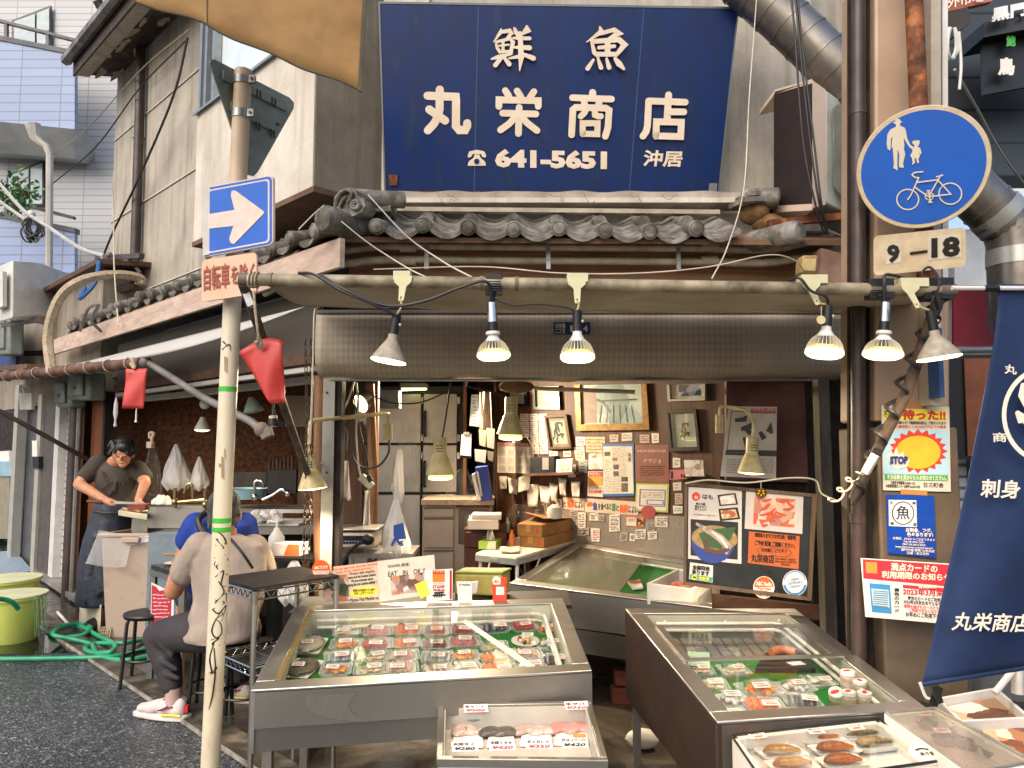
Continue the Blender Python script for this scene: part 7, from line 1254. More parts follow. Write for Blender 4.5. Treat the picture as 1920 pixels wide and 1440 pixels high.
for p in(((.04,.05),(.96,.05)),((.96,.05),(.96,.95)),((.96,.95),(.04,.95)),((.04,.95),(.04,.05))):mb.prism([fuv(*p[0],.01),fuv(*p[1],.01),fuv(*p[1],.09),fuv(*p[0],.09)],((fuv(*p[1])-fuv(*p[0])).cross(Z)).normalized()*-.005)
mb.build('lining',fb)
PFB=(fuv(.5,.5,.088),Z);mb=MB(mat('steel fish tray','#a9a8a2',.25,.8));o_=[(855,1378),(865,1350),(950,1344),(960,1350),(1060,1340),(1090,1352),(1098,1385)]
mb.px([(850,1388),(858,1352),(870,1347),(1068,1341),(1085,1348),(1098,1390)],PFB,.006);mb.build('steel_tray',fb,bev=.004)
SAU=mat('silver fish skin','#b5babd',.15,.5,c2='#7a858d',c3='#d6d6d2',sc=9,st=(.4,6,6));PALEF=mat('pale fish belly','#c9b3a8',.25,c2='#a58d84',c3='#8d7a74',sc=16,coat=.5)
def fish(label,pts,wpx,m,z=.02,tail=True,group=None):
 P_=[PL(x,y,PFB)+Z*z for x,y in pts];b=bez(P_,6);N=len(b);r=[wpx*2.7/F/2*max(.18,sin(pi*min(.97,.04+(i/(N-1))**.8*.95))**.6)for i in range(N)];t_=thing('whole_fish',label,'fish',P_[0],group);MB(m).tube(b,r,12).build('body',t_)
 if tail:
  e=b[-1];d=(b[-1]-b[-4]).normalized();s=d.cross(Z).normalized();mb=MB(m);L=wpx*2.7/F
  for k in(1,-1):mb.prism([e-d*.3*L,e+d*L*1.3+s*k*L*.9,e+d*L*.9+s*k*L*.3,e+d*.2*L],(0,0,.003))
  mb.build('tail_fin',t_)
 mb=MB(WHITEP).ball(b[1]+V((0,-r[1]*.7,r[1]*.5)),r[1]*.3+.002,7);mb.use(BLACK).ball(b[1]+V((0,-r[1]*.95,r[1]*.6)),r[1]*.16+.0015,6);mb.build('eye',t_);return t_
for i,(y,dy)in enumerate(((1343,2),(1350,6),(1357,8),(1364,10))):fish('slim silver saury in the stack at the back left of the fish box',[(834,y+2),(870,y+6+i),(920,y+4+i),(968-3*i,y-4+dy*.3),(985-4*i,y-8)],14,SAU,.05+.004*(3-i),group='stacked saury')
fish('plump pale mackerel lying at the back right of the fish box',[(1080,1355),(1050,1355),(1010,1360),(975,1366)],30,PALEF,.065,False)
def ftray(x0,x1,y0,y1,label,m,n,seed):
 t_=thing('fish_tray',label,'fish tray',PL((x0+x1)/2,y1,PFB));pl=off(PFB,.004);MB(TRAYW).px([(x0,y1),(x0+8,y0),(x1-4,y0),(x1,y1)],pl,.014,0).build('tray',t_,bev=.004);rr=random.Random(seed);mb=MB(m)
 for i in range(n):a=x0+(x1-x0)*(i+.5)/n;b=bez([PL(a-24,(y0+y1)/2+2,pl)+Z*.02,PL(a-6,(y0+y1)/2-6+rr.uniform(-2,2),pl)+Z*.032,PL(a+22,(y0+y1)/2-3,pl)+Z*.02],6);N=len(b);mb.tube(b,[.008+(.034 if n==1 else .026)*sin(pi*k/(N-1))**.6 for k in range(N)],12)
 z0=PL((x0+x1)/2,(y0+y1)/2,pl).z+.012;mb.v=[V((p.x,p.y,z0+(p.z-z0)*.5))for p in mb.v];mb.build('fish_cut',t_);return t_
ftray(846,907,1370,1404,'white tray with one curled pale sea bream piece in the fish box',PALEF,1,1);ftray(912,966,1370,1404,'tray of dark grey fish in the fish box, second from left',mat('dark fish skin','#5f5752',.3,c2='#3a3431',sc=14),2,2);ftray(974,1036,1368,1402,'tray of two beige flounder pieces in the fish box',PALEF,2,3);ftray(1038,1104,1364,1400,'tray of pink red fish fillets at the right of the fish box',mat('pink fillet','#c98d84',.3,c2='#a8655f',sc=14),2,4)
def pcard(label,pts,l1,l2,c2,pl,par=None):
 t_=thing('price_card',label,'price card',PL((pts[0][0]+pts[2][0])/2,pts[2][1],pl),'price cards of the fish box');MB(TAGP).px(pts,pl,.0015).build('card',t_);x0,y0=pts[0];x1,y1=pts[2];h=y1-y0;lettering(t_,[(BLACK,l1,x0+3,y0+h*.1,x1-8,y0+h*.45,pl,dict(bold=.035)),(c2,l2,x0+h*.35,y0+h*.58,x1-6,y0+h*.93,pl,dict(bold=.035,shear=.2))]);return t_
REDI=ink('#d2304f');p_=lambda d,y:(V((0,fuv(.5,0).y+d,.49)),V((0,-.8,.6)).normalized())
PCF=p_(.03,0);pcard('price card reading ¥280 at the front left of the fish box',[(846,1391),(895,1388),(897,1408),(848,1410)],'天然タイ','¥280',BLACK,PCF);pcard('price card reading ¥420 in red, second in the front row',[(916,1388),(964,1387),(968,1406),(918,1408)],'天然イサキ','¥420',REDI,PCF);pcard('price card reading ¥350 in red, third in the front row',[(985,1386),(1034,1386),(1037,1404),(986,1404)],'ホッカレイ','¥350',REDI,PCF);pcard('price card reading ¥420 in black with an orange sticker above',[(1050,1383),(1098,1382),(1104,1401),(1054,1402)],'仔ヨコワトロ','¥420',BLACK,PCF)
one(MB(ink('#e0752a')).px([(1074,1376),(1098,1376),(1099,1383),(1074,1383)],PCF,.0012,.003),'orange_sticker','small orange sticker above the last price card of the fish box','sticker')
PCB=(fuv(.5,.93)+V((0,0,.004)),V((0,-.9,.43)).normalized());pcard('price card reading ¥500 on the back rim of the fish box',[(869,1321),(914,1320),(916,1335),(871,1336)],'生サンマ','¥500',REDI,PCB);pcard('price card reading ¥350 at the back right corner of the fish box',[(1057,1316),(1101,1314),(1105,1330),(1062,1331)],'生サバ','¥350',REDI,PCB)
MB(mat('dark crate','#1c1a18',.6)).prism([V((p.x+(fc.x-p.x)*.1,p.y+(fc.y-p.y)*.1,0))for p in FQ],(0,0,.165)).build('plinth',fb)
# ---- right case ----
RQ=[PZ(1345,1360,.60),PZ(1740,1335,.60),PZ(1490,1145,.72),PZ(1172,1145,.72)]
sc2,uv2,n2,iw2,il2=case('freezer_case','dark sided glass topped case with jars and packed fish at right',RQ,.30,mat('dark brown case side','#3a2a22',.45,c2='#251a15',sc=4),mat('aged case lining','#a8a392',.5),legs=True)
for i,(u0,u1,v0,v1,m)in enumerate(((iw2*.9,1-iw2*.9,il2*.9,.66,GREENMAT),(iw2*.9,1-iw2*.9,.66,1-il2*1.9,stripes('grey slats','#7d776a','#4a453c',0,.05,.8)))):MB(m).prism([uv2(u0,v0,.09),uv2(u1,v0,.09),uv2(u1,v1,.09),uv2(u0,v1,.09)],-n2*.01).build(['green_mat','slatted_floor'][i],sc2)
MB(CGLASS).prism([uv2(iw2*.8,il2*.8,.006),uv2(1-iw2*.8,il2*.8,.006),uv2(1-iw2*.8,.45,.006),uv2(iw2*.8,.45,.006)],n2*.004).build('glass',sc2);ld=MB(CGLASS).prism([uv2(iw2*.9,.43,-.014),uv2(1-iw2*.9,.43,-.014),uv2(1-iw2*.9,.76,-.014),uv2(iw2*.9,.76,-.014)],n2*.004).build('sliding_lid',sc2)
mb=MB(STEEL)
for(u0,u1,v0,v1)in((iw2*.9,1-iw2*.9,.425,.445),(iw2*.9,1-iw2*.9,.75,.77),(1-iw2*1.5,1-iw2*.9,.445,.75),(iw2*.9,iw2*1.3,.445,.75)):mb.prism([uv2(u0,v0,-.013),uv2(u1,v0,-.013),uv2(u1,v1,-.013),uv2(u0,v1,-.013)],n2*.008)
mb.build('lid_frame',ld);PM2=(uv2(.5,.5,.088),n2);ax2=(RQ[1]-RQ[0]).normalized();E2=Matrix((ax2,n2.cross(ax2).normalized(),n2)).transposed()
for i,(k,x,y,l,s)in enumerate([('palescallop',1330,1292,'pale fish cake pack at the left of the dark sided case',1.2),('whitebait',1365,1318,'whitebait bag at the front left of the dark sided case',1.2),('roe',1425,1300,'brown orange roe tray at the middle left of the dark sided case',1.3),('salmon',1432,1330,'orange brown pack at the front middle of the dark sided case',1.2),('silver',1372,1345,'silver fish pack at the very front left of the dark sided case',1.0),('whitebait',1490,1295,'pale pack left of the tied bag in the dark sided case',1.1),('darkfillet',1502,1320,'dark seaweed pack left of the jars',1.1),('white',1535,1283,'tied clear bag of white pieces behind the jars',1.0),('snapper',1470,1350,'pinkish pack at the front edge near the middle of the dark sided case',1.0),('palescallop',1310,1262,'pale pack under the sliding lid at left',1.0),('palescallop',1375,1262,'pale pack under the sliding lid near its middle',1.0)]):put(k,x,y,l,PM2,E2,i,.2*((i%3)-1),s)
bt_=thing('black_tray','black tray with a salmon coloured roll under the sliding lid','tray',PL(1475,1248,PM2));MB(BLACKP).px([(1415,1262),(1440,1228),(1495,1228),(1530,1262)],PM2,.025).build('tray',bt_,bev=.004);MB(mat('cooked salmon','#c97a52',.4,c2='#a85a3a')).tube(bez([PL(1445,1240,PM2)+n2*.04,PL(1465,1236,PM2)+n2*.045,PL(1490,1240,PM2)+n2*.04]),.018,10).build('fish_roll',bt_);MB(TAGP).px([(1474,1242),(1500,1240),(1512,1246),(1486,1248)],off(PM2,.045),.001).build('price_tag',bt_)
one(MB(mat('mint price leaflet','#b9d3b0',.5)).px([(1290,1222),(1330,1224),(1331,1250),(1290,1248)],off(PM2,.03),.002),'leaflet','pale green leaflet lying left under the sliding lid','leaflet')
JW=mat('white jar lid','#d9d4cb',.4);JG=glassmat('jar glass',(.9,.88,.84,1),.05,.06,0,(.62,.48,.36,1),.45)
for i,(x,y,dz,l)in enumerate([(1570,1324,0,'glass jar lying nearest the green mat, red label on its lid'),(1590,1312,.035,'topmost glass jar at the back of the jar group'),(1592,1335,0,'glass jar at the front middle of the jar group'),(1622,1337,0,'glass jar at the front right of the jar group'),(1612,1318,.01,'glass jar behind the front right jar')]):
 if i==0:jr=thing('jar',l,'jar',(0,0,0),'jars of fish paste');MB(JG).lathe((0,0,0),Z,[(.026,0),(.029,.004),(.029,.05),(.024,.056),(.024,.06)],18).build('glass_body',jr);MB(JW).lathe((0,0,.058),Z,[(.027,0),(.027,.014),(.025,.016),(0,.016)],20).build('lid',jr);mb=MB(RED);mb.add([(.018*cos(q)-.004,.009*sin(q),.0748)for q in[k*.52 for k in range(12)]],[tuple(range(12))]);mb.build('lid_label',jr);o=jr;o.rotation_euler=(.5,-.3,0)
 else:o=dup(jr,(0,0,0),.4*i,l)
 o.location=PL(x,y,PM2)+n2*(dz+.004)
 # dark things on the floor between and below the cases
one(MB(mat('crumpled newspaper','#8d887a',.8,c2='#5a5648',sc=20,bump=.6)).lathe(PZ(1210,1395,0),Z,[(.06,0),(.07,.1),(.055,.2),(.065,.26),(.03,.27)],12),'paper_sack','crumpled newspaper sack under the dark sided case','sack');one(MB(FOAM).ball(PZ(1205,1385,.06),(.09,.05,.05),10),'white_rag','pale rag on the floor beside the newspaper sack','rag')
for i,l in enumerate(('lower red brown block on the dark floor by the case leg','upper red brown block on the dark floor by the case leg')):p=PZ(1165,1318,.0);one(MB(mat('red brown block','#6b3325',.8,c2='#4a2218',bump=.4)).obox(p+Z*(.05+.1*i)+V((.02*i,.02*i,0)),(.06,0,0),(0,.05,0),(0,0,.045)),'brick_block',l,'block',bev=.006)
mbx=thing('drain_crate','black plastic crate on the floor under the sashimi case','crate',V((.0,3.3,0)));mb=MB(BLACKP)
for k in range(5):mb.box((-.28,3.2,.03+.065*k),(.2,3.22,.07+.065*k));
mb.box((-.28,3.2,0),(-.26,3.5,.33));mb.box((.18,3.2,0),(.2,3.5,.33));mb.box((-.28,3.5,0),(.2,3.52,.33));mb.build('slatted_wall',mbx)
# ---- middle case at the back wall ----
MQ=[PZ(955,1096,.66),PZ(1335,1143,.64),PL(1335,1062,off(PW,.04)),PL(1082,1020,off(PW,.04))]
sc3,uv3,n3,iw3,il3=case('corner_case','stainless case along the back wall half covered with misty film',MQ,.36,STEELD,mat('aged case lining','#a8a392'),legs=True,rim=.05)
MB(GREENMAT).prism([uv3(iw3,il3,.05),uv3(1-iw3,il3,.05),uv3(1-iw3,1-il3,.05),uv3(iw3,1-il3,.05)],-n3*.01).build('green_mat',sc3);MB(glassmat('misted glass',(.72,.72,.66,1),.01,.1,.2,(.4,.37,.3,1),.07)).prism([uv3(iw3,il3,-.004),uv3(.56,il3,-.004),uv3(.56,1-il3,-.004),uv3(iw3,1-il3,-.004)],n3*.004).build('misted_lid',sc3)
PM3=(uv3(.5,.5,.048),n3)
bag('plastic_bag','heap of bagged fish under the misted lid of the back wall case',1090,1052,1095,60,130,4.9,FILM,.12,seed=20)
mb=MB(TRAYW).px([(1176,1093),(1200,1090),(1206,1104),(1186,1106)],off(PM3,.004),.012);mb.use(mat('cooked salmon','#c97a52')).ball(PL(1192,1097,PM3)+n3*.02,(.04,.02,.012),8);one(mb,'small_tray','small white tray of fish on bare green matting of the back wall case','tray')
wb=thing('foam_box','white foam box of bagged red fish on the back wall case','foam box',PZ(1265,1130,.68));wq=[PZ(1213,1110,.70),PZ(1298,1122,.68),PZ(1350,1096,.70),PZ(1270,1082,.72)];mb=MB(FOAM);wc_=sum(wq,V())/4
for k in range(4):a,b=wq[k],wq[(k+1)%4];nn=(wc_-(a+b)/2);nn.z=0;mb.prism([a-Z*.07,b-Z*.07,b+Z*.05,a+Z*.05],nn.normalized()*.02)
mb.prism([p-Z*.07 for p in wq],(0,0,.02));mb.build('box',wb,bev=.003);mb=MB(mat('red fish','#a8503f',.3,c2='#c98d78',sc=20));rr=random.Random(3)
for i in range(16):c=wq[0].lerp(wq[1],rr.uniform(.3,.85)).lerp(wq[3].lerp(wq[2],.5),rr.uniform(.2,.8));mb.ball(c+Z*rr.uniform(-.01,.03),(rr.uniform(.03,.06),.03,.018),8)
mb.build('fish',wb)
# ---- menu board ----
BQ=plane3(P(1285,905,3.86),P(1528,925,3.7),P(1283,1095,3.84));bo=[(1284,904),(1531,926),(1521,1126),(1281,1096)];bi=[(1290,911),(1521,932),(1513,1118),(1287,1090)]
mn=thing('menu_board','black menu board in brown wooden frame covered with photo sheets','board',PL(1400,1112,BQ));mb=MB(woodmat('worn board frame','#80664a','#4a3828'))
for k in range(4):j=(k+1)%4;mb.px([bo[k],bo[j],bi[j],bi[k]],BQ,.02)
mb.build('frame',mn,bev=.002);MB(mat('black board','#131416',.3,c2='#1d1f20',sc=9)).px(bi,BQ,.008,-.002).build('panel',mn)
def bsheet(name,label,pts,m,items=None,extra=None):return sheet(name,label,'poster',pts,BQ,m,[(i[0],i[1],i[2],i[3],i[4],i[5],dict({'lift':.0115},**(i[6]if len(i)>6 else{})))for i in items]if items else None,None,.001,.0075,extra)
b1_=bsheet('menu_sheet','white sheet headed with red circle and photo of a whole eel in a basket',[(1291,913),(1391,919),(1390,1057),(1290,1047)],mat('glossy white sheet','#ddd3cb',.3),[(BLACK,'はも',1317,927,1337,936,dict(slope=.08)),(BLACK,'■はも鍋\n■はもちり\n■てんぷら',1303,942,1324,957,dict(slope=.06)),(ink('#8a817a'),'※ご注文は前日までにお願いします',1299,964,1342,967,dict(slope=.07)),(WHITEINK,'旬',1302,929,1309,936)],[('red_circle',ink('#d2402f'),arcpx(1305,931,8,0,2*pi,22)),('photo_ground',ink('#1b1a1c'),[(1295,973),(1384,979),(1383,1049),(1295,1041)]),('bowl_blue',ink('#2a3f8d'),arcpx(1337,1013,41,pi*.1,pi*1.0),.0008),('basket',mat('basket weave','#b59a66',.7,c2='#8d7343',sc=40),[(1340+43*cos(q),1009+24*sin(q)+.06*43*cos(q))for q in[k*pi/16 for k in range(32)]],.0013),('leaf',ink('#3a5a30'),[(1310,1000),(1335,992),(1380,988),(1370,1010),(1352,1030),(1320,1024)],.0018),('photo_panel',ink('#241c1a'),[(1345,928),(1379,924),(1384,946),(1349,949)],.0006),('photo_panel',ink('#241c1a'),[(1347,954),(1383,951),(1388,973),(1350,977)],.0006),('white_fish',photomat('white fish print',['#d9c9bd','#c5ab9d','#e5dad0'],60),[(1349,931),(1376,927),(1380,944),(1352,946)],.0011),('white_rolls',photomat('rolls print',['#e0d9c5','#d0c5a5','#c9a55a','#b55a3a'],60),[(1351,957),(1379,955),(1384,970),(1354,973)],.0011)])
mb=MB(mat('eel print','#c9b8ac',.4,c2='#8d7468',sc=30));mb.stroke([(1307,982),(1325,993),(1350,1008),(1365,1025),(1362,1036)],BQ,[5,10,14,14,6],.0114);mb.use(ink('#5a4238')).stroke([(1364,1030),(1345,1036),(1325,1030),(1322,1016),(1330,1008)],BQ,[8,10,9,7,4],.0119);mb.use(ink('#e5dcd2')).stroke([(1335,997),(1352,1009),(1363,1026)],BQ,[2,6,4],.0124);mb.build('eel',b1_)
b2_=bsheet('menu_sheet','white sheet with a photo of red crab legs',[(1399,919),(1506,927),(1504,1001),(1396,991)],mat('glossy white sheet','#ddd3cb'),None,[('photo',photomat('crab print',['#c9522f','#d96a3f','#e08a5a','#e5d5c5','#a83a24','#d9b59a'],22),[(1414,931),(1491,936),(1489,989),(1412,982)])]);mb=MB(ink('#d2552f'));rr=random.Random(12)
for k in range(14):x=1420+rr.uniform(0,60);y=938+rr.uniform(0,40);a=rr.uniform(-.9,.9);mb.stroke([(x,y),(x+8*cos(a),y+8*sin(a)+2),(min(1488,x+17*cos(a)),max(936,min(984,y+17*sin(a))))],BQ,[3,5,3],.0112+.0003*k)
mb.build('crab_legs',b2_)
b3_=bsheet('menu_sheet','orange handwritten sheet with phone numbers',[(1404,996),(1499,1005),(1497,1067),(1402,1055)],mat('orange paper','#d0692f',.6),[(BLACK,'調理承ります(うなぎ白焼・養殖等)',1415,1001,1492,1011,dict(slope=.08,bold=.03)),(BLACK,'ご予約 配達 ご相談ください。',1415,1015,1490,1025,dict(slope=.08,bold=.03)),(BLACK,'お気軽に どうぞ !!',1427,1029,1474,1036,dict(slope=.07,bold=.02)),(BLACK,'丸栄商店',1408,1039,1451,1055,dict(slope=.06,bold=.025)),(BLACK,'06-6641-5651\n06-6633-9010\n(FAX)',1453,1046,1492,1061,dict(slope=.06))])
mb=MB(ink('#8f4420'));mb.stroke([(1422,1036),(1419,1030),(1425,1026),(1436,1029),(1448,1026),(1462,1029),(1476,1029),(1484,1035),(1478,1042),(1466,1043),(1450,1041),(1436,1042),(1424,1040),(1422,1036)],BQ,1,.0106);mb.build('cloud_outline',b3_)
b4_=bsheet('delivery_sticker','white nationwide delivery sticker with green and yellow strip on the menu board',[(1294,1054),(1337,1060),(1336,1092),(1292,1085)],WHITEPAPER,[(BLACK,'全国発送',1298,1060,1331,1069,dict(slope=.12,bold=.05)),(BLACK,'承ります',1297,1069,1330,1078,dict(slope=.12,bold=.05)),(YELLOW,'宅急便',1310,1081,1330,1088,dict(slope=.1,bold=.04))],[('green_strip',ink('#3f9a70'),[(1294,1076),(1336,1082),(1335,1091),(1293,1084)]),('yellow_oval',YELLOW,arcpx(1302,1082,5,0,2*pi,14),.0008)]);MB(BLACK).px([(1299,1081),(1301,1080),(1305,1081),(1306,1083),(1303,1084),(1300,1083)],BQ,.0006,.0108).build('black_mark',b4_)
b5_=bsheet('round_sticker','round orange ABC Radio sticker at the foot of the menu board',arcpx(1432,1101,20,0,2*pi,28)[:-1],ink('#e3dacb'),[(WHITEINK,'ABC Radio',1417,1090,1447,1098,dict(bold=.05,slope=.05)),(ORANGE,'Time Table\nStation',1420,1101,1445,1110,dict(bold=.03,slope=.05))],[('orange_half',ORANGE,arcpx(1432,1100,18,pi,2*pi)),('orange_quarter',ORANGE,[(1421,1112),(1427,1112),(1428,1118),(1423,1116)]),('orange_quarter',ORANGE,[(1437,1112),(1444,1112),(1441,1117),(1437,1118)])])
b6_=bsheet('round_sticker','round blue and white Asian Gateway sticker on the menu board',arcpx(1490,1093,23,0,2*pi,30)[:-1],ink('#e3e2dc'),[(ink('#3f7fb5'),'ASIAN\nGATEWAY\nOSAKA',1477,1083,1504,1101,dict(slope=-.15,bold=.01)),(ink('#e3e2dc'),'大阪アジア',1482,1109,1499,1112,dict(lift=.0125))],[('blue_ring',ink('#3f7fb5'),arcpx(1490,1093,22,.15,pi-.15)+arcpx(1490,1093,17.5,pi-.15,.15)),('blue_ring',ink('#5f8fb9'),arcpx(1490,1093,22,pi+.3,2*pi-.3)+arcpx(1490,1093,20,2*pi-.3,pi+.3))])
bl=thing('brass_bells','cluster of small brass bells hanging over the crab photo sheet','bells',P(1427,935,3.74));mb=MB(mat('brass','#b58a2f',.25,.9))
for dx,dy in((-5,0),(5,0),(0,3),(-3,-5),(4,-5)):mb.ball(P(1427+dx,926+dy,3.74),.014,10)
mb.build('bell',bl);MB(ALU).tube([P(1427,903,3.74),P(1427,918,3.74)],.003,6).build('chain',bl)
# ---- posters on the column ----
PK=(V((0,3.196,0)),V((0,-1,0)));PKB=(V((0,3.181,0)),V((0,-1,0)))
q1_=sheet('poster','illegal dumping warning poster with yellow headline and red sunburst on the column','poster',[(1652,760),(1779,763),(1782,922),(1655,919)],PKB,mat('laminated poster','#d8d2c4',.25),[(mat('red headline','#c9302f',.5),'待った!!',1690,768,1772,788,dict(bold=.05,slope=.02)),(BLACK,'不法ごみ',1656,770,1686,783,dict(slope=.02)),(BLACK,'不法投棄は犯罪です!『廃棄物処理法』で罰せられます',1656,790,1773,796,dict(bold=.02,slope=.01)),(ink('#c9502f'),'5年以下の懲役若しくは1000万円以下の罰金',1657,797,1773,803,dict(slope=.01)),(ink('#2a3a7d'),'STOP',1666,855,1700,870,dict(bold=.06,lift=.012)),(WHITEINK,'不法投棄を見かけたらお知らせください。',1662,891,1773,900,dict(bold=.02,slope=.02)),(BLACK,'大阪府 南 警察署 06-6281-1234\n中部環境事業センター出張所 06-6567-0750',1660,902,1724,915,dict(slope=.03)),(BLACK,'日三町会',1731,905,1768,914,dict(slope=.02))],extra=[('yellow_band',ink('#e3cf3f'),[(1656,767),(1774,769),(1774,789),(1656,787)]),('sky_panel',ink('#a9cfe0'),[(1655,805),(1776,807),(1778,890),(1656,888)]),('green_band',ink('#4f9a5a'),[(1658,889),(1776,891),(1776,902),(1658,900)]),('sunburst',ink('#d2422f'),[(1720+(46 if k%2 else 56)*cos(k*pi/20),846+(34 if k%2 else 42)*sin(k*pi/20))for k in range(40)],.0008),('sun_disc',mat('sun yellow','#e5c23a',.4,c2='#d9a92f',sc=8),[(1720+42*cos(k*pi/16),848+31*sin(k*pi/16))for k in range(32)],.0013),('white_mitt',WHITEPAPER,[(1662,856),(1668,842),(1674,852),(1679,838),(1684,852),(1692,846),(1695,858),(1705,862),(1698,876),(1678,880),(1666,870)],.002)])
MB(mat('tan tape','#b5834a',.5)).px([(1688,753),(1737,754),(1737,767),(1688,766)],off(PKB,.002),.001,.002).build('tape',q1_)
q2_=sheet('poster','royal blue shop poster with circled fish character on the column','poster',[(1661,927),(1751,930),(1754,1046),(1664,1037)],PKB,mat('royal blue print','#1546a8',.25,c2='#123d96',sc=9,st=(1,1,6)),[(NAVYI,'魚',1679,948,1705,974,dict(bold=.015)),(NAVYI,'丸',1667,939,1674,945),(NAVYI,'栄',1709,940,1716,946),(NAVYI,'商',1668,978,1675,984),(NAVYI,'店',1710,980,1717,986),(WHITEINK,'お刺身、フグ、\n色々あります!',1697,990,1748,1006,dict(slope=.03,bold=.03)),(WHITEINK,'お電話、FAXからご注文できます\nTel: 06-6641-5651\nFAX: 06-6633-9010\nhttps://kuromon.com/jp/maruei/',1673,1008,1752,1029,dict(slope=.05,bold=.01)),(WHITEINK,'黒門市場 鮮魚 丸栄商店\n日曜・祝日定休',1688,1029,1751,1040,dict(slope=.05,bold=.01))],extra=[('white_square',WHITEPAPER,[(1665,937),(1717,938),(1718,988),(1666,986)]),('circle_ring',NAVYI,arcpx(1692,962,21,0,2*pi,28)[:-1],.0006),('circle_fill',WHITEPAPER,arcpx(1692,962,19,0,2*pi,28)[:-1],.001)])
for o in q2_.children:
 if o.name.startswith('lettering'):o.location.y-=.001
MB(mat('tan tape','#b5834a')).px([(1688,917),(1738,920),(1738,929),(1688,927)],off(PKB,.002),.001,.002).build('tape',q2_)
P3=plane3(P(1613,1047,3.12),P(1780,1058,3.1),P(1622,1155,3.12));q3_=sheet('poster','white point card notice with red headline strip low on the column','poster',[(1613,1046),(1800,1058),(1800,1172),(1622,1156)],P3,WHITEPAPER,[(WHITEINK,'満点カードの',1669,1057,1757,1072,dict(bold=.03,slope=.05)),(WHITEINK,'利用期限のお知らせ',1652,1073,1782,1087,dict(bold=.03,slope=.05)),(WHITEINK,'有効期限',1720,1096,1755,1103,dict(bold=.03,lift=.007)),(RED,'2023年3月末',1692,1104,1768,1117,dict(bold=.03,slope=.05)),(BLACK,'青色のカードのご利用は\n2023年3月末日までとなります',1693,1119,1776,1134,dict(slope=.07)),(ink('#c9404a'),'期限の過ぎたカードについては\nご利用できなくなります',1694,1135,1776,1149,dict(slope=.07)),(BLACK,'お早めにご利用下さい',1697,1149,1768,1158,dict(slope=.07)),(BLACK,'青\n色\nの\nカ\nー\nド',1675,1102,1686,1148,dict(bold=.02))],extra=[('red_strip',ink('#c9303c'),[(1645,1050),(1800,1060),(1800,1101),(1648,1087)]),('red_strip',ink('#c9303c'),[(1617,1048),(1645,1050),(1648,1087),(1618,1084)]),('red_bar',ink('#c9303c'),[(1692,1096),(1790,1104),(1790,1110),(1692,1102)]),('orange_square',ink('#dd8a3f'),[(1622,1053),(1643,1054),(1644,1075),(1623,1074)],.0008),('blue_card',mat('blue card print','#3f8fc5',.4),[(1629,1093),(1668,1096),(1671,1150),(1634,1147)]),('card_face',ink('#b5d3e0'),[(1633,1103),(1665,1106),(1667,1139),(1636,1136)],.0008)])
mb=MB(ink('#6d7f8d'))
for k in range(8):mb.px([(1636,1106+4*k),(1664,1108.5+4*k),(1664,1110+4*k),(1636,1107.5+4*k)],P3,.0005,.0058)
mb.build('card_rows',q3_)
# ---- foam boxes at the lower right ----
def foambox(label,q,h,lid=False,name='foam_box'):
 c=sum(q,V())/4;t_=thing(name,label,'foam box',V((c.x,c.y,0)));mb=MB(FOAM)
 for k in range(4):
  a,b=q[k],q[(k+1)%4];nn=c-(a+b)/2;nn.z=0;nn.normalize();ia,ib=a+(c-a)*.09,b+(c-b)*.09;mb.prism([a,b,b-Z*h,a-Z*h],nn*.022)
 mb.prism([V((p.x,p.y,p.z-h))for p in q],(0,0,.02));mb.build('box',t_,bev=.004);mb=MB(BLACKP if not lid else GREYP)
 for k in range(4):a,b=q[k],q[(k+1)%4];k_=.035 if lid else-.004;mb.tube([a+(c-a)*k_+Z*.004,b+(c-b)*k_+Z*.004],.0045,6)
 mb.build('edge_trim',t_);MB(CGLASS if not lid else glassmat('clouded lid',(.9,.89,.86,1),.05,.12,.1,(.75,.7,.64,1),.08)).prism([p+(c-p)*.03+Z*.002 for p in q],(0,0,.003)).build('lid',t_)
 MB(mat('dark crate','#1c1a18')).prism([V((p.x+(c.x-p.x)*.08,p.y+(c.y-p.y)*.08,0))for p in q],(0,0,q[0].z-h-.002)).build('plinth',t_);return t_,(c-Z*.05,Z)
G1=[PZ(1436,1475,.585),PZ(1768,1428,.585),PZ(1648,1350,.585),PZ(1372,1381,.585)];gb,PG1=foambox('open white foam box of grilled fish trays at the lower right',G1,.22)
MB(mat('white box floor','#d5cdc2',.5)).prism([p+(sum(G1,V())/4-p)*.04-Z*.055 for p in G1],(0,0,.003)).build('tray_floor',gb)
GF={'grilled pale fish':['#b5884f','#8d6535'],'grilled salmon':['#b5652f','#8d4a22'],'grilled mackerel':['#4a4038','#a5875a']}
PG1=off(PG1,.004)
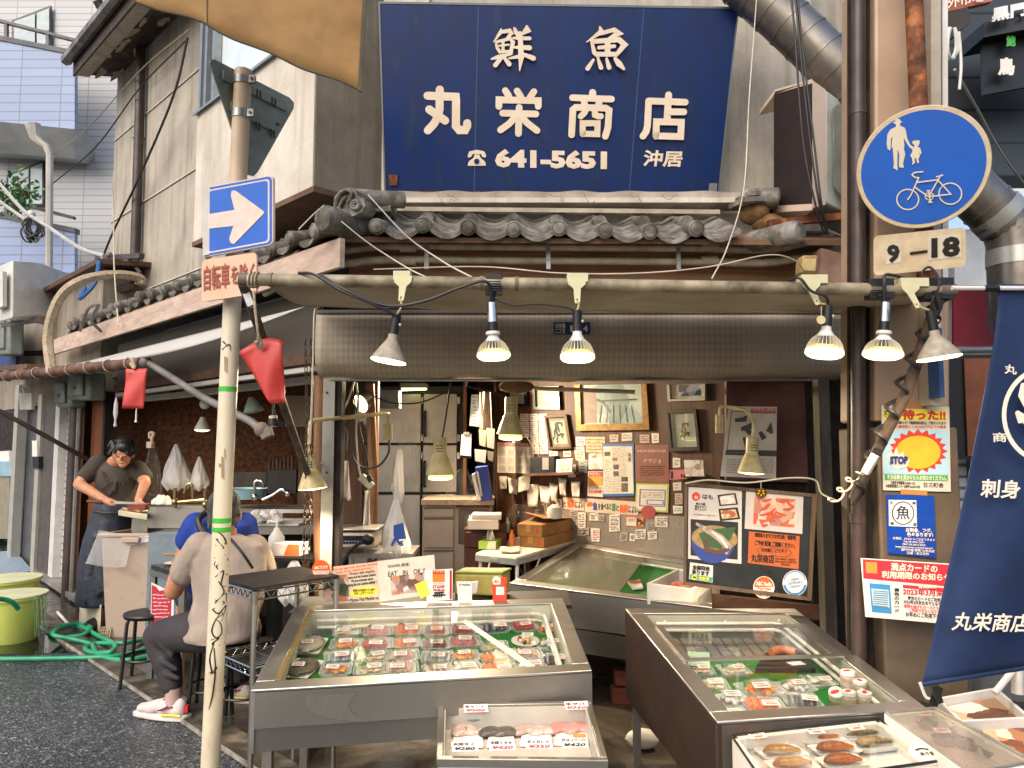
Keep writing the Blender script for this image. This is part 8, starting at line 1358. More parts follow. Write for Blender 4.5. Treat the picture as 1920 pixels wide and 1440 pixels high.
for i,(k,x,y,l)in enumerate([('grilled pale fish',1430,1400,'pale grilled flounder at the back left of the open foam box'),('grilled pale fish',1465,1418,'pale grilled flounder second from the back left of the open foam box'),('grilled salmon',1538,1391,'grilled salmon at the back middle of the open foam box'),('grilled salmon',1565,1412,'grilled salmon in the centre of the open foam box'),('grilled mackerel',1612,1384,'grilled mackerel with dark skin at the back right of the open foam box'),('grilled mackerel',1638,1402,'grilled mackerel with dark skin nearest the round label'),('grilled pale fish',1485,1442,'pale grilled fish at the very front of the open foam box'),('grilled salmon',1580,1436,'charred grilled salmon at the front middle of the open foam box')]):
 t_=thing('grilled_fish_tray',l,'fish tray',PL(x,y,PG1),'grilled fish trays');o0=PL(x,y,PG1);u=V((.97,.22,0));v=V((-.22,.97,0));tb_=MB(TRAYW);o_=[]
 mbt=MB(TRAYW);rbox(mbt,.075,.042,0,.014);mbt.v=[o0+u*p.x+v*p.y+Z*p.z for p in mbt.v];mbt.build('tray',t_);b=bez([o0-u*.062+Z*.018,o0-u*.025+v*.01+Z*.022,o0+u*.02+v*.006+Z*.022,o0+u*.064-v*.008+Z*.018],6);N=len(b);m=mat(k,GF[k][0],.3,c2=GF[k][1],c3='#3a2415',sc=22,lo=.3,hi=.6,bump=.6,bsc=70,coat=.3);gf=MB(m).tube(b,[.004+.021*sin(pi*(j+.5)/N)**.8 for j in range(N)],12);gf.v=[V((p.x,p.y,o0.z+.008+(p.z-o0.z)*.55))for p in gf.v];gf.build('grilled_fish',t_)
 if i in(0,2,4):
  w_=lambda a,b_,d=0:o0+u*(a-.03)+v*(b_-.022)+Z*(.045+b_*.3+d);MB(TAGP).prism([w_(-.03,-.012),w_(.03,-.012),w_(.03,.014),w_(-.03,.014)],(0,0,.001)).build('price_tag',t_);mb=MB(BLACK);addtext(mb,['カラスカレイ','紅サケ','サワラ'][i//2],w_(0,.008,.002),u*.046,v*.008,Z,.03,0);mb.use(RED);addtext(mb,['¥400','¥450','¥500'][i//2],w_(0,-.004,.002),u*.03,v*.009,Z,.05,0);mb.build('price_writing',t_)
rl=thing('round_label','round white grilled fish label at the front corner of the open foam box','label',PL(1733,1417,off(PG1,.06)));p=PL(1733,1417,(V((0,0,.592)),Z));MB(WHITEPAPER).lathe(p,V((0,-.3,1)),[(.042,0),(.043,.004),(0,.005)],24).build('disc',rl);mb=MB(BLACK);addtext(mb,'焼き魚',p+V((0,-.018,.0125)),V((.05,.008,0)),V((0,.016,.005)),Z,.04,.001);mb.build('lettering',rl);MB(BLACK).tube(bez([p+V((-.02,.01,.013)),p+V((0,.018,.015)),p+V((.02,.012,.014))]),.0025,5).build('fish_outline',rl)
G2=[PZ(1822,1455,.62),PZ(1945,1432,.62),PZ(1752,1328,.62),PZ(1657,1337,.62)];gb2,PG2=foambox('lidded white foam box of fish in dark paper cups at the lower right corner',G2,.22,True);PG2=off(PG2,.0);MB(mat('beige box floor','#b5a797',.6)).prism([p+(sum(G2,V())/4-p)*.04-Z*.055 for p in G2],(0,0,.003)).build('tray_floor',gb2)
for i,(x,y,l)in enumerate([(1735,1362,'fish portion in a paper cup at the back of the lidded foam box'),(1795,1382,'fish portion in a paper cup second from the back of the lidded foam box'),(1815,1402,'fish portion in a paper cup near the middle of the lidded foam box'),(1770,1395,'dark fish portion at the left side of the lidded foam box'),(1865,1418,'fish portion in a paper cup at the front of the lidded foam box')]):
 o0=PL(x,y,PG2);t_=thing('cup_portion',l,'fish portion',o0,'paper cup portions');mb=MB(mat('dark paper cup','#6d4a42',.6,c2='#4f332d'));mb.add([o0+V(((r+.002*(k%2))*cos(2*pi*k/36),(r+.002*(k%2))*sin(2*pi*k/36),z))for r,z in((.026,0),(.036,.022))for k in range(36)],[tuple(range(36))]+[(k,(k+1)%36,36+(k+1)%36,36+k)for k in range(36)]);mb.build('paper_cup',t_,solid=.0015);MB(mat('grey cooked fish','#5f5650',.4,c2='#3f3834',sc=20)).ball(o0+Z*.018,(.026,.022,.014),10).build('fish',t_)
 if i!=2:mb=MB(TAGP).prism([o0+V((-.03,-.012,.04)),o0+V((.02,-.012,.04)),o0+V((.02,.012,.046)),o0+V((-.03,.012,.046))],(0,0,.001));mb.build('price_tag',t_);mb=MB(RED);addtext(mb,'¥500',o0+V((-.005,-.002,.0455)),V((.034,0,0)),V((0,.011,.003)),Z,.05,.001);mb.build('price_writing',t_)
T3=[PZ(1800,1352,.55),PZ(1935,1345,.56),PZ(1868,1288,.56),PZ(1755,1308,.55)];t3=thing('serving_tray','white handled tray with a grilled food photo beside the flag foot','tray',V((T3[0].x,T3[0].y+.1,.5)));c=sum(T3,V())/4;mb=MB(WHITEP)
for k in range(4):a,b=T3[k],T3[(k+1)%4];nn=c-(a+b)/2;nn.z=0;mb.prism([a,b,b-Z*.05,a-Z*.05],nn.normalized()*.014)
mb.prism([p-Z*.045 for p in T3],(0,0,.006));mb.build('tray',t3,bev=.004);MB(photomat('grill photo',['#2a211d','#c98a5a','#e5dccf','#5a3a2a','#d9b58a'],9)).prism([p+(c-p)*.12-Z*.036 for p in T3],(0,0,.002)).build('food_photo',t3);MB(BLACK).px([(1899,1311),(1912,1319),(1914,1325),(1901,1317)],plane3(T3[1]+V((0,-.0,.0)),T3[2],T3[1]-Z*.04),.001,.002).build('handle_hole',t3)
T4=[PZ(1880,1440,.52),PZ(2010,1430,.52),PZ(1990,1342,.53),PZ(1838,1357,.53)];t4=thing('photo_board','beige food photo panel at the right edge below the serving tray','panel',V((T4[0].x,T4[0].y+.1,.5)));c=sum(T4,V())/4;MB(mat('beige print','#c9b08d',.5)).prism([p-Z*.02 for p in T4],(0,0,.012)).build('panel',t4);MB(photomat('grilled fish print',['#8d4a2a','#5a2f1d','#c98a5a','#e0cdb5'],14)).prism([p+(c-p)*.3-Z*.007 for p in T4],(0,0,.002)).build('food_photo',t4)
one(MB(mat('dark stand','#1d2220',.5)).box((T4[0].x-.28,T4[3].y+.0,0),(T4[1].x+.3,T3[2].y+.05,.485)),'display_stand','dark stand carrying the white tray and photo panel at the right edge','stand')
one(MB(WHITEP).tube([P(1905,1195,2.95),P(1908,1260,2.95),P(1908,1300,2.95)],.022,10).tube([P(1905,1250,2.95),P(1865,1300,2.9)],.012,8),'flag_stand','white flag stand foot behind the serving tray','stand')
# ---------------- counters and sink at the side opening ----------------
def pbox(mb,x0,y0,x1,y1,Y,d,z0=None):
 a,b=P(x0,y1,Y),P(x1,y0,Y);mb.box((a.x,Y,z0 if z0 is not None else a.z),(b.x,Y+d,b.z));return mb
sk_=thing('sink_counter','long stainless sink counter with brass coloured tap behind the sign post','sink',V((P(380,1000,6.2).x,6.2,0)))
pbox(pbox(MB(STEEL),276,955,600,962,6.5,.5),276,948,282,985,6.15,.5).build('rim',sk_);pbox(MB(STEELD),277,950,430,990,6.14,.02).build('backsplash',sk_);pbox(pbox(MB(STEELD),280,988,600,1006,6.3,.4),280,1004,600,1060,6.35,.5,0).build('basin',sk_)
pbox(MB(mat('blue grey steel front','#8d9aa5',.35,.6,c2='#6f7d88')),277,1000,342,1046,5.95,.3,0).build('front_panel',sk_)
pbox(MB(DARKV),440,1000,600,1090,6.1,.05,0).build('dark_front',sk_);pbox(MB(STEELD),430,985,600,1002,5.9,.6).build('worktop',sk_)
TAPM=mat('brassy tap','#a59468',.25,.9);mb=MB(TAPM);Yt=6.1;mb.tube(bez([P(330,942,Yt),P(350,940,Yt),P(385,938,Yt),P(386,946,Yt)]),.014,8);mb.tube(bez([P(362,940,Yt),P(361,920,Yt),P(358,908,Yt),P(350,910,Yt),P(346,925,Yt)]),.012,8)
for x,y in((328,925),(385,930)):mb.tube([P(x,y-10,Yt),P(x,y+28,Yt)],.015,8);mb.ball(P(x,y+16,Yt),.03,8)
one(mb,'tap','brassy twin tap with curved spout on the sink counter','tap')
for pts,l in(([(478,932),(478,905),(486,902),(492,905),(494,915)],'small curved tap by the blue tub'),([(540,925),(528,918),(512,928),(492,937)],'straight tap with cross handle near the log post')):one(MB(CHROME).tube(bez([P(x,y,6.3)for x,y in pts]),.013,8).ball(P(*pts[0],6.3),.03,8),'tap',l,'tap')
tub=thing('wash_tub','light blue plastic tub on the counter behind the sign post','tub',P(466,935,6.6));MB(mat('light blue plastic','#8fb5c2',.4)).lathe(P(466,935,6.7),Z,[(.13,0),(.155,.09),(.165,.092),(.15,.088),(.125,.01),(0,.01)],24).build('bowl',tub)
cbd=thing('cutting_board','white cutting board where the standing man slices fish','cutting board',P(248,968,6.1));MB(mat('worn board white','#cfc9b0',.5,c2='#b5a57d')).prism([P(222,957,6.0),P(276,966,6.0),P(280,955,6.45),P(232,950,6.45)],(0,0,-.04)).build('board',cbd,bev=.004);pbox(MB(STEELD),244,972,277,1060,6.15,.3,0).build('stand',cbd)
one(MB(mat('tuna loin','#8d4a35',.35,c2='#6b2f22',sc=8)).obox(P(260,950,6.15),(.07,.01,0),(-.01,.06,0),(0,0,.026)),'fish_loin','red brown fish loin on the cutting board','fish',bev=.008)
cb2=pbox(MB(mat('white board','#cfcbc0',.5)),455,982,560,986,5.88,.4);one(cb2,'cutting_board','white board lying on the dark worktop right of the sign post','cutting board')
mb=MB(WHITEPAPER);rr=random.Random(2)
for i in range(26):c=P(rr.uniform(478,522),rr.uniform(962,974),5.85+rr.uniform(0,.15));d=V((rr.uniform(-1,1),rr.uniform(-1,1),rr.uniform(.2,1))).normalized();e=d.orthogonal().normalized();mb.poly([c-d*.04-e*.02,c+d*.04-e*.02,c+d*.04+e*.02,c-d*.04+e*.02])
sp_=thing('packet_tray','clear tray of small white sauce packets on the worktop','tray',P(500,975,5.9));mb.build('packets',sp_,solid=.004);MB(TRAYC).prism([P(474,977,5.82),P(530,977,5.82),P(530,977,6.05),P(474,977,6.05)],(0,0,.06)).build('tray',sp_)
kn=MB(BLACKP);pbox(kn,500,880,556,925,7.5,.1);kn.use(WOOD)
for k in range(7):pbox(kn,503+7*k,852+rr.uniform(0,8),507+7*k,880,7.48,.03)
one(kn,'knife_rack','dark knife rack with a row of wooden handles on the back wall','rack')
one(pbox(MB(mat('cream wall panel','#a39680',.6)),535,742,582,800,7.1,.03),'wall_panel','cream board hung high at the back near the log post','board')
one(bag_:=pbox(MB(mat('grey tin sheet','#6a645c',.6,c2='#4c4741')),400,885,500,930,7.8,.02),'tin_sheet','dull grey tin sheet behind the sink taps','sheet')
bag('plastic_bag','tall clear bag with white clip hanging nearest the standing man',285,832,942,8,34,6.7,FILM,.08,seed=31);o_=MB(mat('pinkish white clip','#d0b5a5',.5)).tube(bez([P(281,822,6.65),P(281,812,6.65),P(288,813,6.65),P(285,822,6.65),P(285,832,6.65)]),.014,8).box(P(274,840,6.64),P(290,828,6.7));one(o_,'bag_clip','pinkish white hooked clip over the tall clear bag','clip')
bag('plastic_bag','cone shaped milky bag, largest on the particle board wall',331,832,918,3,50,7.3,BAGM,.1,seed=33);bag('plastic_bag','small cone shaped milky bag nearest the sign post',374,856,918,3,30,7.3,BAGM,.08,seed=34)
one(MB(mat('white towel','#d5cdc2')).grid(lambda u,v:P(284+40*u,946-12*sin(pi*u)*sin(pi*v)-8*v,6.1+.2*v)+V((0,0,.02*sin(u*14)*sin(v*6))),16,8),'towel','crumpled white towel on the sink edge','towel',solid=.01)
# ---------------- people ----------------
def fingers(mb,wrist,palm,n,spread,L,r=.0085):
 """a palm with four unequal bent fingers and a thumb"""
 d=(palm-wrist).normalized();s=d.cross(n).normalized();mb.cap(wrist,wrist.lerp(palm,.5),.026,.03,10);mb.ball(palm,.032,10)
 for k,(a,l)in enumerate(((-1.5,.85),(-.5,1),(.5,.95),(1.5,.75))):b=palm+s*a*spread;m=b+d*L*.5*l-n*.004;e=m+d*L*.38*l-n*L*.3*l;mb.cap(b,m,r*1.15,r,7);mb.cap(m,e,r,r*.8,7)
 t0=wrist.lerp(palm,.5)-s*.028;t1=t0-s*.022+d*.02-n*.01;t2=t1+d*.03-n*.012;mb.cap(t0,t1,r*1.3,r*1.1,7);mb.cap(t1,t2,r*1.1,r*.8,7)
PQ_=P
def limb(mb,pts,n=14):
 for(a,r1),(b,r2)in zip(pts,pts[1:]):mb.cap(a,b,r1,r2,n)
 # the standing fish seller
Ya=6.4;m1=thing('person','man in brown polo shirt and dark apron slicing fish with a long knife','person',V((P(215,900,Ya).x,Ya,0)))
hd=P(231,846,Ya-.1);nk=P(214,868,Ya+.03);mb=MB(SKIN);mb.ball(hd+V((.0,-.01,-.005)),(.08,.095,.105),16);mb.ball(hd+V((.03,-.055,-.07)),(.055,.05,.06),12);mb.ball(hd+V((.045,-.115,-.055)),(.014,.02,.022),8);mb.ball(hd+V((.045,-.09,-.115)),(.03,.028,.024),8);mb.ball(hd+V((-.08,0,-.02)),(.014,.025,.034),8);mb.ball(hd+V((.085,.0,-.03)),(.012,.022,.03),8)
limb(mb,[(hd+V((-.02,.03,-.06)),.058),(nk,.062),(P(215,880,Ya+.05),.06)])
sL,sR=P(180,868,Ya+.02),P(262,880,Ya+.06);eL,wL=P(148,908,Ya-.08),P(198,938,Ya-.3);eR,wR=P(272,905,Ya-.1),P(259,938,Ya-.22)
limb(mb,[(sL,.06),(eL,.046),(wL,.03)]);limb(mb,[(sR,.06),(eR,.045),(wR,.029)]);fingers(mb,wL,wL+V((.055,-.03,-.012)),V((0,-.3,1)).normalized(),.013,.05);fingers(mb,wR,wR+V((.03,-.05,-.035)),V((.2,-.5,.8)).normalized(),.016,.075)
limb(mb,[(P(218,895,Ya+.05),.09),(P(215,950,Ya+.04),.09)]);limb(mb,[(P(196,965,Ya+.05),.09),(V((P(190,900,Ya).x,Ya+.05,.45)),.065),(V((P(190,900,Ya).x,Ya+.08,.08)),.045)]);limb(mb,[(P(232,965,Ya+.05),.09),(V((P(232,900,Ya).x,Ya+.05,.45)),.065),(V((P(232,900,Ya).x,Ya+.08,.08)),.045)])
by=blob('body',mb,m1,SKIN,.006,5,.4)
mb=MB(HAIR);mb.ball(hd+V((.0,.012,.03)),(.098,.108,.095),14);mb.ball(hd+V((.025,-.05,.03)),(.076,.06,.055),12);mb.ball(hd+V((-.05,-.02,-.005)),(.045,.07,.05),10);mb.ball(hd+V((.07,-.03,.0)),(.035,.06,.05),10);rr=random.Random(9)
for i in range(30):q=rr.uniform(0,6.28);c=hd+V((.08*cos(q),.085*sin(q)-.01,rr.uniform(.0,.09)));mb.cap(c,c+V((.03*cos(q),.03*sin(q),-.035)),.02,.007,6)
blob('hair',mb,m1,HAIR,.006,2,.5)
mb=MB(BLACK)
for dx in(.015,.07):mb.ball(hd+V((dx,-.1,-.045)),(.013,.008,.005),8)
mb.build('eye',m1);MB(mat('lip','#8d4a40',.5)).ball(hd+V((.045,-.112,-.098)),(.02,.008,.005),8).build('mouth',m1)
POLO=mat('brown polo cloth','#4a4238',.85,c2='#3a332b',sc=5,bump=.35,bsc=9,bd=.03);mb=MB(POLO).loft([(P(x,y,Ya+.04),a,b)for x,y,a,b in((216,866,.075,.07),(217,873,.13,.09),(218,884,.17,.11),(218,905,.17,.125),(217,935,.155,.12),(216,958,.15,.12),(216,968,.15,.12))],48,.022);limb(mb,[(sL+V((.02,0,0)),.078),(P(162,893,Ya-.03),.072)]);limb(mb,[(sR+V((-.02,0,0)),.078),(P(270,893,Ya-.03),.068)]);limb(mb,[(nk+V((-.05,.02,-.01)),.04),(nk+V((.05,-.04,-.03)),.03)])
rr=random.Random(4)
for i in range(9):a=P(rr.uniform(190,245),rr.uniform(895,945),Ya-.085);mb.cap(a,a+V((rr.uniform(-.09,.09),0,rr.uniform(-.1,.1))),.012,.008,6)
blob('polo_shirt',mb,m1,POLO,.007,5,.5)
AP=mat('dark blue apron','#2a3040',.45,c2='#1d222e',sc=4,bump=.4,bsc=8,bd=.03);mb=MB(AP);a=P(213,955,Ya+.03);mb.loft([(a+V((dx,0,dz)),r1,r2)for dx,dz,r1,r2 in((0,.06,.15,.12),(0,0,.165,.135),(-.04,-.25,.19,.16),(-.06,-.5,.205,.17),(-.07,-.78,.2,.165),(-.07,-.8,.18,.15))],48,.03);rr=random.Random(6)
for i in range(6):q=V((a.x-.05+rr.uniform(-.15,.13),Ya-.13,rr.uniform(.55,.85)));mb.cap(q,q+V((rr.uniform(-.04,.04),-.01,-.3)),.012,.018,7)
blob('apron',mb,m1,AP,.012,3,.5);MB(BLACKM).tube([P(176,958,Ya-.13),P(196,962,Ya-.17),P(232,962,Ya-.17),P(256,956,Ya-.12)],.012,6).build('apron_string',m1)
for dx in(190,232):b=V((P(dx,900,Ya).x,Ya,.05));MB(BLACKP).ball(b+V((.02,-.06,0)),(.055,.14,.05),10).build('boot',m1)
kf=thing('knife','long slim knife with wooden handle held over the cutting board','knife',P(205,942,Ya-.33));MB(WOOD).tube([P(164,940,Ya-.3),P(192,941,Ya-.32)],.012,8).build('handle',kf);MB(STEEL).prism([P(205,939,Ya-.34),P(262,942,Ya-.34),P(258,945,Ya-.34),P(205,945,Ya-.34)],(0,.003,0)).build('blade',kf)
# the seated man in the beige shirt
Yb=4.2;m2=thing('person','seated man in grey beige T-shirt and dark trousers, back turned, eating at the table','person',V((P(430,1300,Yb).x,Yb,0)))
hd=P(421,956,Yb+.02);nk=P(420,990,Yb+.0);mb=MB(SKIN);mb.ball(hd,(.078,.095,.11),16);mb.ball(hd+V((-.03,.06,-.05)),(.055,.06,.06),12);mb.ball(hd+V((-.05,.13,-.03)),(.015,.02,.02),8)
for s in(-1,1):mb.ball(hd+V((s*.082,.01,-.035)),(.012,.024,.033),8)
limb(mb,[(hd+V((0,.01,-.06)),.062),(nk,.066),(P(422,1006,Yb),.065)]);sL,sR=P(370,1022,Yb),P(482,1026,Yb+.1);eL,wL=P(325,1108,Yb+.12),P(332,1062,Yb+.42);eR,wR=P(500,1100,Yb+.25),P(460,1085,Yb+.5)
limb(mb,[(sL,.06),(eL,.05),(wL,.032)]);limb(mb,[(sR,.06),(eR,.05),(wR,.032)]);fingers(mb,wL,wL+V((.005,.03,.06)),V((-.6,-.6,.2)).normalized(),.014,.05);fingers(mb,wR,wR+V((-.05,.05,.02)),V((0,0,1)),.014,.05)
limb(mb,[(P(425,1055,Yb+.03),.1),(P(415,1160,Yb+.05),.11)]);kL,aL=P(298,1192,Yb+.22),P(325,1296,Yb+.13);kR,aR=P(430,1185,Yb+.45),P(452,1275,Yb+.42);limb(mb,[(P(392,1172,Yb+.03),.1),(kL,.068),(aL,.042)]);limb(mb,[(P(440,1172,Yb+.1),.1),(kR,.068),(aR,.042)])
blob('body',mb,m2,SKIN,.007,5,.4)
HG=mat('greying hair','#57524c',.6,c2='#2d2926',sc=40,st=(1,1,.2),bump=.4);mb=MB(HG);mb.ball(hd+V((.0,-.012,.025)),(.088,.1,.1),16);mb.ball(hd+V((0,-.045,-.035)),(.075,.062,.075),12);rr=random.Random(3)
for i in range(40):q=rr.uniform(pi,2*pi);c=hd+V((.078*cos(q),.085*sin(q)-.005,rr.uniform(-.07,.08)));mb.cap(c,c+V((.012*cos(q),.012*sin(q),-.03)),.014,.006,6)
blob('hair',mb,m2,HG,.006,2,.5)
TS=mat('grey beige T-shirt cloth','#a8998d',.9,c2='#958679',sc=4,bump=.5,bsc=6,bd=.05,st=(1,1,.45));mb=MB(TS).loft([(P(x,y,Yb+.01+dy),a,b)for x,y,a,b,dy in((421,1002,.08,.075,0),(423,1010,.14,.09,0),(426,1022,.195,.105,0),(429,1045,.205,.12,0),(431,1085,.2,.13,0),(428,1125,.19,.135,.01),(420,1160,.19,.15,.02),(414,1190,.2,.165,.03),(413,1198,.19,.16,.03))],48,.022);limb(mb,[(sL+V((.02,0,-.01)),.085),(P(346,1072,Yb+.06),.08)]);limb(mb,[(sR+V((-.02,0,-.01)),.085),(P(494,1066,Yb+.16),.08)])
blob('t_shirt',mb,m2,TS,.007,5,.5)
MB(BLACKM).tube(bez([P(426,1004,Yb-.1),P(436,1015,Yb-.15),P(455,1038,Yb-.18),P(474,1066,Yb-.17)]),.008,6).build('bag_strap',m2)
TR=mat('dark grey trousers','#3b3639',.75,c2='#2c282b',sc=5,bump=.3,bsc=9,bd=.02);mb=MB(TR);limb(mb,[(P(398,1178,Yb+.04),.135),(kL,.088),(P(314,1245,Yb+.17),.078),(P(322,1284,Yb+.14),.06)],16);limb(mb,[(P(440,1178,Yb+.12),.13),(kR,.085),(P(445,1240,Yb+.43),.07),(P(450,1268,Yb+.42),.058)],16);mb.cap(P(392,1180,Yb+.05),P(450,1182,Yb+.08),.125,.12,14)
for(a,b)in(((300,1205),(322,1230)),((330,1180),(370,1195)),((306,1240),(330,1255)),((310,1262),(334,1272)),((350,1165),(390,1180))):mb.cap(P(*a,Yb+.1),P(*b,Yb+.08),.02,.016,7)
blob('trousers',mb,m2,TR,.008,9,.5);SOCK=mat('pinkish sock','#c9aa9f',.8)
for aa,hx_,l in((aL,V((-.97,.25,0)),1),(aR,V((-.95,.3,0)),2)):
 g0=V((aa.x,aa.y,0));hx_=hx_.normalized();s=V((-hx_.y,hx_.x,0));SH=mat('pinkish white shoe','#ddcfc9',.6,c2='#cbb9b2');mb=MB(SH);z=Z*.012
 for t_,w_,h_ in((-.05,.036,.05),(0,.038,.055),(.06,.042,.045),(.13,.046,.034),(.19,.04,.028)):mb.ball(g0+hx_*t_+Z*(h_+.022),(w_,w_*1.05,h_),12)
 limb(mb,[(g0+hx_*-.04+Z*.06,.042),(g0+hx_*.08+Z*.075,.034),(g0+hx_*.19+Z*.045,.03)]);sh=blob('shoe',mb,m2,SH,.006,4,.5)
 out=lambda k:[g0+hx_*(-.1+.345*q)+s*(.05*(.75+.35*sin(pi*min(1,q*1.15)))*k*(1 if q<.93 else .7))for q in[i/10 for i in range(11)]]
 MB(mat('white shoe sole','#e0d8cf',.5)).prism([p+z*.3 for p in out(1)+out(-1)[::-1]],(0,0,.03)).build('sole',sh,bev=.008);sd_=-1 if s.y>0 else 1
 e=lambda q,zz,d=.057:g0+hx_*q+s*sd_*d+Z*zz;MB(YELLOW).tube([e(-.09,.042,.05),e(-.02,.044),e(.03,.04,.058)],.007,6).build('yellow_stripe',sh);MB(ink('#6d2f5a')).tube([e(.0,.085,.04),e(.03,.07,.047),e(.06,.06,.052),e(.02,.067,.051),e(-.03,.085,.043)],.004,6).build('swoosh',sh);MB(RED).box(g0-hx_*.088+V((-.012,-.012,.05)),g0-hx_*.088+V((.012,.012,.085))).build('heel_tab',sh)
 mb=MB(WHITEPAPER)
 for k in range(4):c=g0+hx_*(.05+.03*k)+Z*(.115-.014*k);mb.cap(c-s*.022,c+s*.022,.005,.005,6)
 mb.build('laces',sh);limb_=MB(SOCK).tube([g0+Z*.07,aa+Z*.02],[.04,.044],12);limb_.build('sock',m2)
MB(WHITEP).lathe(wL-V((0,0,.005)),V((.05,.3,.6)),[(.034,-.008),(.036,0),(.034,.008)],14).build('bracelet',m2)
one(MB(mat('bamboo chopsticks','#c9a878',.6)).tube([wL+V((-.09,.0,.075)),wL+V((.06,.1,.05))],.004,6).tube([wL+V((-.09,.012,.065)),wL+V((.06,.11,.045))],.004,6),'chopsticks','pair of wooden chopsticks in the seated man\'s left hand','chopsticks')
# the man in blue behind him
Yc=5.0;m3=thing('person','man in bright blue shirt with dark strap seated behind the sign post','person',V((P(410,1200,Yc).x,Yc,0)));hd=P(418,940,Yc);mb=MB(SKIN);mb.ball(hd,(.078,.095,.105),14);mb.ball(hd+V((-.03,.05,-.05)),(.055,.06,.06),12);mb.ball(hd+V((-.06,.1,-.03)),(.014,.018,.02),8)
for s in(-1,1):mb.ball(hd+V((s*.08,0,-.03)),(.012,.024,.033),8)
limb(mb,[(hd-Z*.06,.06),(P(415,975,Yc),.065),(P(412,990,Yc),.06)]);sL,sR=P(368,985,Yc),P(458,985,Yc+.1);eL,wL=P(345,1035,Yc+.05),P(350,1048,Yc+.3);limb(mb,[(sL,.062),(eL,.05),(wL,.033)]);limb(mb,[(sR,.062),(P(470,1040,Yc+.1),.05),(P(450,1050,Yc+.35),.033)]);fingers(mb,wL,wL+V((.01,.06,0)),Z,.014,.05);limb(mb,[(P(412,1030,Yc),.1),(P(405,1110,Yc),.1)]);limb(mb,[(P(395,1120,Yc+.1),.1),(P(350,1125,Yc+.4),.07),(V((P(350,1125,Yc+.4).x,Yc+.35,.06)),.045)])
blob('body',mb,m3,SKIN,.008,5,.4);MB(HAIR).lathe(hd+V((.0,-.03,-.05)),V((0,.35,1)),[(.08,-.02),(.0875,.02),(.084,.05)],20).build('cropped_hair',m3);BLUEC=mat('bright blue cloth','#1f3f9c',.85,c2='#18327f',sc=5,bump=.3,bsc=9,bd=.02);mb=MB(BLUEC).loft([(P(x,y,Yc),a,b)for x,y,a,b in((416,964,.08,.07),(415,972,.14,.09),(413,984,.19,.115),(410,1020,.19,.13),(405,1110,.175,.13))],48,.02);limb(mb,[(sL,.088),(P(352,1012,Yc+.02),.08)]);limb(mb,[(sR,.088),(P(466,1015,Yc+.06),.075)]);blob('blue_shirt',mb,m3,BLUEC,.01,4,.5)
MB(BLACKM).tube(bez([P(385,962,Yc-.1),P(372,975,Yc-.15),P(380,1000,Yc-.19),P(392,1030,Yc-.19)]),.022,8).build('shoulder_strap',m3);mb=MB(NAVYI);limb(mb,[(P(392,1120,Yc+.05),.12),(P(352,1120,Yc+.38),.09)]);blob('shorts',mb,m3,NAVYI,.012,3,.6);mb=MB(BLACK).tube(bez([hd+V((-.085,.0,-.01)),hd+V((-.09,.06,-.01)),hd+V((-.06,.1,-.015))]),.004,5).build('glasses',m3)
# ---------------- table, stools, rack ----------------
tq=[PZ(283,1066,.72),PZ(322,1088,.72),PZ(560,1075,.72),PZ(545,1042,.72)];tq[1]=V((tq[0].x+.36,tq[0].y-.36,.72));tq[3]=V((tq[0].x+.45,tq[0].y+.45,.72));tq[2]=tq[1]+(tq[3]-tq[0]);dt=thing('eating_table','dark topped steel eating table with a red notice on its end','table',V((tq[0].x+.3,tq[0].y,0)));MB(mat('dark table top','#17171a',.2,c2='#222226')).prism(tq,(0,0,.025)).build('top',dt);mb=MB(STEEL)
for k in range(4):mb.bar(tq[k]-Z*.02,tq[(k+1)%4]-Z*.02,.02,.035)
mb.build('frame',dt);ct=sum(tq,V())/4
for k in range(4):p=tq[k].lerp(ct,.05);MB(GREYP).bar(V((p.x,p.y,.7)),V((p.x,p.y,0)),.035,.035).build('leg',dt)
PT_=plane3(tq[0]+nL*.03,tq[1]+nL*.03,tq[0]+nL*.03-Z*.3);xa_=286
nt2=sheet('notice','red and white notice hanging on the end of the eating table','notice',[(285,1092),(327,1112),(326,1168),(283,1180)],PT_,WHITEPAPER,None,extra=[('red_field',ink('#b5293a'),[(286,1096),(294,1100),(300,1108),(308,1106),(323,1116),(322,1162),(285,1168)])]);scrib(288,1112,320,1160,7,7,ink('#e0b5b5'),2.0,PT_,.006).build('writing',nt2)
MB(BLACKM).prism([tq[0].lerp(ct,.1)-Z*.45,tq[1].lerp(ct,.1)-Z*.45,tq[1].lerp(ct,.6)-Z*.45,tq[0].lerp(ct,.6)-Z*.45],(0,0,.02)).build('lower_shelf',dt)
fp=thing('food_plate','small plate of food on the eating table by the chopsticks','plate',tq[0].lerp(ct,.5)+Z*.026);MB(WHITEP).lathe(tq[0].lerp(ct,.4)+Z*.026,Z,[(.04,0),(.08,.012),(.075,.013),(0,.006)],20).build('plate',fp);MB(mat('fish flesh #e0703f','#e0703f')).ball(tq[0].lerp(ct,.4)+Z*.036,(.04,.04,.014),10).build('fish',fp)
def stool(x,y,label,z=.45):
 c=PZ(x,y,z);t_=thing('stool',label,'stool',V((c.x,c.y,0)),'black tube legged stools');MB(BLACKP).lathe(c,Z,[(.14,-.03),(.15,-.01),(.145,0),(0,.005)],24).build('seat',t_,bev=0)
 for k in range(4):q=pi/4+pi/2*k+.2;MB(BLACKM).tube([c+V((.12*cos(q),.12*sin(q),-.012)),c+V((.14*cos(q),.14*sin(q),-.05)),V((c.x+.17*cos(q),c.y+.17*sin(q),0))],.012,8).build('leg',t_)
 MB(BLACKM).tube([c+V((.148*cos(k*pi/12),.148*sin(k*pi/12),-.28))for k in range(24)],.008,6,closed=True).build('ring',t_);return t_
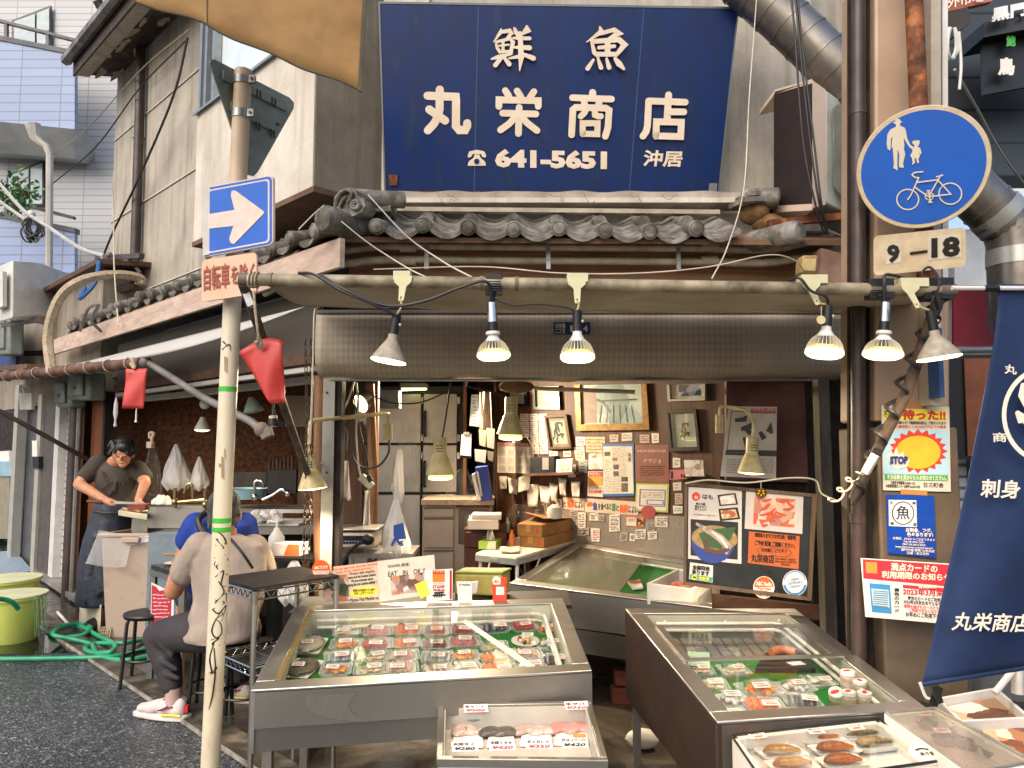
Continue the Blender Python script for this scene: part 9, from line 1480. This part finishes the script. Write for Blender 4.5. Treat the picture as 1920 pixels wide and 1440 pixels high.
stool(278,1147,'black stool partly behind the red notice, beside the grey bin');stool(405,1192,'black stool under the man in beige',.42);stool(462,1200,'black stool behind the wire rack, under the eating table edge')
sr=thing('wire_rack','chrome wire rack with dark board on top beside the sashimi case','rack',V((P(490,1100,3.4).x,3.5,0)));zt_=.90;k0=PZ(478,1106,zt_);u_=V((-.72,.69,0)).normalized()*.36;v_=V((.69,.72,0)).normalized()*.42;DKW=mat('dark board','#2d2521',.55,c2='#1f1916',sc=8)
def rk(a,b,z):return V((k0.x,k0.y,z))+u_*a+v_*b
MB(DKW).prism([rk(-.02,-.02,zt_),rk(1.02,-.02,zt_),rk(1.02,1.02,zt_),rk(-.02,1.02,zt_)],(0,0,.012)).build('top_board',sr)
for z in(zt_-.01,.56):
 mb=MB(CHROME)
 for a,b in(((0,0),(1,0)),((1,0),(1,1)),((1,1),(0,1)),((0,1),(0,0))):
  mb.tube([rk(*a,z),rk(*b,z)],.004,6);mb.tube([rk(*a,z-.035),rk(*b,z-.035)],.004,6);mb.tube([rk(a[0]+(b[0]-a[0])*k/16,a[1]+(b[1]-a[1])*k/16,z-(.035 if k%2 else 0))for k in range(17)],.0025,5)
 for k in range(1,16):mb.tube([rk(k/16,0,z+.004),rk(k/16,1,z+.004)],.0025,5)
 for k in(.33,.66):mb.tube([rk(0,k,z),rk(1,k,z)],.004,5)
 mb.build('wire_shelf',sr)
for a,b in((0,0),(1,0),(0,1),(1,1)):MB(STEEL).tube([rk(a,b,0),rk(a,b,zt_-.005)],.0125,10).build('post',sr)
mb=MB(STEELD)
for a,b in((0,0),(1,0),(0,1),(1,1)):MB(STEELD).tube([rk(a,b,zt_-.06),rk(a,b,zt_-.005)],.016,10).build('collar',sr)
pbt=thing('pump_bottle','white pump bottle of sanitiser on the table right of the sign post','bottle',P(518,1040,4.5));c=P(518,1035,4.6);MB(WHITEP).lathe(c,Z,[(.045,0),(.048,.01),(.047,.09),(.02,.13),(.016,.145),(0,.145)],18).build('body',pbt);MB(WHITEP).tube([c+Z*.145,c+Z*.18,c+Z*.185+V((-.05,0,0)),c+Z*.172+V((-.055,0,0))],.009,8).build('pump',pbt)
tissue('orange and white tissue box beside the pump bottle',P(508,1042,4.42),V((.17,-.02,0)),V((.03,.12,0)),.07,mat('tissue white','#d9d2c8',.5),mat('tissue orange','#d27a2a',.5,c2='#c9502a',sc=12),False)
one(MB(mat('dark glossy shelf','#141316',.12)).prism([P(495,1045,4.35),P(585,1048,4.35),P(592,1036,5.0),P(510,1034,5.0)],(0,0,-.02)).bar(P(575,1050,4.5),V((P(575,1050,4.5).x,4.5,0)),.05,.4).bar(P(510,1050,4.5),V((P(510,1050,4.5).x,4.5,0)),.05,.3),'side_counter','dark glossy counter under the pump bottle and orange tissue box','counter')
bag('plastic_bag','white carrier bag with handles slumped behind the wire rack',552,1052,1130,12,52,4.15,BAGM,.1,seed=41)
# ---------------- bin, buckets, hose on the road side ----------------
BINM=mat('beige plastic bin','#b5a08e',.5,c2='#a08b79',c3='#5f5a3a',sc=2.5,lo=.18,hi=.4);bn_=thing('waste_bin','tall beige plastic bin lined with clear sack beside the standing man','bin',V((P(225,1190,5.6).x,5.7,0)));b0=PZ(190,1198,0);b1=PZ(280,1196,0);zt_=.80;ux=(b1-b0)*.5;uy=V((.10,.38,0)).normalized()*.24;cb_=b0+ux+uy*.9
def bq(k,z):return[cb_+ux*(a*k)+uy*(b*k)+Z*z for a,b in((-1,-1),(1,-1),(1,1),(-1,1))]
mb=MB(BINM);l=[bq(.86,0),bq(1.05,zt_),bq(1.14,zt_),bq(1.14,zt_+.03),bq(1.03,zt_+.03),bq(.83,.02)];mb.add([p for q in l for p in q],[(i*4+k,i*4+(k+1)%4,(i+1)*4+(k+1)%4,(i+1)*4+k)for i in range(5)for k in range(4)]+[(3,2,1,0),(20,21,22,23)]);mb.build('bin_body',bn_,bev=.012);f0=bq(1.16,zt_+.01);MB(BINM).obox((f0[0]+f0[1])/2+V((.06,0,-.03)),(.07,0,0),(0,.02,0),(0,0,.02)).build('handle',bn_,bev=.006)
def lin_(u,v):
 q=2*pi*u;a=max(-1,min(1,1.5*cos(q)));b=max(-1,min(1,1.5*sin(q)));k=1.1+.12*v+.05*sin(u*31)*v;return cb_+ux*(a*k-.18*v*(1 if a<0 else .2))+uy*b*k+Z*(zt_+.045-.26*v*(1.0 if a<.3 else .35)-.1*(1-v)*sin(u*9)**2*.3+.02*sin(u*23))
MB(glassmat('bin sack',(.95,.95,.95,1),.04,.15,.6,(.85,.85,.84,1),.2)).grid(lin_,60,10).build('sack',bn_)
fb2=thing('foam_box','low stained foam box at the foot of the beige bin','foam box',PZ(165,1170,0));q=[PZ(148,1168,0),PZ(188,1186,0),PZ(215,1150,0),PZ(172,1135,0)];mb=MB(mat('stained foam','#cfc4ae',.7,c2='#9a8f76',sc=5));c=sum(q,V())/4
for k in range(4):a,b=q[k],q[(k+1)%4];nn=(c-(a+b)/2).normalized();mb.prism([a,b,b+Z*.22,a+Z*.22],nn*.025)
mb.build('box',fb2,bev=.006)
dg=thing('drain_grate','small cream drain grate leaning at the foot of the beige bin','grate',PZ(197,1200,0));mb=MB(mat('cream grate','#a89b7a',.6,c2='#6f6548'));a=PZ(187,1198,.0);u=V((.085,-.02,0));w_=V((0,.03,.085))
for k in range(5):mb.bar(a+u*(k/4),a+u*(k/4)+w_,.008,.008);mb.bar(a+w_*(k/4),a+w_*(k/4)+u,.008,.008)
mb.build('lattice',dg)
YB=mat('lime yellow plastic','#d3dd72',.35,c2='#c2cc5f',sc=4,sss=.1);WTR=glassmat('water',(.9,1,.93,1),.12,.05,.5)
for i,(x,y,w_,h_,l)in enumerate([(22,1212,104,.36,'lime yellow bucket overflowing with water, nearer to the camera'),(12,1160,104,.32,'lime yellow bucket standing behind the overflowing one')]):
 c=PZ(x,y,0);k=c.y/F;c=V((c.x*1.03,c.y*1.03,0));R1=w_*k/2*1.02;t_=thing('bucket',l,'bucket',c,'lime yellow buckets');MB(YB).lathe(c,Z,[(R1*.74,0),(R1*.78,.01),(R1*.97,h_-.03),(R1*1.04,h_-.028),(R1*1.05,h_),(R1*.97,h_+.003),(R1*.94,h_-.02),(R1*.76,.015),(0,.015)],40).build('bucket_body',t_);MB(mat('tinted water','#b9d98a',.05,c2='#a5c97a')).lathe(c+Z*(h_-.035),Z,[(R1*.945,0),(R1*.5,.004),(0,.002)],30).build('water',t_);MB(mat('pale rim','#dcdcb0',.4)).lathe(c,Z,[(R1*1.045,h_-.012),(R1*1.065,h_-.004),(R1*1.05,h_+.004)],40).build('rim',t_)
 if i==0:
  mb=MB(WTR);rr=random.Random(2)
  for j in range(16):q=V((c.x+R1*1.04+rr.uniform(-.01,.03),c.y-.06+rr.uniform(-.1,.06),h_));mb.tube(bez([q,q+V((.015,0,-.12)),q+V((.02+rr.uniform(0,.02),0,-.3))]),[.004]*9+[.0025]*8,5)
  mb.build('spilling_water',t_)
HOSE=mat('green hose','#2f9f74',.35,c2='#23865f');z=.022;g_=lambda l:[PZ(x,y,z+dz)for x,y,dz in l]
mb=MB(HOSE).tube(bez(g_([(-30,1236,0),(60,1235,0),(170,1233,0),(215,1230,0),(255,1222,0),(282,1214,0),(330,1205,0)]),8),.017,10);mb.tube(bez(g_([(330,1190,.0),(275,1198,0),(230,1206,.03),(185,1206,.0),(160,1215,0),(175,1224,0),(208,1222,.03),(214,1208,.03),(180,1190,0),(160,1178,.03),(120,1172,.0),(95,1184,0),(110,1194,0),(150,1192,.0),(170,1178,.03),(150,1170,.04),(115,1176,.06),(100,1190,.06),(135,1198,.03),(170,1208,.0),(185,1228,0),(230,1238,0),(270,1232,0),(330,1218,0)]),8),.017,10);one(mb,'garden_hose','bright green hose coiled loosely on the wet road by the bin','hose');one(MB(HOSE).tube(bez([P(-20,1122,5.6),P(8,1124,5.7),P(24,1130,5.75),P(34,1142,5.8)]),.018,8),'hose_end','green hose end dipping into the overflowing bucket','hose')
puddle=MB(mat('puddle','#0f1110',.03,c2='#161812',rv=0)).poly([PZ(x,y,.003)for x,y in((-60,1228),(60,1226),(150,1222),(215,1215),(250,1190),(200,1165),(130,1160),(60,1200),(-60,1205))]);tag(puddle.build('puddle'),kind='structure')
one(MB(WHITEP).tube([PZ(108,1148,.03),PZ(128,1170,.03),PZ(160,1182,.02)],.012,6),'white_stick','white stick lying on the wet road behind the hose','stick')
hk=thing('hanging_sign_box','small pale hanging box on a hook over the steel door','box',LP(48,762,.4));MB(mat('pale plastic box','#c9c6b0',.5)).prism([LP(36,737,.4),LP(59,737,.4),LP(59,768,.4),LP(37,768,.4)],-nL*.03).build('box',hk);MB(WHITEP).tube(bez([LP(48,737,.39),LP(43,728,.39),LP(50,723,.39),LP(56,730,.39)]),.008,6).build('hook',hk)
# ---------------- overhead wires ----------------
def wire(pts,r,m,l):cable('overhead_wire',[p for p in pts],r,m,l,'wire')
W2=lambda x,y,d=.15:PL(x,y,off(LU,d))
wire([W2(100,290),W2(160,245),W2(265,130),W2(355,55)],.007,mat('pale wire','#9a958b',.5),'pale straight wire crossing high on the concrete wall');wire([W2(98,345),W2(180,275),W2(262,165),W2(350,75)],.008,CABLEB,'twisted dark wire crossing the concrete wall under the pale one');wire([W2(352,70),W2(325,180),W2(262,330),W2(210,440),W2(178,520)],.012,CABLEB,'thick dark cable dropping across the concrete wall past the downpipe')
wire([P(-40,300,9),P(0,345,9),P(45,395,8.8),P(90,425,8.5),P(150,465,8),P(195,480,7.6)],.022,mat('white wrapped wire','#b5b4ae',.6),'white wrapped wire running down from the left to the bracket');wire([P(-40,345,9),P(0,378,9),P(48,412,8.8)],.022,mat('white wrapped wire','#b5b4ae'),'second white wrapped wire ending at the cable bundle')
mb=MB(CABLEB);rr=random.Random(5)
for i in range(12):mb.tube(bez([P(58+rr.uniform(-4,4),405,8.8),P(44+rr.uniform(-6,14),428+rr.uniform(-6,6),8.8),P(60+rr.uniform(-8,8),450+rr.uniform(-8,8),8.8+rr.uniform(-.1,.1)),P(78+rr.uniform(-8,6),430+rr.uniform(-8,8),8.8),P(62,405,8.8)]),.009,5)
mb.use(WHITEP).ball(P(58,402,8.8),.05,8);one(mb,'cable_bundle','tangled bundle of black cable loops beside the concrete wall','cable')
wire([P(160,540,7.2),P(150,560,7.0),P(178,530,7.0),P(186,490,7.2)],.02,mat('blue tie wire','#2f5fa0',.5),'short blue wire hanging below the bracket');wire([P(211,340,7.0),P(213,420,7.0),P(214,500,6.9),P(222,612,6.3)],.006,CABLEW,'thin white string hanging down to the side fascia')
wire([P(560,430,3.9),P(590,400,3.95),P(608,385,3.98)],.004,CABLEW,'thin white wire up to the corner ornament')
wire([P(640,415,3.95),P(690,455,3.5),P(760,500,3.0),P(800,520,2.75)],.003,CABLEW,'thin white wire from the corner tile down to the awning bar');wire([P(690,365,4.1),P(760,440,3.5),P(830,490,3.1),P(885,520,2.76)],.0035,CABLEW,'thicker white wire from the ridge tile down to the awning bar');wire([P(1420,-20,3.9),P(1405,180,3.8),P(1395,350,3.5),P(1365,460,3.1),P(1335,522,2.76)],.003,CABLEW,'thin white wire hanging past the right end of the shop sign to the bar')
wire([P(700,505,3.6),P(900,500,3.6),P(1050,512,3.5),P(1200,512,3.5),P(1330,500,3.6),P(1440,478,3.7),P(1490,488,3.8),P(1508,510,3.9)],.0032,CABLEW,'thin pale wire sagging above the awning bar to the yellowed box');wire([P(1790,130,4.0),P(1830,200,4.3),P(1880,290,4.6),P(1940,370,5)],.008,mat('pale wire','#9a958b'),'pale stay wire slanting down at the upper right corner')
